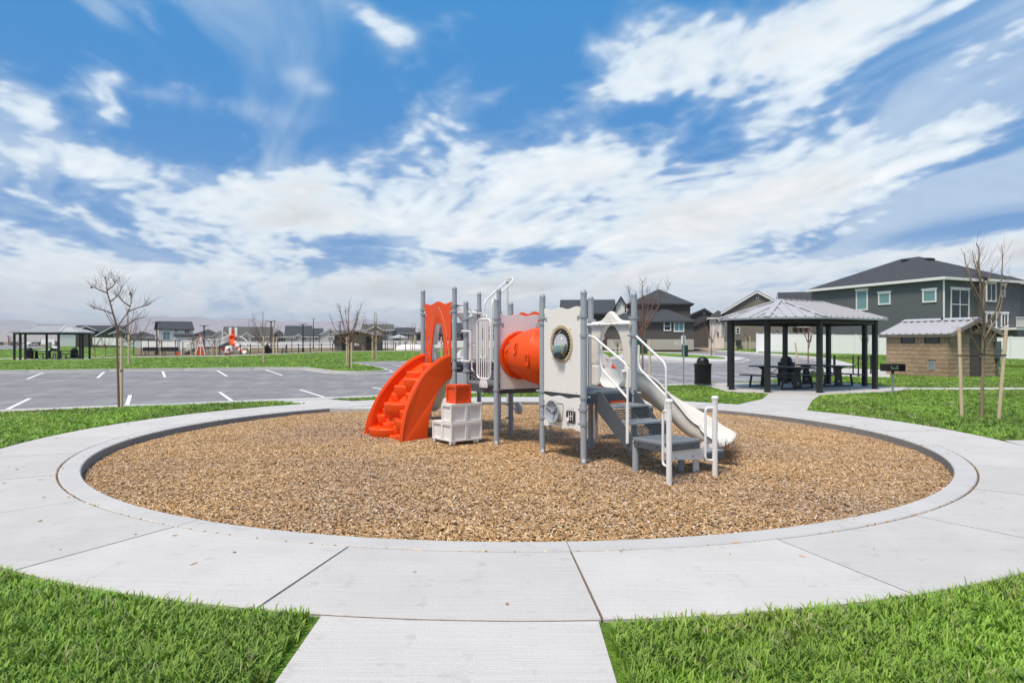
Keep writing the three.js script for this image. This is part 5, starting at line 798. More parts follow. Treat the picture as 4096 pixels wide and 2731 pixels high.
    for (const z of [-1, 1]) part('rake_trim', box(rl + .02, .17, .035, s * rl / 2, -.055, z * (RL / 2 + .012)).applyMatrix4(mr), MAT.roofTrim, t);
  }
  part('ridge_cap', [box(.3, .03, RL, -.13, .055, 0).applyMatrix4(M4().makeRotationZ(slope)), box(.3, .03, RL, .13, .055, 0).applyMatrix4(M4().makeRotationZ(-slope))].map((g) => g.translate(GW / 2, PK + .1, -LW / 2).applyMatrix4(mg)), MAT.roofMetal, t);
  part('vent_pipe', [rod(V3(0, 0, 0), V3(0, .2, 0), .05), rod(V3(0, 0, 0), V3(0, .05, 0), .11, .08)].map((g) => g.translate(GW / 2 - .2, PK + .02, -LW * .42).applyMatrix4(mg)), MAT.dark, t);
  const lamp = part('wall_lamp', new THREE.SphereGeometry(.13, 20, 14, 0, Math.PI * 2, 0, Math.PI / 2).rotateX(-Math.PI / 2).rotateZ(0).scale(1, 1.1, -1).translate(GW / 2, 2.32, .05).applyMatrix4(mg), MAT.black, t); part('lamp_lens', box(.12, .18, .02, GW / 2 + .03, 2.28, .13).applyMatrix4(mg), MAT.trim, lamp);
  for (const x of [GW / 2 - .52, GW / 2 + .5]) part('floodlight', [box(.2, .3, .06).rotateX(-.5).translate(x, 2.18, .14), box(.05, .1, .1, x, 2.25, .06)].map((g) => g.applyMatrix4(mg)), MAT.black, t);
  const eb = part('electric_box', rbox(.28, .8, .16, .01, GW - .1, 1.3, .12).applyMatrix4(mg), MAT.elec, t); part('meter', [rod(V3(GW + .02, 1.28, .2), V3(GW + .1, 1.28, .26), .07), box(.12, .8, .12, GW + .05, 1.3, .1)].map((g) => g.applyMatrix4(mg)), MAT.galv, eb); part('conduit', [rod(V3(GW - .08, 0, .1), V3(GW - .08, .9, .1), .05), box(.1, .4, .1, GW - .05, .72, .12), box(.2, .03, .06, GW - .1, .33, .1)].map((g) => g.applyMatrix4(mg)), MAT.elec, eb);
})();
// black pipe rails beyond the shelter
(() => {
  const t = thing('pipe_rail', 'black pipe gate rails behind the picnic shelter', 'rail', place(3340, 1496));
  const o = V3(...place(3340, 1496)), L = (px, py) => V3(...place(px, py)).sub(o);
  const ps = [[3339, 1496, .95, .06], [3414, 1497, .95, .035], [3435, 1504.6, .97, .035], [3485, 1493, .95, .035]];
  const w = ps.map(([x, y, h, r]) => { const p = L(x, y); part('post', [rod(p, p.clone().add(V3(0, h, 0)), r, r, 12), new THREE.CylinderGeometry(r * 2.2, r * 2.2, .02, 14).translate(p.x, p.y + .01, p.z)], MAT.blackSteel, t); return p; });
  part('rail', [rod(w[0].clone().add(V3(0, .83, 0)), w[1].clone().add(V3(0, .83, 0)), .02), rod(w[1].clone().add(V3(0, .83, 0)), w[3].clone().add(V3(.3, .83, -.2)), .02)], MAT.blackSteel, t); part('rail', rod(w[2].clone().add(V3(0, .82, 0)), w[3].clone().add(V3(0, .7, 0)), .02), MAT.blackSteel, t);
})();
(() => { const [x, y, z] = place(2560, 1412.5), t = thing('transformer_box', 'dark green utility transformer cabinet on the lawn island', 'cabinet', [x - .6, y, z + 2]); part('cabinet', rbox(1.7, 1.15, 1.5, .04, 0, .85, 0), MAT.transformer, t); part('skirt', box(1.76, .3, 1.56, 0, .15, 0), MAT.transformer, t); part('lid', rbox(1.78, .08, 1.58, .03, 0, 1.45, 0), MAT.transformer, t); })();
// white vinyl fences
function vinylFence(pts, label, h = 1.83) { // pts: [px, base py, depth]
  const P3 = pts.map(([px, py, d]) => at(px, py, d)), o = P3[0], t = thing('vinyl_fence', label, 'fence', [o.x, o.y, o.z]);
  for (let i = 0; i < P3.length - 1; i++) {
    const a = P3[i].clone().sub(o), b = P3[i + 1].clone().sub(o), L = a.distanceTo(b), n = Math.max(1, Math.round(L / 2.4));
    for (let k = 0; k < n; k++) {
      const p = a.clone().lerp(b, k / n), q = a.clone().lerp(b, (k + 1) / n), up = (v, y) => v.clone().add(V3(0, y, 0));
      part('post', [beam(up(p, -.3), up(p, h + .03), .12, .12), box(.15, .03, .15, p.x, p.y + h + .045, p.z)], MAT.vinyl, t); if (i === P3.length - 2 && k === n - 1) part('post', beam(up(q, -.3), up(q, h + .03), .12, .12), MAT.vinyl, t);
      part('panel', beam(up(p, h / 2 - .1), up(q, h / 2 - .1), .025, h - .02), MAT.vinyl, t); part('rail', beam(up(p, h - .07), up(q, h - .07), .05, .14), MAT.vinyl, t); part('rail', beam(up(p, .1), up(q, .1), .05, .16), MAT.vinyl, t);
    }
  }
}
vinylFence([[3028, 1402.5, 74], [3250, 1409, 70], [3519, 1419, 63.5], [3800, 1428, 59], [4180, 1441, 54]], 'long white vinyl privacy fence below the big grey house');
vinylFence([[3030, 1400, 76], [3238, 1385, 92], [3420, 1378, 92]], 'white vinyl fence stepping up behind the long one');
vinylFence([[2764, 1388, 118], [2906, 1388, 118]], 'short white vinyl fence between the dark house and the pale house');
vinylFence([[370, 1378, 175], [470, 1380, 175], [560, 1390, 178]], 'white vinyl fence below the dark gabled house', 1.83);
vinylFence([[556, 1390, 190], [700, 1394, 186], [900, 1396, 184], [1100, 1396, 182], [1340, 1395, 180], [1560, 1393, 178]], 'long white vinyl fence behind the sports field', 1.9);
vinylFence([[1506, 1396, 150], [1700, 1396, 148], [1900, 1396, 146], [2060, 1396, 145]], 'white vinyl fence behind the tan restroom building', 1.83);
vinylFence([[163, 1377, 235], [215, 1377, 225]], 'white vinyl fence at the street corner by the parked pickup', 1.83);
// ---------------------------------------------------------------- houses
const shingle = (c) => std([1, 1, 1], .95, { map: tex(256, (u, v) => { const row = Math.floor(v * 24), s = vn(u * 40 + row * 7.3, row * 3.1), f = vn(u * 120, v * 120, 120), e = (v * 24) % 1 < .14 ? .82 : 1; return tint(c, (.78 + .4 * s + .22 * (f - .5)) * e); }, true, .25), bumpMap: fineBump, bumpScale: .01 });
const ROOF = { dark: shingle([.055, .061, .071]), grey: shingle([.105, .105, .098]) };
const stucco = (c) => std(c, .93, { bumpMap: fineBump, bumpScale: .006 });
const WALL = { charcoal: stucco([.088, .083, .078]), slate: stucco([.112, .128, .136]), white: stucco([.76, .76, .75]), sage: stucco([.36, .35, .315]), taupe: stucco([.205, .19, .165]), beige: stucco([.60, .58, .53]), cream: stucco([.64, .62, .58]), foundation: stucco([.42, .41, .36]), brown: stucco([.25, .19, .135]), stone: stucco([.42, .37, .30]) };
// window on a wall frame m (x along, y up, z out)
function windowOn(t, m, x0, y0, x1, y1, kind = 'double', trimM = MAT.trim, glass = MAT.glass) {
  const w = x1 - x0, h = y1 - y0, f = Math.min(.13, w * .16, h * .16), cx = (x0 + x1) / 2, cy = (y0 + y1) / 2;
  const g = [box(w, f, .08, cx, y1 - f / 2, .04), box(w, f, .08, cx, y0 + f / 2, .04), box(f, h - 2 * f, .078, x0 + f / 2, cy, .04), box(f, h - 2 * f, .078, x1 - f / 2, cy, .04)];
  const o = part('window', g.map((q) => q.applyMatrix4(m)), trimM, t);
  if (kind === 'double' || kind === 'cross') part('mullion', box(f * .6, h - 2 * f, .06, cx, cy, .035).applyMatrix4(m), trimM, o);
  if (kind === 'sash' || kind === 'cross') part('mullion', box(w - 2 * f, f * .6, .056, cx, cy, .035).applyMatrix4(m), trimM, o);
  part('pane', box(w - 2 * f, h - 2 * f, .02, cx, cy, .012).applyMatrix4(m), glass, o); return o;
}
// a house seen from the park: facade between pixel columns x0..x1 at depth D
function house(o) {
  const D = o.D, k = D / F, W = (o.x1 - o.x0) * k, X0 = (o.x0 - CX) * k, yb = EYE + (CY - o.base) * k - (o.drop ?? .6), ye = EYE + (CY - o.eave) * k - yb, dep = o.depth ?? 10, turn = o.turn ?? -0.9 * Math.atan(((o.x0 + o.x1) / 2 - CX) / F);
  const t = thing('house', o.label, 'house', [X0, yb, -D], turn), wm = WALL[o.wall], rm = ROOF[o.roof ?? 'dark'], tm = o.trimDark ? ROOF.dark : MAT.trim;
  const ox = .4, id = M4();
  const block = (x0, x1, ye2, yr, type, z0, dep2, wm2, ridgeX) => { // local block: facade plane at z0, going back dep2
    const w = x1 - x0, th = .14;
    if (type === 'front') { // gable to the front
      const rx = ridgeX ?? w / 2; part('wall', uvBox(new THREE.ExtrudeGeometry(shape([[0, 0], [w, 0], [w, ye2], [rx, yr], [0, ye2]]), { depth: dep2, bevelEnabled: false }).translate(x0, 0, z0 - dep2)), wm2, t);
      for (const [a, s] of [[0, -1], [w, 1]]) { const run = Math.abs(rx - a), sl = (yr - ye2) / run, ex = a + s * ox, ey = ye2 - ox * sl; part('roof', uvBox(slab(shape([[rx, yr + .02], [ex, ey + .02], [ex, ey + th + .02], [rx, yr + th + .06]]), dep2 + .7).translate(x0, 0, z0 - dep2 / 2)), rm, t); part('rake_trim', slab(shape([[rx, yr - .16], [ex, ey - .16], [ex, ey + .1], [rx, yr + .1]]), .05).translate(x0, 0, z0 + .34), tm, t); part('eave_trim', box(.08, .18, dep2 + .7, x0 + ex + s * .02, ey + .02, z0 - dep2 / 2), tm, t); }
    } else if (type === 'side') {
      part('wall', uvBox(new THREE.ExtrudeGeometry(shape([[0, 0], [dep2, 0], [dep2, ye2], [dep2 / 2, yr], [0, ye2]]), { depth: w, bevelEnabled: false }).rotateY(Math.PI / 2).translate(x0, 0, z0)), wm2, t);
      for (const s of [1, -1]) { const zE = s > 0 ? z0 + .35 : z0 - dep2 - .35, sl = (yr - ye2) / (dep2 / 2), ey = ye2 - .35 * sl, zR = z0 - dep2 / 2; const a = V3(x0 - ox, ey + .02, zE), L = V3(0, yr - ey, zR - zE), g = new THREE.BufferGeometry(); part('roof', uvBox(slab(shape([[0, 0], [w + 2 * ox, 0], [w + 2 * ox, L.length()], [0, L.length()]]), th).translate(0, 0, s > 0 ? th / 2 : -th / 2).applyMatrix4(M4().makeBasis(V3(1, 0, 0), L.clone().normalize(), V3(1, 0, 0).cross(L.clone().normalize())).setPosition(a))), rm, t); if (s > 0) part('eave_trim', box(w + 2 * ox, .2, .07, x0 + w / 2, ey + .0, zE + .04), tm, t); }
      for (const x of [x0 - ox - .02, x0 + w + ox + .02]) for (const s of [1, -1]) { const zE = s > 0 ? z0 + .35 : z0 - dep2 - .35, ey = ye2 - .35 * (yr - ye2) / (dep2 / 2); part('rake_trim', beam(V3(x, ey, zE), V3(x, yr + .02, z0 - dep2 / 2), .05, .24), tm, t); }
    } else { // hip
      part('wall', box(w, ye2, dep2, x0 + w / 2, ye2 / 2, z0 - dep2 / 2), wm2, t);
      const m = Math.min(w, dep2) / 2, a = V3(x0 - ox, ye2 - .05, z0 + ox), b = V3(x0 + w + ox, ye2 - .05, z0 + ox), c = V3(x0 + w + ox, ye2 - .05, z0 - dep2 - ox), d = V3(x0 - ox, ye2 - .05, z0 - dep2 - ox), alongX = w >= dep2; const rx = ridgeX ?? .5; const r1 = alongX ? V3(x0 + m * (ridgeX ? ridgeX : 1), yr, z0 - dep2 / 2) : V3(x0 + w / 2, yr, z0 - m), r2 = alongX ? V3(x0 + w - m, yr, z0 - dep2 / 2) : V3(x0 + w / 2, yr, z0 - dep2 + m);
      const F2 = alongX ? [[a, b, r2, r1], [b, c, r2], [c, d, r1, r2], [d, a, r1]] : [[a, b, r1], [b, c, r2, r1], [c, d, r2], [d, a, r1, r2]];
      const faces = F2.map((f) => { const tr = f.length === 4 ? [f[0], f[1], f[2], f[0], f[2], f[3]] : f, g = new THREE.BufferGeometry(); g.setAttribute('position', new THREE.Float32BufferAttribute(tr.flatMap((v) => [v.x, v.y, v.z]), 3)); g.computeVertexNormals();
        const e = f[1].clone().sub(f[0]).normalize(), n = e.clone().cross(f[2].clone().sub(f[0])).normalize(), up = n.clone().cross(e); g.setAttribute('uv', new THREE.Float32BufferAttribute(tr.flatMap((v) => { const r = v.clone().sub(f[0]); return [r.dot(e), r.dot(up)]; }), 2)); return g; });
      const under = new THREE.BufferGeometry(); under.setAttribute('position', new THREE.Float32BufferAttribute([a, c, b, a, d, c].flatMap((v) => [v.x, v.y - .02, v.z]), 3)); under.computeVertexNormals();
      part('roof', faces, rm, t); part('soffit', under, tm, t);
      for (const [p, q] of [[a, b], [b, c], [c, d], [d, a]]) part('eave_trim', beam(p.clone().add(V3(0, -.06, 0)), q.clone().add(V3(0, -.06, 0)), .1, .2), tm, t);
    }
  };
  const lx = (px) => (px - CX) * k - X0, ly = (py, dd = 0) => EYE + (CY - py) * (D + dd) / F - yb;
  const ry = o.type === 'front' ? ly(o.ridge) : ly(o.ridge, dep / 2);
  block(0, W, ye, ry, o.type, 0, dep, wm, o.ridgeX ? lx(o.ridgeX) : undefined);
  for (const g of o.blocks ?? []) { const z = g.z ?? .8, DD = D - z, kk = DD / F; const bx = (px) => (px - CX) * kk - X0, by = (py, dd = 0) => EYE + (CY - py) * (DD + dd) / F - yb; block(bx(g.x0), bx(g.x1), by(g.eave), by(g.ridge, g.type === 'front' ? 0 : (g.depth ?? 6) / 2), g.type ?? 'front', z, g.depth ?? 6, WALL[g.wall ?? o.wall], g.ridgeX ? bx(g.ridgeX) - bx(g.x0) : undefined); }
  for (const [a, b, c, d, kind, z = 0, gl] of o.windows ?? []) { const DD = D - z, kk = DD / F; windowOn(t, M4().makeTranslation(0, 0, z), (a - CX) * kk - X0, EYE + (CY - d) * kk - yb, (c - CX) * kk - X0, EYE + (CY - b) * kk - yb, kind, o.winTrim ?? MAT.trim, gl ?? MAT.glass); }
  if (o.found) part('foundation', box(W + .06, ly(o.found), .1, W / 2, ly(o.found) / 2, .02), WALL.foundation, t);
  for (const [px, py, z] of o.vents ?? []) part('roof_vent', box(.35, .2, .35, lx(px), ly(py, z), -z), MAT.dark, t);
  o.extra?.(t, lx, ly, D); return t;
}
// right-hand street
house({ x0: 2430, x1: 2764, base: 1380, eave: 1285, ridge: 1232, D: 88, depth: 7, type: 'hip', wall: 'charcoal', trimDark: true, found: 1357, label: 'charcoal two-storey house with dark hip roof and pale foundation', winTrim: MAT.trim,
  blocks: [{ x0: 2500, x1: 2735, eave: 1216, ridge: 1160, type: 'hip', z: -3.2, depth: 9 }, { x0: 2452, x1: 2492, eave: 1222, ridge: 1190, type: 'front', z: -2.2, depth: 5, wall: 'white' }],
  windows: [[2650, 1286, 2679, 1324, 'sash'], [2689, 1286, 2729, 1328, 'double', 0, MAT.glassBlue], [2693, 1365, 2726, 1377, 'double'], [2486, 1223, 2495, 1253, 'sash', -2]], vents: [[2597, 1234, 2.5], [2630, 1233, 2.5]] });
house({ x0: 2250, x1: 2452, base: 1382, eave: 1253, ridge: 1203, D: 97, depth: 9, type: 'side', wall: 'charcoal', trimDark: true, label: 'charcoal house with dark roof seen behind the bubble panel posts', windows: [[2392, 1330, 2416, 1358, 'double']] });
house({ x0: 2745, x1: 2862, base: 1388, eave: 1268, ridge: 1238, D: 112, depth: 14, type: 'front', ridgeX: 2816, wall: 'charcoal', trimDark: true, label: 'charcoal gabled house between the dark hip house and the pale house', windows: [[2811, 1248, 2818, 1257, 'plain'], [2828, 1325, 2848, 1344, 'double']], blocks: [{ x0: 2752, x1: 2840, eave: 1316, ridge: 1278, ridgeX: 2838, z: 1, depth: 5 }] });
house({ x0: 2842, x1: 2905, base: 1384, eave: 1270, ridge: 1246, D: 104, depth: 12, type: 'hip', wall: 'white', label: 'pale two-storey house wall beside the tan gabled house', windows: [[2864, 1270, 2872, 1291, 'plain'], [2883, 1284, 2896, 1346, 'cross', 0, MAT.glassBlue], [2867, 1326, 2875, 1348, 'plain']] });
house({ x0: 2898, x1: 3152, base: 1378, eave: 1246, ridge: 1170, ridgeX: 3021, D: 95, depth: 16, type: 'front', wall: 'taupe', found: 1367, label: 'taupe gabled house with white rake trim behind the picnic shelter', windows: [[2942, 1310, 2957, 1336, 'sash'], [3018, 1179, 3028, 1196, 'plain']], blocks: [{ x0: 3090, x1: 3248, eave: 1301, ridge: 1178, type: 'side', z: -3, depth: 12 }, { x0: 3206, x1: 3245, eave: 1303, ridge: 1190, type: 'front', z: -1.5, depth: 4, wall: 'stone' }],
  extra: (t, lx, ly) => { part('garage_door', box(1.3, 1.9, .08, lx(3108), ly(1335) - .9, .05), MAT.trim, t); part('wall_lamp', box(.14, .4, .14, lx(3096), ly(1329), .1), MAT.dark, t); const ac = part('air_conditioner', rbox(.75, .8, .75, .04, lx(2952), ly(1371), .8), MAT.dark, t); } });
// the big grey house: corner with two walls in view
(() => {
  const C = [39.75, 63], Lf = [-.33, .944], Rt = [.90, .436]; // directions in plan (x, d)
  const yb = .4, t = thing('house', 'big slate-grey two-storey house with white trim and dark hip roof', 'house', [C[0], yb, -C[1]]);
  const eY = EYE + 257 * 63 / F - yb, LL = 16.2, RL = 14.2, wm = WALL.slate;
  const u = V3(Lf[0], 0, -Lf[1]), r = V3(Rt[0], 0, -Rt[1]);
  // body
  const q = [V3(0, 0, 0), r.clone().multiplyScalar(RL), r.clone().multiplyScalar(RL).addScaledVector(u, LL), u.clone().multiplyScalar(LL)];
  part('wall', uvBox(new THREE.ExtrudeGeometry(shape(q.map((p) => [p.x, -p.z])), { depth: eY, bevelEnabled: false }).rotateX(-Math.PI / 2)), wm, t);
  const jog = [r.clone().multiplyScalar(5.4), r.clone().multiplyScalar(11.3)], out = u.clone().multiplyScalar(-.7); part('wall', uvBox(new THREE.ExtrudeGeometry(shape([jog[0], jog[1], jog[1].clone().add(out), jog[0].clone().add(out)].map((p) => [p.x, -p.z])), { depth: eY - .02, bevelEnabled: false }).rotateX(-Math.PI / 2)), wm, t);
  // roof
  const ov = .45, c = q.map((p, i) => { const m = q[0].clone().add(q[2]).multiplyScalar(.5), d = p.clone().sub(m); return p.clone().add(d.normalize().multiplyScalar(ov * 1.4)).setY(eY - .02); }), m = q[0].clone().add(q[2]).multiplyScalar(.5), pk = 10.75 - yb, rdg = [m.clone().addScaledVector(u, -.6).setY(pk), m.clone().addScaledVector(u, 1.6).setY(pk)];
  const faces = [[c[0], c[1], rdg[0]], [c[1], c[2], rdg[1], rdg[0]], [c[2], c[3], rdg[1]], [c[3], c[0], rdg[0], rdg[1]]].map((f) => { const tr = f.length === 4 ? [f[0], f[1], f[2], f[0], f[2], f[3]] : f, g = new THREE.BufferGeometry(); g.setAttribute('position', new THREE.Float32BufferAttribute(tr.flatMap((v) => [v.x, v.y, v.z]), 3)); g.computeVertexNormals(); const e = f[1].clone().sub(f[0]).normalize(), n = e.clone().cross(f[2].clone().sub(f[0])).normalize(), up = n.clone().cross(e); g.setAttribute('uv', new THREE.Float32BufferAttribute(tr.flatMap((v) => { const w = v.clone().sub(f[0]); return [w.dot(e), w.dot(up)]; }), 2)); return g; });
  part('roof', faces, ROOF.dark, t); const un = new THREE.BufferGeometry(); un.setAttribute('position', new THREE.Float32BufferAttribute([c[0], c[2], c[1], c[0], c[3], c[2]].flatMap((v) => [v.x, v.y - .03, v.z]), 3)); un.computeVertexNormals(); part('soffit', un, MAT.trim, t);
  c.forEach((p, i) => part('gutter', beam(p.clone().add(V3(0, -.1, 0)), c[(i + 1) % 4].clone().add(V3(0, -.1, 0)), .16, .26), MAT.trim, t));
  const lipA = jog[0].clone().add(out.clone().multiplyScalar(1.6)).setY(eY), lipB = jog[1].clone().add(out.clone().multiplyScalar(1.6)).setY(eY); part('gutter', beam(lipA.clone().add(V3(0, -.13, 0)), lipB.clone().add(V3(0, -.13, 0)), .16, .24), MAT.trim, t); part('roof', uvBox(slab(shape([[0, 0], [5.9, 0], [5.9, 1.4], [0, 1.4]]), .08).rotateX(-Math.PI / 2 + .38).applyMatrix4(M4().makeBasis(r, V3(0, 1, 0), r.clone().cross(V3(0, 1, 0))).setPosition(lipA.clone().add(V3(0, .02, 0))))), ROOF.dark, t);
  for (const [o2, x] of [[u, .25]]) part('downspout', beam(V3(0, -.5, 0).addScaledVector(u, -.0).addScaledVector(r, .05).add(u.clone().multiplyScalar(-.12)), V3(0, eY - .2, 0).addScaledVector(r, .05).add(u.clone().multiplyScalar(-.12)), .12, .1), MAT.trim, t);
  // windows: left wall frame runs from the far end to the corner
  const mL = M4().makeBasis(u.clone().negate(), V3(0, 1, 0), u.clone().negate().cross(V3(0, 1, 0))).setPosition(u.clone().multiplyScalar(LL)), mR = M4().makeBasis(r, V3(0, 1, 0), r.clone().cross(V3(0, 1, 0))), mJ = M4().makeBasis(r, V3(0, 1, 0), r.clone().cross(V3(0, 1, 0))).setPosition(out);
  const onL = (px, py) => { const a = (px - CX) / F, x0 = C[0], d0 = C[1]; const s = (a * d0 - x0) / (Lf[0] - a * Lf[1]); return [LL - s, EYE + (CY - py) / F * (d0 + s * Lf[1]) - yb]; };
  const onR = (px, py, off = 0) => { const a = (px - CX) / F, x0 = C[0] - off * Lf[0], d0 = C[1] - off * Lf[1]; const s = (a * d0 - x0) / (Rt[0] - a * Rt[1]); return [s, EYE + (CY - py) / F * (d0 + s * Rt[1]) - yb]; };
  const W = (f, m2, a, b, c2, d, kind, gl, off) => { const p = f(a, d, off), s = f(c2, b, off); const w = windowOn(t, m2, p[0], p[1], s[0], s[1], kind, MAT.trim, gl); part('head_trim', box(s[0] - p[0] + .2, .16, .1, (p[0] + s[0]) / 2, s[1] + .06, .05).applyMatrix4(m2), MAT.trim, w); };
  W(onL, mL, 3427, 1157, 3474, 1243, 'plain', MAT.glassBlue); W(onL, mL, 3516, 1168, 3565, 1220, 'plain', MAT.glassBlue); W(onL, mL, 3693, 1156, 3749, 1211, 'plain', MAT.glassBlue);
  W(onR, mR, 3803, 1157, 3877, 1280, 'cross', MAT.glass); W(onR, mJ, 3945, 1131, 3985, 1206, 'double', MAT.glass, .7); W(onR, mJ, 4004, 1138, 4021, 1187, 'sash', MAT.glass, .7); W(onR, mJ, 3945, 1252, 3987, 1312, 'double', MAT.glass, .7); W(onR, mJ, 4005, 1253, 4033, 1308, 'double', MAT.glass, .7);
  for (const [a, b] of [[.25, .86], [.42, .86]]) part('roof_vent', box(.5, .2, .5).translate(...(() => { const p = c[3].clone().lerp(c[0], .45 + a * .3).lerp(rdg[0].clone().lerp(rdg[1], .5), b); return [p.x, p.y + .08, p.z]; })()), MAT.dark, t);
  for (const a of [.3, .45, .6]) part('roof_vent', box(.5, .2, .5).translate(...(() => { const p = c[0].clone().lerp(c[1], a).lerp(rdg[0], .84); return [p.x, p.y + .08, p.z]; })()), MAT.dark, t);
  // small white deck with stairs at the back door
  const dk = onR(4010, 1312, .7), mD = M4().copy(mJ).multiply(M4().makeTranslation(dk[0], dk[1], 0)); const dp = part('back_deck', box(4.2, .2, 2.2, .3, -.1, 1.1).applyMatrix4(mD), MAT.trim, t); part('deck_rail', [box(4.2, .08, .08, .3, .95, 2.2), box(4.2, .08, .08, .3, .1, 2.2), ...NO(26, (_, i) => box(.04, .85, .04, -1.75 + i * .164, .52, 2.2)), beam(V3(2.4, .95, 2.2), V3(4.2, -.6, 2.2), .08, .08)].map((g) => g.applyMatrix4(mD)), MAT.trim, dp);
})();
house({ x0: 4052, x1: 4330, base: 1318, eave: 1210, ridge: 1150, D: 84, depth: 12, type: 'side', wall: 'taupe', trimDark: true, drop: 2.5, label: 'dark-roofed house just past the big grey house' });
// left-hand street, far across the field
house({ x0: 300, x1: 472, base: 1382, eave: 1341, ridge: 1303, D: 190, depth: 14, type: 'side', wall: 'charcoal', label: 'charcoal craftsman house with white-trimmed gables and tall window group', blocks: [{ x0: 360, x1: 478, eave: 1340, ridge: 1300, ridgeX: 425, z: 1.5, depth: 9 }, { x0: 398, x1: 472, eave: 1333, ridge: 1317, ridgeX: 433, z: 2.6, depth: 3 }, { x0: 297, x1: 362, eave: 1318, ridge: 1305, ridgeX: 332, z: .5, depth: 6 }], windows: [[411, 1330, 455, 1360, 'cross', 2.65], [340, 1343, 356, 1358, 'double', 0], [479, 1343, 494, 1358, 'double', -.5]] });
house({ x0: 228, x1: 320, base: 1382, eave: 1328, ridge: 1312, D: 240, depth: 12, type: 'side', wall: 'white', label: 'pale house with dark roof partly hidden by the craftsman house', windows: [[170, 1355, 190, 1366, 'double']] });
house({ x0: 480, x1: 628, base: 1388, eave: 1348, ridge: 1326, D: 215, depth: 14, type: 'hip', wall: 'sage', label: 'low sage house with long dark hip roof beside the white two-storey house', windows: [[582, 1350, 588, 1357, 'sash'], [566, 1350, 573, 1357, 'sash'], [607, 1348, 614, 1358, 'sash']] });
house({ x0: 634, x1: 758, base: 1388, eave: 1316, ridge: 1286, D: 200, depth: 11, type: 'side', turn: .56, wall: 'white', trimDark: true, label: 'white two-storey house with plain dark gable roof', windows: [[647, 1325, 675, 1360, 'cross', 0, MAT.glassBlue], [690, 1317, 702, 1329, 'double'], [726, 1317, 747, 1332, 'cross'], [699, 1345, 728, 1361, 'double']], blocks: [{ x0: 684, x1: 742, eave: 1342, ridge: 1336, type: 'side', z: 1.4, depth: 1.6 }] });
house({ x0: 758, x1: 886, base: 1392, eave: 1344, ridge: 1316, D: 210, depth: 13, type: 'hip', wall: 'beige', label: 'beige house with dark hip roof and front gable behind the far playground', blocks: [{ x0: 836, x1: 888, eave: 1344, ridge: 1322, ridgeX: 862, z: 1, depth: 6 }], windows: [[816, 1351, 832, 1362, 'double']] });
house({ x0: 893, x1: 1076, base: 1394, eave: 1344, ridge: 1308, D: 190, depth: 12, type: 'side', wall: 'beige', roof: 'grey', label: 'beige rambler with long grey-brown roof and bay gable', blocks: [{ x0: 952, x1: 990, eave: 1344, ridge: 1330, z: 1.4, depth: 4 }], windows: [[958, 1345, 977, 1359, 'double', 1.42], [993, 1346, 1005, 1359, 'double'], [1007, 1346, 1018, 1359, 'double'], [1040, 1346, 1052, 1358, 'double'], [1075, 1346, 1087, 1357, 'sash']] });
house({ x0: 1085, x1: 1140, base: 1396, eave: 1347, ridge: 1320, D: 200, depth: 12, type: 'hip', wall: 'taupe', label: 'taupe house with dark hip roof between two pale houses', windows: [[1100, 1350, 1110, 1366, 'plain'], [1118, 1350, 1132, 1366, 'double']] });
house({ x0: 1140, x1: 1282, base: 1396, eave: 1345, ridge: 1314, D: 188, depth: 12, type: 'side', wall: 'cream', label: 'cream rambler with dark roof and small front gable', blocks: [{ x0: 1172, x1: 1198, eave: 1346, ridge: 1336, z: 1.3, depth: 4 }, { x0: 1272, x1: 1340, eave: 1335, ridge: 1315, ridgeX: 1312, z: 1, depth: 9 }], windows: [[1174, 1347, 1186, 1358, 'double', 1.32], [1208, 1347, 1220, 1359, 'double'], [1244, 1347, 1252, 1359, 'double'], [1254, 1349, 1266, 1359, 'plain'], [1308, 1323, 1316, 1338, 'sash', 1.02], [1302, 1348, 1308, 1358, 'plain', 1.02], [1311, 1348, 1323, 1358, 'plain', 1.02], [1325, 1348, 1331, 1358, 'plain', 1.02]] });
house({ x0: 1140, x1: 1240, base: 1380, eave: 1332, ridge: 1304, D: 225, depth: 12, type: 'side', wall: 'cream', label: 'cream house with dark roof rising behind the cream rambler' });
house({ x0: 1330, x1: 1470, base: 1392, eave: 1338, ridge: 1322, D: 215, depth: 12, type: 'side', wall: 'sage', roof: 'grey', label: 'sage house with grey roof behind the restroom building', windows: [[1342, 1326, 1352, 1334, 'plain']] });
house({ x0: 1450, x1: 1568, base: 1394, eave: 1319, ridge: 1299, D: 172, depth: 10, type: 'side', wall: 'sage', roof: 'grey', label: 'sage two-storey house with grey roof and wide front gable', blocks: [{ x0: 1466, x1: 1526, eave: 1319, ridge: 1303, ridgeX: 1497, z: 1.2, depth: 6 }], windows: [[1485, 1327, 1506, 1337, 'double', 1.22], [1543, 1322, 1556, 1335, 'double'], [1523, 1344, 1538, 1359, 'double'], [1557, 1344, 1566, 1356, 'sash']] });
house({ x0: 1566, x1: 1655, base: 1394, eave: 1331, ridge: 1312, D: 180, depth: 10, type: 'side', wall: 'sage', label: 'sage house with plain dark roof and tall stair window', windows: [[1585, 1332, 1596, 1343, 'double'], [1628, 1336, 1646, 1360, 'cross'], [1607, 1332, 1616, 1336, 'plain']] });
house({ x0: 1664, x1: 1990, base: 1396, eave: 1334, ridge: 1290, D: 165, depth: 13, type: 'hip', wall: 'charcoal', label: 'charcoal house with dark hip roof behind the play structure', windows: [[1729, 1338, 1744, 1352, 'double'], [1822, 1340, 1840, 1354, 'double'], [1925, 1340, 1940, 1354, 'double']], trimDark: true });
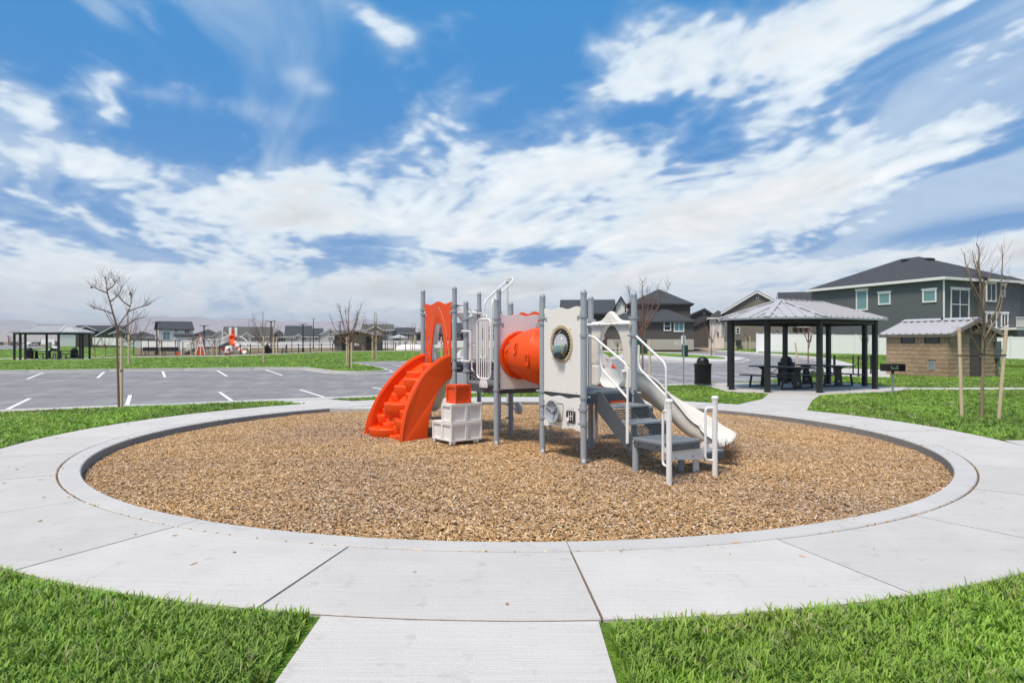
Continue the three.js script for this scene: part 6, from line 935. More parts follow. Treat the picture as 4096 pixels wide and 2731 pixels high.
house({ x0: 1960, x1: 2260, base: 1394, eave: 1330, ridge: 1292, D: 150, depth: 12, type: 'side', wall: 'taupe', label: 'taupe house with dark roof behind the tunnel', windows: [[2010, 1335, 2030, 1352, 'double'], [2100, 1335, 2118, 1352, 'double']] });
// ---------------------------------------------------------------- bare trees with stakes
function limb(pts, r0, r1, seg = 6) { // tapered tube through points
  const c = new THREE.CatmullRomCurve3(pts), S = c.getPoints(Math.max(6, pts.length * 4)), n = S.length;
  return sweep(S, (i, t) => { const r = lerp(r0, r1, t); return NO(seg, (_, j) => [r * Math.cos(j / seg * 6.2832), r * Math.sin(j / seg * 6.2832)]); }, { free: true });
}
function bareTree({ px, py, D, top, limbs, r = .035, seed = 1, twigs = 30, spread = .5, bark = MAT.bark, fork = .42, label, leaf = 0, n = 7, lean = 0 }) {
  const b = D ? at(px, py, D) : V3(...place(px, py)), d = -b.z, H = (py - top) / F * d, rr = rng(seed * 97 + 5), t = thing('bare_tree', label, 'tree', [b.x, b.y, b.z], 0);
  const L = []; // limb polylines in metres
  if (limbs) for (const l of limbs) L.push(l.map(([x, y, z = 0]) => V3((x - px) / F * d, (py - y) / F * d, z)));
  else { L.push([V3(0, -.1, 0), V3(lean * .3, H * fork * .5, 0), V3(lean, H * fork, 0), V3(lean * 1.2 + .05 * (rr() - .5), H * .75, .05), V3(lean * 1.4, H, .0)]); for (let i = 0; i < n; i++) { const a = i / n * 6.283 + rr() * .8, y0 = H * fork * (.8 + .55 * rr()), len = H * (.3 + .35 * rr()), out = spread * len * (.5 + .8 * rr()); L.push([V3(lean * .8, y0, 0), V3(lean * .8 + Math.cos(a) * out * .45, y0 + len * .3, Math.sin(a) * out * .45), V3(lean * .8 + Math.cos(a) * out * .8, y0 + len * .65, Math.sin(a) * out * .8), V3(lean * .8 + Math.cos(a) * out, Math.min(y0 + len, H * .98), Math.sin(a) * out)]); } }
  part('trunk', limb(L[0], r, r * .28, 10), bark, t);
  const br = [], tw = [], lv = [];
  for (let i = 1; i < L.length; i++) br.push(limb(L[i], r * .58, r * .17, 6));
  L.forEach((l, i) => { const c = new THREE.CatmullRomCurve3(l), k = Math.round(twigs / L.length * (i ? 1 : 1.5)); for (let j = 0; j < k; j++) { const u = lerp(i ? .25 : .55, .99, rr()), p = c.getPoint(u), tg = c.getTangent(u), a = rr() * 6.283, len = H * (.05 + .13 * rr()) * (1.15 - u * .5), dir = tg.clone().multiplyScalar(.7).add(V3(Math.cos(a), .35, Math.sin(a)).multiplyScalar(.8)).normalize(), q = p.clone().addScaledVector(dir, len * .5).add(V3(0, len * .06, 0)), e = q.clone().addScaledVector(dir.add(V3((rr() - .5) * .5, .3, (rr() - .5) * .5)).normalize(), len * .6), rt = Math.max(r * .085, .0035); tw.push(rod(p, q, rt, rt * .75, 4, true), rod(q, e, rt * .75, rt * .4, 4, true)); const s2p = q.clone().addScaledVector(V3(rr() - .5, .4, rr() - .5).normalize(), len * .4); tw.push(rod(q, s2p, rt * .6, rt * .35, 3, true)); if (rr() < leaf) { const g = new THREE.PlaneGeometry(.05, .08).rotateX(rr() * 3).rotateY(rr() * 6).translate(q.x, q.y - .04, q.z); lv.push(g); } } });
  if (br.length) part('branches', br, bark, t); part('twigs', tw, bark === MAT.barkTan ? std([.16, .105, .08], .9) : MAT.twig, t); if (lv.length) part('dry_leaves', lv, std([.20, .12, .055], .9, { side: THREE.DoubleSide }), t).userData.kind = 'stuff';
  return t;
}
function stakeAt(px, py, top, label, { D, r = .032, lean = 0, tie } = {}) {
  const b = D ? at(px, py, D) : V3(...place(px, py)), d = -b.z, H = (py - top) / F * d, t = thing('tree_stake', label, 'stake', [b.x, b.y, b.z], 0, 'wooden tree stakes'), g = new THREE.CylinderGeometry(r, r, H + .15, 12); const p = g.attributes.position; for (let i = 0; i < p.count; i++) p.setX(i, p.getX(i) + lean * (p.getY(i) / H + .5)); uvBox(g); part('pole', g.translate(0, H / 2 - .07, 0), MAT.stake, t);
  if (tie) { const e = V3(tie[0], tie[1], tie[2]); part('strap', limb([V3(lean * (tie[1] / H) + r * .5, tie[1] - .02, r), V3(lean * tie[1] / H, tie[1] - .02, 0).lerp(e, .5).add(V3(0, -.03, 0)), e], .011, .011, 6), MAT.strap, t); part('strap', new THREE.TorusGeometry(r + .004, .012, 6, 16).rotateX(Math.PI / 2).translate(lean * tie[1] / H, tie[1] - .02, 0), MAT.strap, t); }
  return t;
}
bareTree({ px: 474, py: 1628, top: 1095, r: .031, seed: 3, twigs: 150, leaf: .06, label: 'bare forked young tree on the lawn beside the parking lot', limbs: [
  [[474, 1640], [470, 1500], [466, 1380], [466, 1310], [455, 1255, .05], [445, 1215, .05], [437, 1170, .1], [428, 1130, .05], [418, 1102, 0]],
  [[467, 1308, 0], [485, 1270, -.1], [503, 1245, -.1], [511, 1215, -.12], [515, 1180, -.1], [522, 1152, -.1]], [[505, 1244, -.1], [530, 1230, -.2], [555, 1222, -.25], [578, 1213, -.3]], [[472, 1337, 0], [500, 1315, .15], [540, 1292, .25], [575, 1277, .3], [612, 1269, .35]],
  [[455, 1256, .05], [440, 1245, .2], [420, 1238, .3], [396, 1230, .35]], [[446, 1205, .05], [455, 1185, -.1], [462, 1160, -.2], [468, 1140, -.2]], [[437, 1172, .1], [420, 1163, .25], [402, 1152, .3]], [[511, 1225, -.1], [498, 1205, .1], [490, 1188, .15]], [[433, 1160, .05], [443, 1140, -.1], [448, 1118, -.15]], [[475, 1370, 0], [510, 1358, -.2], [540, 1352, -.35]]] });
stakeAt(485, 1631, 1350, 'round wooden stake strapped to the forked tree by the parking lot', { r: .036, tie: [-.03, .95, .03] });
bareTree({ px: 3929, py: 1666, top: 975, r: .036, seed: 8, twigs: 120, bark: MAT.barkTan, label: 'bare pinkish young tree tied between two stakes by the shed', limbs: [
  [[3929, 1680], [3931, 1560], [3936, 1450], [3938, 1330], [3938, 1300], [3925, 1240, .05], [3915, 1180, .08], [3910, 1120, .1], [3905, 1050, .1], [3905, 1000, .1], [3895, 975, .1]],
  [[3938, 1310], [3910, 1265, .2], [3892, 1215, .3], [3868, 1180, .35], [3835, 1120, .4], [3815, 1060, .4], [3811, 1020, .4]], [[3938, 1302], [3918, 1262, .1], [3898, 1220, .2], [3858, 1170, .3], [3838, 1110, .35], [3833, 1060, .3]], [[3938, 1342], [3960, 1280, -.2], [3975, 1210, -.3], [3985, 1150, -.35], [4010, 1100, -.4], [4022, 1060, -.4]], [[3940, 1350], [3990, 1310, -.2], [4030, 1270, -.3], [4060, 1210, -.4], [4075, 1150, -.4], [4095, 1100, -.4]], [[3942, 1310], [3958, 1250, .2], [3970, 1190, .25], [3970, 1110, .3], [3973, 1040, .3], [3970, 985, .3]], [[3915, 1180, .05], [3905, 1150, .2], [3880, 1110, .3], [3860, 1070, .35], [3848, 1010, .35]], [[3938, 1405], [3915, 1370, .2], [3890, 1330, .3], [3860, 1290, .35], [3835, 1260, .4]], [[3936, 1420], [3900, 1390, .1], [3870, 1355, .2], [3848, 1345, .2]], [[3938, 1408], [3980, 1380, -.2], [4010, 1350, -.3], [4050, 1315, -.4], [4092, 1290, -.4]], [[3910, 1110, .1], [3925, 1060, -.1], [3930, 1015, -.1]], [[3940, 1385], [3955, 1340, -.1], [3960, 1280, -.2]]] });
stakeAt(3850, 1661, 1308, 'square wooden stake on the shed door side of the pinkish tree', { r: .038, lean: -.06, tie: [.47, 1.36, 0] });
stakeAt(3996, 1674, 1320, 'leaning wooden stake on the fence side of the pinkish tree', { r: .036, lean: .16, tie: [-.33, 1.38, 0] });
const yT = (i) => ['bare young tree on the lawn island corner of the parking lot'][i];
bareTree({ px: 2571, py: 1508, D: 29.5, top: 1125, r: .045, seed: 11, twigs: 300, spread: .55, fork: .40, n: 11, label: 'bushy bare red-twigged tree behind the second slide' });
stakeAt(2600, 1524, 1358, 'tall wooden stake beside the red-twigged tree', { D: 28.6, r: .05 });
bareTree({ px: 1396, py: 1473, top: 1205, r: .05, seed: 12, twigs: 120, spread: .6, fork: .38, n: 10, label: 'tall bare tree with three stakes at the lot corner' });
for (const [x, y, tp, l] of [[1386, 1463, 1346, 'far stake of three round the tall corner tree'], [1394, 1466, 1348, 'middle stake of three round the tall corner tree'], [1406, 1474, 1370, 'short front stake of three round the tall corner tree']]) stakeAt(x, y, tp, l, { r: .045 });
bareTree({ px: 1499, py: 1437, top: 1246, r: .05, seed: 13, twigs: 110, spread: .6, fork: .36, n: 9, label: 'bare tree between two stakes right of the restroom' });
stakeAt(1489, 1434, 1338, 'wooden stake on the restroom side of the staked tree', { r: .05 }); stakeAt(1504, 1437, 1340, 'wooden stake on the fence side of the staked tree', { r: .05 });
bareTree({ px: 1051, py: 1451, top: 1250, r: .05, seed: 14, twigs: 120, spread: .62, fork: .3, n: 10, label: 'bare tree with one stake in the middle of the far lawn' });
stakeAt(1053.5, 1452.5, 1343, 'single wooden stake beside the tree in the middle of the far lawn', { r: .05 });
bareTree({ px: 512, py: 1458, top: 1236, r: .055, seed: 15, twigs: 110, spread: .6, fork: .36, n: 9, label: 'bare tree on the lawn just behind the parking lot kerb' });
stakeAt(514, 1459, 1338, 'wooden stake beside the tree behind the parking lot kerb', { r: .07 });
for (const [px, py, tp, sd, l, st] of [[57, 1430, 1338, 21, 'small bare tree at the far shelter corner', 0], [378, 1426, 1340, 22, 'low spreading bare tree past the far shelter', 0], [420, 1427, 1335, 23, 'thin bare sapling near the low spreading tree', 0], [635, 1419, 1310, 24, 'bare tree standing behind the park benches', 2], [772, 1423, 1310, 25, 'bare tree in front of the playground ramp', 2], [857, 1421, 1325, 26, 'bare tree in front of the playground bridge', 2], [931, 1417, 1300, 27, 'bare tree beside the far slide tower', 0], [1098, 1414, 1285, 28, 'bare tree with three stakes behind the low rail fence', 3], [1033, 1410, 1306, 29, 'reddish bare tree beside the far lawn tree', 0], [2412, 1404, 1300, 30, 'bare sapling seen under the bar gate', 0], [2471, 1420, 1330, 31, 'red-stemmed sapling seen through the slide hood', 2], [2847, 1423, 1284, 32, 'bare tree with two stakes on the lawn island', 2], [2993, 1401, 1290, 33, 'bare tree with two stakes before the taupe house', 2], [3198, 1408, 1290, 34, 'bare sapling tied between stakes before the white fence', 2], [3460, 1420, 1330, 35, 'small bare tree by the fence left of the shed', 2], [3592, 1412, 1240, 36, 'reddish bare tree between shed and grey house', 0], [1650, 1404, 1290, 37, 'bare tree behind the arch panel', 2], [1775, 1440, 1260, 38, 'bare tree seen through the orange arch', 1]]) {
  bareTree({ px, py, top: tp, r: .05, seed: sd, twigs: 46, spread: .6, fork: .36, n: 7, label: l });
  const nm = l.replace(/^(small |low |thin |reddish |red-stemmed )?(spreading )?(bare )?/, '').replace(/ with (two|three) stakes| tied between stakes/, ''); for (let k = 0; k < st; k++) stakeAt(px + [-8, 8, -4][k] * (py > 1420 ? 1.2 : 1), py + [0, 1, 2][k], py - (py - tp) * .52, ['left-hand', 'right-hand', 'third'][k] === 'third' ? 'third wooden stake of the ' + nm : 'one of the wooden stakes of the ' + nm, { r: .055 });
}
bareTree({ px: 3234, py: 1462, top: 1290, r: .05, seed: 41, twigs: 70, spread: .45, fork: .42, n: 7, label: 'bare tree with a broken stake in the drive island behind the shelter' });
stakeAt(3195, 1464, 1370, 'leaning broken stake behind the picnic shelter', { r: .05, lean: -.2 }); stakeAt(3270, 1485, 1418, 'short wooden stake close to a shelter post', { r: .05 });

// ---------------------------------------------------------------- far shelter, its furniture
{
  const [x, y, z] = place(208, 1437.5); pavilion(x, y, -z, 2, 'distant picnic shelter with silver hip roof across the parking lot');
  const pad = gpoly([[70, 1434], [350, 1432.5], [352, 1439], [60, 1441]]); structure('shelter_pad', sheet(pad, .014, { level: 1 }), MAT.concrete);
  const tc = (px, py, l) => { const p = place(px, py); trashCan(p[0], p[1] + .014, p[2], l); }; tc(117, 1436, 'domed black trash can under the street end of the distant shelter'); tc(296, 1433, 'domed black trash can under the house end of the distant shelter');
  const pt = (px, py, l) => { const p = place(px, py); picnicTable(p[0], p[1] + .014, -p[2], 82, l, 'tables under the distant shelter'); }; pt(170, 1435, 'black picnic table under the street half of the distant shelter'); pt(262, 1434, 'black picnic table under the house half of the distant shelter');
  const g = place(215, 1433), t = thing('park_grill', 'black charcoal grill standing behind the distant shelter', 'grill', g); part('post', rod(V3(0, 0, 0), V3(0, .8, 0), .04), MAT.galv, t); part('firebox', [box(.55, .03, .45, 0, .72, 0), box(.03, .25, .45, -.27, .85, 0), box(.03, .25, .45, .27, .85, 0), box(.55, .25, .03, 0, .85, -.2)], MAT.black, t);
}
// ---------------------------------------------------------------- lamps, fences, benches, restroom
function lampPost(px, py, top, label) { const p = place(px, py), H = (py - top) / F * -p[2], t = thing('lamp_post', label, 'lamp post', p, 0, 'black lamp posts of the sports field'); part('pole', rod(V3(0, 0, 0), V3(0, H, 0), .09, .075, 10), MAT.blackSteel, t); part('base', rod(V3(0, 0, 0), V3(0, .5, 0), .16), MAT.blackSteel, t); for (const s of [-1, 1]) part('lamp_head', slab(shape([[0, -.02], [.1, .12], [.55, .18], [.55, .23], [0, .18]]), .4, .02).scale(s, 1, 1).translate(0, H - .12, 0), MAT.blackSteel, t); return t; }
lampPost(626, 1419, 1292, 'black twin-head lamp post before the white two-storey house'); lampPost(815, 1416, 1304, 'black twin-head lamp post behind the playground bridge'); lampPost(1083, 1412, 1286, 'black twin-head lamp post beside the trash can on the field edge'); lampPost(1211, 1408, 1298, 'shorter black twin-head lamp post before the cream rambler'); lampPost(1253, 1394, 1276, 'tallest black twin-head lamp post behind the court fence'); lampPost(1360, 1396, 1288, 'black twin-head lamp post behind the restroom roof');
function railFence(list, h, label, { r = .045, rails = [1], step = 0 } = {}) { const ps = list.map(([x, y]) => V3(...place(x, y))), o = ps[0], t = thing('rail_fence', label, 'fence', [o.x, o.y, o.z]); const w = []; for (let i = 0; i < ps.length - 1; i++) { const n = step ? Math.max(1, Math.round(ps[i].distanceTo(ps[i + 1]) / step)) : 1; for (let k = 0; k < n; k++) w.push(ps[i].clone().lerp(ps[i + 1], k / n)); } w.push(ps[ps.length - 1]); w.forEach((p, i) => { const q = p.clone().sub(o); part('post', [rod(q, q.clone().add(V3(0, h + .05, 0)), r, r, 8), ball(r * 1.3, q.clone().add(V3(0, h + .06, 0)), 8, 6)], MAT.blackSteel, t); if (i) { const a = w[i - 1].clone().sub(o); for (const f of rails) part('rail', rod(a.clone().add(V3(0, h * f, 0)), q.clone().add(V3(0, h * f, 0)), r * .6, r * .6, 6), MAT.blackSteel, t); } }); }
railFence([[960, 1419], [1000, 1417.5], [1070, 1415], [1146, 1413], [1193, 1411.6], [1240, 1409.6], [1285, 1408], [1330, 1405.6], [1373, 1403.6], [1417, 1403.2], [1459, 1403], [1500, 1402.6], [1541, 1402.4], [1582, 1402], [1622, 1401.6], [1690, 1401]], 1.05, 'low black post and rail fence along the field path', { r: .06, rails: [.93] });
railFence([[533, 1422], [563, 1421], [592, 1420], [646, 1419], [700, 1418], [730, 1417.6], [800, 1417], [868, 1415], [930, 1414], [990, 1413], [1053, 1411], [1110, 1410], [1166, 1408], [1210, 1406]], 1.75, 'tall black fence of posts and top rail behind the benches', { r: .045, rails: [1, .04] });
railFence([[1210, 1400], [1240, 1399.5], [1276, 1399], [1320, 1399], [1355, 1399], [1500, 1398.5], [1540, 1398.5], [1600, 1398.5], [1660, 1398.5], [1720, 1398.5]], 2.7, 'high black court fence behind the restroom building', { r: .05, rails: [1, .5] });
railFence([[1506, 1400.5], [1690, 1400]], 1.2, 'short black picket fence beside the restroom building', { r: .04, rails: [.95, .15], step: 1.2 });
function bench(px, py, w, label, turn = 0) { const p = place(px, py), t = thing('park_bench', label, 'bench', p, turn, 'black metal park benches'); part('seat', rbox(w, .04, .45, .015, 0, .45, .05), MAT.blackSteel, t); part('backrest', rbox(w, .45, .04, .015, 0, .75, -.2).applyMatrix4(M4()), MAT.blackSteel, t); for (const s of [-1, 1]) { part('leg', rod(V3(s * w * .3, 0, .2), V3(s * w * .3, .45, .1), .025), MAT.blackSteel, t); part('leg', rod(V3(s * w * .3, 0, -.2), V3(s * w * .3, .45, -.1), .025), MAT.blackSteel, t); part('armrest', pipe([V3(s * w / 2, 0, .28), V3(s * w / 2, .66, .28), V3(s * w / 2, .68, -.22)], .022, .1), MAT.blackSteel, t); } return t; }
bench(599, 1421.5, 1.75, 'black metal bench facing the lamp post', .15); bench(680, 1423, 2.0, 'black metal bench seen from behind beside the ramp', Math.PI); bench(1136, 1412, 1.1, 'grey bench turned sideways behind the rail fence', -1.2);
{ const p = place(1068.5, 1415); trashCan(p[0], p[1], p[2], 'domed black trash can behind the low rail fence'); }
(() => { // restroom building
  const D = 103, k = D / F, X = (px) => (px - CX) * k, yb = EYE - 38 * k, t = thing('restroom_building', 'brown block restroom building with low gable roof and two dark doors', 'restroom', [X(1337), yb, -D], 0), Y = (py) => EYE + (CY - py) * k - yb, lx = (px) => X(px) - X(1337), W = lx(1500), wm = WALL.brown;
  part('wall', uvBox(new THREE.ExtrudeGeometry(shape([[0, 0], [W, 0], [W, Y(1342)], [lx(1433), Y(1327)], [lx(1366), Y(1343)], [0, Y(1345)]]), { depth: 6, bevelEnabled: false }).translate(0, 0, -6)), wm, t);
  part('roof', uvBox(slab(shape([[lx(1327), Y(1344)], [lx(1433), Y(1326)], [lx(1433), Y(1324)], [lx(1327), Y(1341)]]), 7.2).translate(0, 0, -2.7)), MAT.roofTrim, t); part('roof', uvBox(slab(shape([[lx(1433), Y(1326)], [lx(1510), Y(1342)], [lx(1510), Y(1339)], [lx(1433), Y(1324)]]), 7.2).translate(0, 0, -2.7)), MAT.roofTrim, t);
  for (const [a, b] of [[1367, 1384], [1464, 1486]]) { const d = part('door', box(lx(b) - lx(a), Y(1346), .08, (lx(a) + lx(b)) / 2, Y(1346) / 2, .03), std([.03, .018, .016], .6), t); part('handle', rod(V3(lx(a + 3), 1.0, .1), V3(lx(a + 6), 1.0, .1), .03), MAT.steel, d); }
  for (const [a, l] of [[1401, 'left'], [1456.5, 'right']]) { const s = part('restroom_sign', box(.26, .58, .03, lx(a), Y(1360.4), .03), MAT.dark, t); part('pictogram', [rod(V3(lx(a) - .06, Y(1365) - .02, .05), V3(lx(a) - .06, Y(1365) + .12, .05), .035, .02, 8), rod(V3(lx(a) + .06, Y(1365) - .02, .05), V3(lx(a) + .06, Y(1365) + .12, .05), .02, .035, 8), ball(.03, V3(lx(a) - .06, Y(1365) + .17, .05), 8, 6), ball(.03, V3(lx(a) + .06, Y(1365) + .17, .05), 8, 6)], MAT.trim, s); part('pictogram', new THREE.TorusGeometry(.06, .014, 6, 16).translate(lx(a), Y(1356.5), .05), MAT.trim, s); }
  part('fountain', [rbox(.8, .35, .4, .05, lx(1429), Y(1380), .2), rbox(.3, .12, .2, .03, lx(1422), Y(1374.5), .2)], MAT.galv, t); part('wall_lamp', rbox(.22, .3, .18, .05, lx(1430), Y(1336), .09), MAT.dark, t); for (const a of [1343, 1353]) part('window', box(.22, .24, .06, lx(a), Y(1355), .01), MAT.glass, t); part('electric_box', rbox(.3, .55, .2, .02, lx(1336), Y(1367.5), .06), MAT.elec, t); part('lower_wall', box(lx(1366) - 0, .9, .06, lx(1366) / 2, .45, .0), WALL.taupe, t);
})();
// ---------------------------------------------------------------- far playground
(() => {
  const o = V3(...place(900, 1418)), D = -o.z, k = D / F, L = (px, py, z = 0) => V3((px - CX) * (D - z) / F - o.x, EYE + (CY - py) * (D - z) / F - o.y, z);
  const t = thing('far_playground', 'distant orange and white playground with bridge, tower and tube slide', 'playground', [o.x, o.y, o.z]);
  const rod2 = (a, b, r, m = MAT.white, n = 'rail', z = 0) => part(n, rod(L(a[0], a[1], a[2] ?? z), L(b[0], b[1], b[2] ?? z), r, r, 8), m, t);
  // triangle climber
  const tri = slab(shape([[-.62, 0], [.62, 0], [.09, 2.35], [-.09, 2.35]], [ellipse(-.3, .5, .17, .22, 14).reverse(), ellipse(.3, .5, .17, .22, 14).reverse(), ellipse(-.17, 1.1, .13, .18, 14).reverse(), ellipse(.17, 1.1, .13, .18, 14).reverse()]), .12, .02), tb = L(801, 1419, 1.5); part('triangle_climber', tri.translate(tb.x, tb.y, tb.z), MAT.orangePanel, t);
  for (const [a, b] of [[[782, 1419.5], [800, 1348]], [[819, 1419.5], [803, 1348]], [[802, 1419.5], [801, 1348]]]) rod2(a, b, .06, MAT.white, 'climber_edge', 1.6);
  rod2([801, 1349, 1.5], [832, 1360, 0], .05); rod2([797, 1350, 1.5], [776, 1366, 0], .05); rod2([822, 1362], [836, 1420], .05); rod2([776, 1365], [726, 1363], .05); 
  for (const [px, tp] of [[709, 1352], [715, 1352], [789, 1358], [819, 1358], [876, 1358], [879, 1330], [915, 1308], [938, 1308]]) part('post', rod(L(px, 1420, 0), L(px, tp, 0), .06, .06, 8), MAT.post, t);
  // ramp and bridge rails
  const pick = (a, b, n, h) => { rod2([a[0], a[1] - h], [b[0], b[1] - h], .06); rod2(a, b, .06); for (let i = 0; i <= n; i++) { const x = lerp(a[0], b[0], i / n), y = lerp(a[1], b[1], i / n); rod2([x, y], [x, y - h], .032, MAT.white, 'picket'); } };
  pick([745, 1411], [785, 1393], 12, 32); pick([820, 1388], [878, 1388], 20, 30); pick([880, 1384], [914, 1369], 9, 26);
  part('ramp', [beam(L(743, 1414, .2), L(790, 1392, .2), .9, .25)], MAT.deck, t); part('bridge', [beam(L(790, 1390, .2), L(880, 1390, .2), .9, .2)], MAT.deck, t); part('stairs', [beam(L(880, 1388, .2), L(915, 1372, .2), .9, .25)], MAT.deck, t);
  for (let i = 0; i < 6; i++) rod2([889, 1416 - i * 9], [906, 1416 - i * 9], .03, MAT.white, 'rung'); rod2([889, 1420], [889, 1362], .035); rod2([906, 1420], [893, 1357], .035); part('loop_rail', pipe([L(889, 1362), L(890, 1333), L(897, 1329), L(912, 1344)], .035, .2), MAT.white, t);
  // tower
  part('tower_panel', rbox(.6, 1.3, .5, .1, ...L(928, 1339).toArray()), MAT.orangePanel, t); part('tower_panel', rbox(.3, 1.1, .1, .03, ...L(920, 1329, .3).toArray()), MAT.panelWhite, t); part('tower_panel', rbox(.3, 1.1, .1, .03, ...L(943, 1329, .3).toArray()), MAT.panelWhite, t); const ov = L(928, 1351, .7); part('slide_entry', [new THREE.TorusGeometry(.3, .13, 10, 24).translate(ov.x, ov.y, ov.z), rbox(.75, .6, .3, .1, ov.x, ov.y - .5, ov.z)], MAT.orangePanel, t);
  const pth = [L(926, 1370, .9), L(933, 1376, 1.5), L(945, 1380, 1.6), L(955, 1394, 1.6), L(968, 1407, 1.7), L(984, 1414, 1.8)], cu = new THREE.CatmullRomCurve3(pth); const seg = (a, b, m) => part('tube_slide', sweep(NO(9, (_, i) => cu.getPoint(lerp(a, b, i / 8))), () => NO(14, (_, j) => [.26 * Math.cos(j / 14 * 6.2832), .26 * Math.sin(j / 14 * 6.2832)]), { free: true }), m, t);
  seg(0, .16, MAT.orangePanel); seg(.16, .36, MAT.orangePanel); seg(.36, .5, MAT.panelWhite); seg(.5, .6, MAT.orangePanel); seg(.6, .72, MAT.panelWhite); seg(.72, .85, MAT.orangePanel); seg(.85, 1, MAT.panelWhite); const s1 = L(941, 1375, 1.5); part('tube_slide', rbox(.4, .35, .3, .1, s1.x, s1.y + .15, s1.z), MAT.panelWhite, t);
  // arches
  for (const [a, b, c] of [[[950, 1342], [985, 1362], [1003, 1419]], [[948, 1371], [975, 1375], [998, 1398]]]) part('arch_climber', limb([L(...a), L(...b, .5), L(...c, .8)], .05, .05, 8), MAT.white, t); for (let i = 0; i < 5; i++) { const f = i / 5; rod2([lerp(955, 996, f), lerp(1345, 1392, f)], [lerp(950, 990, f), lerp(1372, 1396, f)], .025, MAT.white, 'rung'); }
  // faceted ball with round holes
  const bp = L(910, 1403, 2.4), R = .56; const bl = part('climbing_ball', new THREE.DodecahedronGeometry(R, 0).translate(bp.x, bp.y, bp.z), MAT.panelWhite, t); for (const [a, b, r] of [[-.28, .2, .26], [.3, .18, .15], [-.12, -.3, .14], [.32, -.28, .2]]) part('ball_hole', new THREE.CylinderGeometry(r, r, .03, 20).rotateX(Math.PI / 2).translate(bp.x + a, bp.y + b, bp.z + Math.sqrt(R * R - a * a - b * b) * .93), std([.30, .04, .015], .6), bl);
  part('stepping_panel', rbox(.2, 1.0, .1, .05, ...L(723, 1409, .5).toArray()), MAT.panelWhite, t); part('wheel_toy', new THREE.CylinderGeometry(.3, .3, .2, 20).rotateX(Math.PI / 2).translate(...L(716, 1416, .4).toArray()), MAT.orangePanel, t);
})();
// ---------------------------------------------------------------- cars and street things far left
function car(px, py, D, turn, mat, label, truck) {
  const b = D ? at(px, py, D) : V3(...place(px, py)), t = thing('parked_car', label, 'car', [b.x, b.y, b.z], turn, 'cars parked along the far street');
  const body = truck ? [[-2.7, .45], [2.7, .45], [2.75, .95], [2.6, 1.1], [1.5, 1.15], [.9, 1.75], [-.9, 1.78], [-1.0, 1.15], [-2.7, 1.15]] : [[-2.3, .35], [2.3, .35], [2.35, .65], [2.1, .82], [1.2, .92], [.55, 1.38], [-.7, 1.42], [-1.5, 1.0], [-2.25, .95]];
  part('body', slab(shape(body), 1.8, .08), mat, t); const wn = truck ? [[1.3, 1.18], [.85, 1.68], [-.82, 1.7], [-.85, 1.18]] : [[1.0, .95], [.5, 1.32], [-.65, 1.36], [-1.2, 1.0]]; for (const s of [-1, 1]) part('side_window', slab(shape(wn), .02).translate(0, 0, s * .895), MAT.glass, t);
  for (const x of truck ? [-1.75, 1.75] : [-1.4, 1.4]) for (const s of [-1, 1]) { const w = part('wheel', new THREE.CylinderGeometry(.36, .36, .22, 20).rotateX(Math.PI / 2).translate(x, .36, s * .82), MAT.black, t); part('rim', new THREE.CylinderGeometry(.2, .2, .23, 14).rotateX(Math.PI / 2).translate(x, .36, s * .825), MAT.steel, w); }
  for (const z of [-.6, .6]) part('headlight', rbox(.12, .14, .3, .04, truck ? 2.72 : 2.28, truck ? .85 : .66, z), MAT.trim, t);
}
car(241, 1382.5, 0, .12, phy([.05, .055, .065], .25), 'dark grey sedan parked before the pale pickup'); car(222, 1379, 0, .25, phy([.46, .40, .30], .3), 'pale gold pickup truck behind the grey sedan', true); car(122, 1384.5, 0, 1.45, phy([.7, .7, .7], .25), 'white sedan on the far street'); car(152, 1382, 0, 1.5, phy([.03, .06, .065], .25), 'dark teal car just behind the white sedan'); car(-2, 1380, 0, 2.4, phy([.03, .035, .045], .25), 'dark car at the frame edge of the far street'); car(56, 1381, 0, 1.9, phy([.06, .05, .045], .3), 'dark brown car by the far kerb');
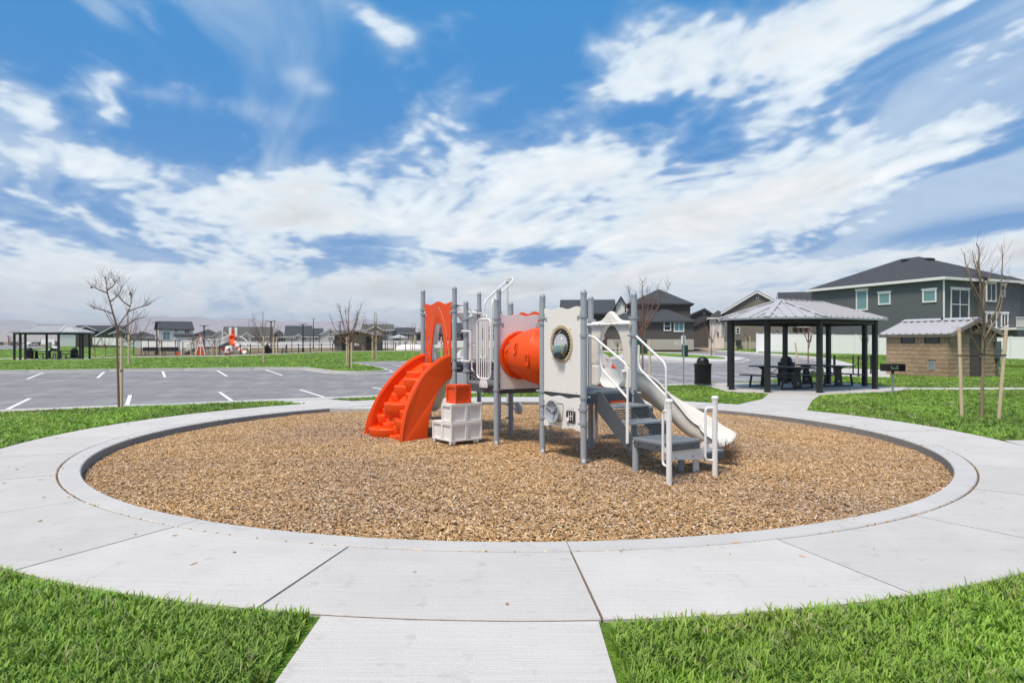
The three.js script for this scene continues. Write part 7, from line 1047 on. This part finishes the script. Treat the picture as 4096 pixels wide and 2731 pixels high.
(() => { const p = place(203, 1380), t = thing('stop_sign', 'red octagonal stop sign at the far street corner', 'sign', p); part('post', rod(V3(0, 0, 0), V3(0, 3.0, 0), .05), MAT.galv, t); part('sign_plate', new THREE.CylinderGeometry(.42, .42, .03, 8).rotateY(Math.PI / 8).rotateX(Math.PI / 2).translate(0, 2.4, .05), std([.45, .02, .02], .5), t); part('lettering', words('STOP', .26, .01, fontB).translate(0, 2.4, .07), MAT.trim, t); part('street_name_plate', box(.9, .2, .03, 0, 3.0, .0), std([.02, .16, .09], .5), t); })();
for (const [px, py, tp, l] of [[32, 1381, 1343, 'wooden street pole beside the dark brown car'], [38, 1380, 1347, 'second slim pole behind the wooden street pole']]) { const p = place(px, py); solo('street_pole', [rod(V3(0, 0, 0), V3(0, (py - tp) / F * -p[2], 0), .16, .13, 8), rod(V3(-.5, (py - tp) / F * -p[2] - .2, 0), V3(.5, (py - tp) / F * -p[2] - .2, 0), .07)].map((g) => g.translate(...p)), MAT.twig, l, 'pole'); }
(() => { const p = place(193, 1389), t = thing('utility_cabinet', 'pale green utility cabinet on the far street corner', 'cabinet', p); part('cabinet', rbox(1.1, 1.35, .9, .05, 0, .7, 0), std([.33, .37, .33], .7), t); part('lid', rbox(1.18, .08, .98, .03, 0, 1.4, 0), std([.33, .37, .33], .7), t); })();
// a few field things near the restroom
(() => { const p = place(1640, 1400.5), t = thing('white_mound', 'low white rounded cover lying behind the rail fence', 'cover', p); part('cover', new THREE.SphereGeometry(1, 28, 14, 0, 6.2832, 0, Math.PI / 2).scale(2.4, .95, 1.2), MAT.panelWhite, t); })();
(() => { const p = at(1596, 1400, 128), t = thing('small_gazebo', 'small white pergola with pale roof beside the court fence', 'gazebo', [p.x, p.y, p.z]); for (const s of [-1, 1]) for (const q of [-1, 1]) part('post', rod(V3(s * 1.3, 0, q * 1.2), V3(s * 1.3, 2.3, q * 1.2), .1), MAT.trim, t); part('roof', new THREE.ConeGeometry(2.3, .7, 4).rotateY(Math.PI / 4).translate(0, 2.65, 0), MAT.roofMetal, t); part('beam', [box(2.9, .15, .15, 0, 2.25, 1.2), box(2.9, .15, .15, 0, 2.25, -1.2)], MAT.trim, t); })();
(() => { const p = place(2966, 1386), t = thing('yellow_marker', 'yellow utility marker post on the lawn before the taupe house', 'marker', p); part('post', rod(V3(0, 0, 0), V3(-.15, .9, 0), .06), std([.75, .38, .02], .5), t); part('cap', ball(.07, V3(-.15, .92, 0)), std([.75, .38, .02], .5), t); })();
renderer.render(scene, camera);
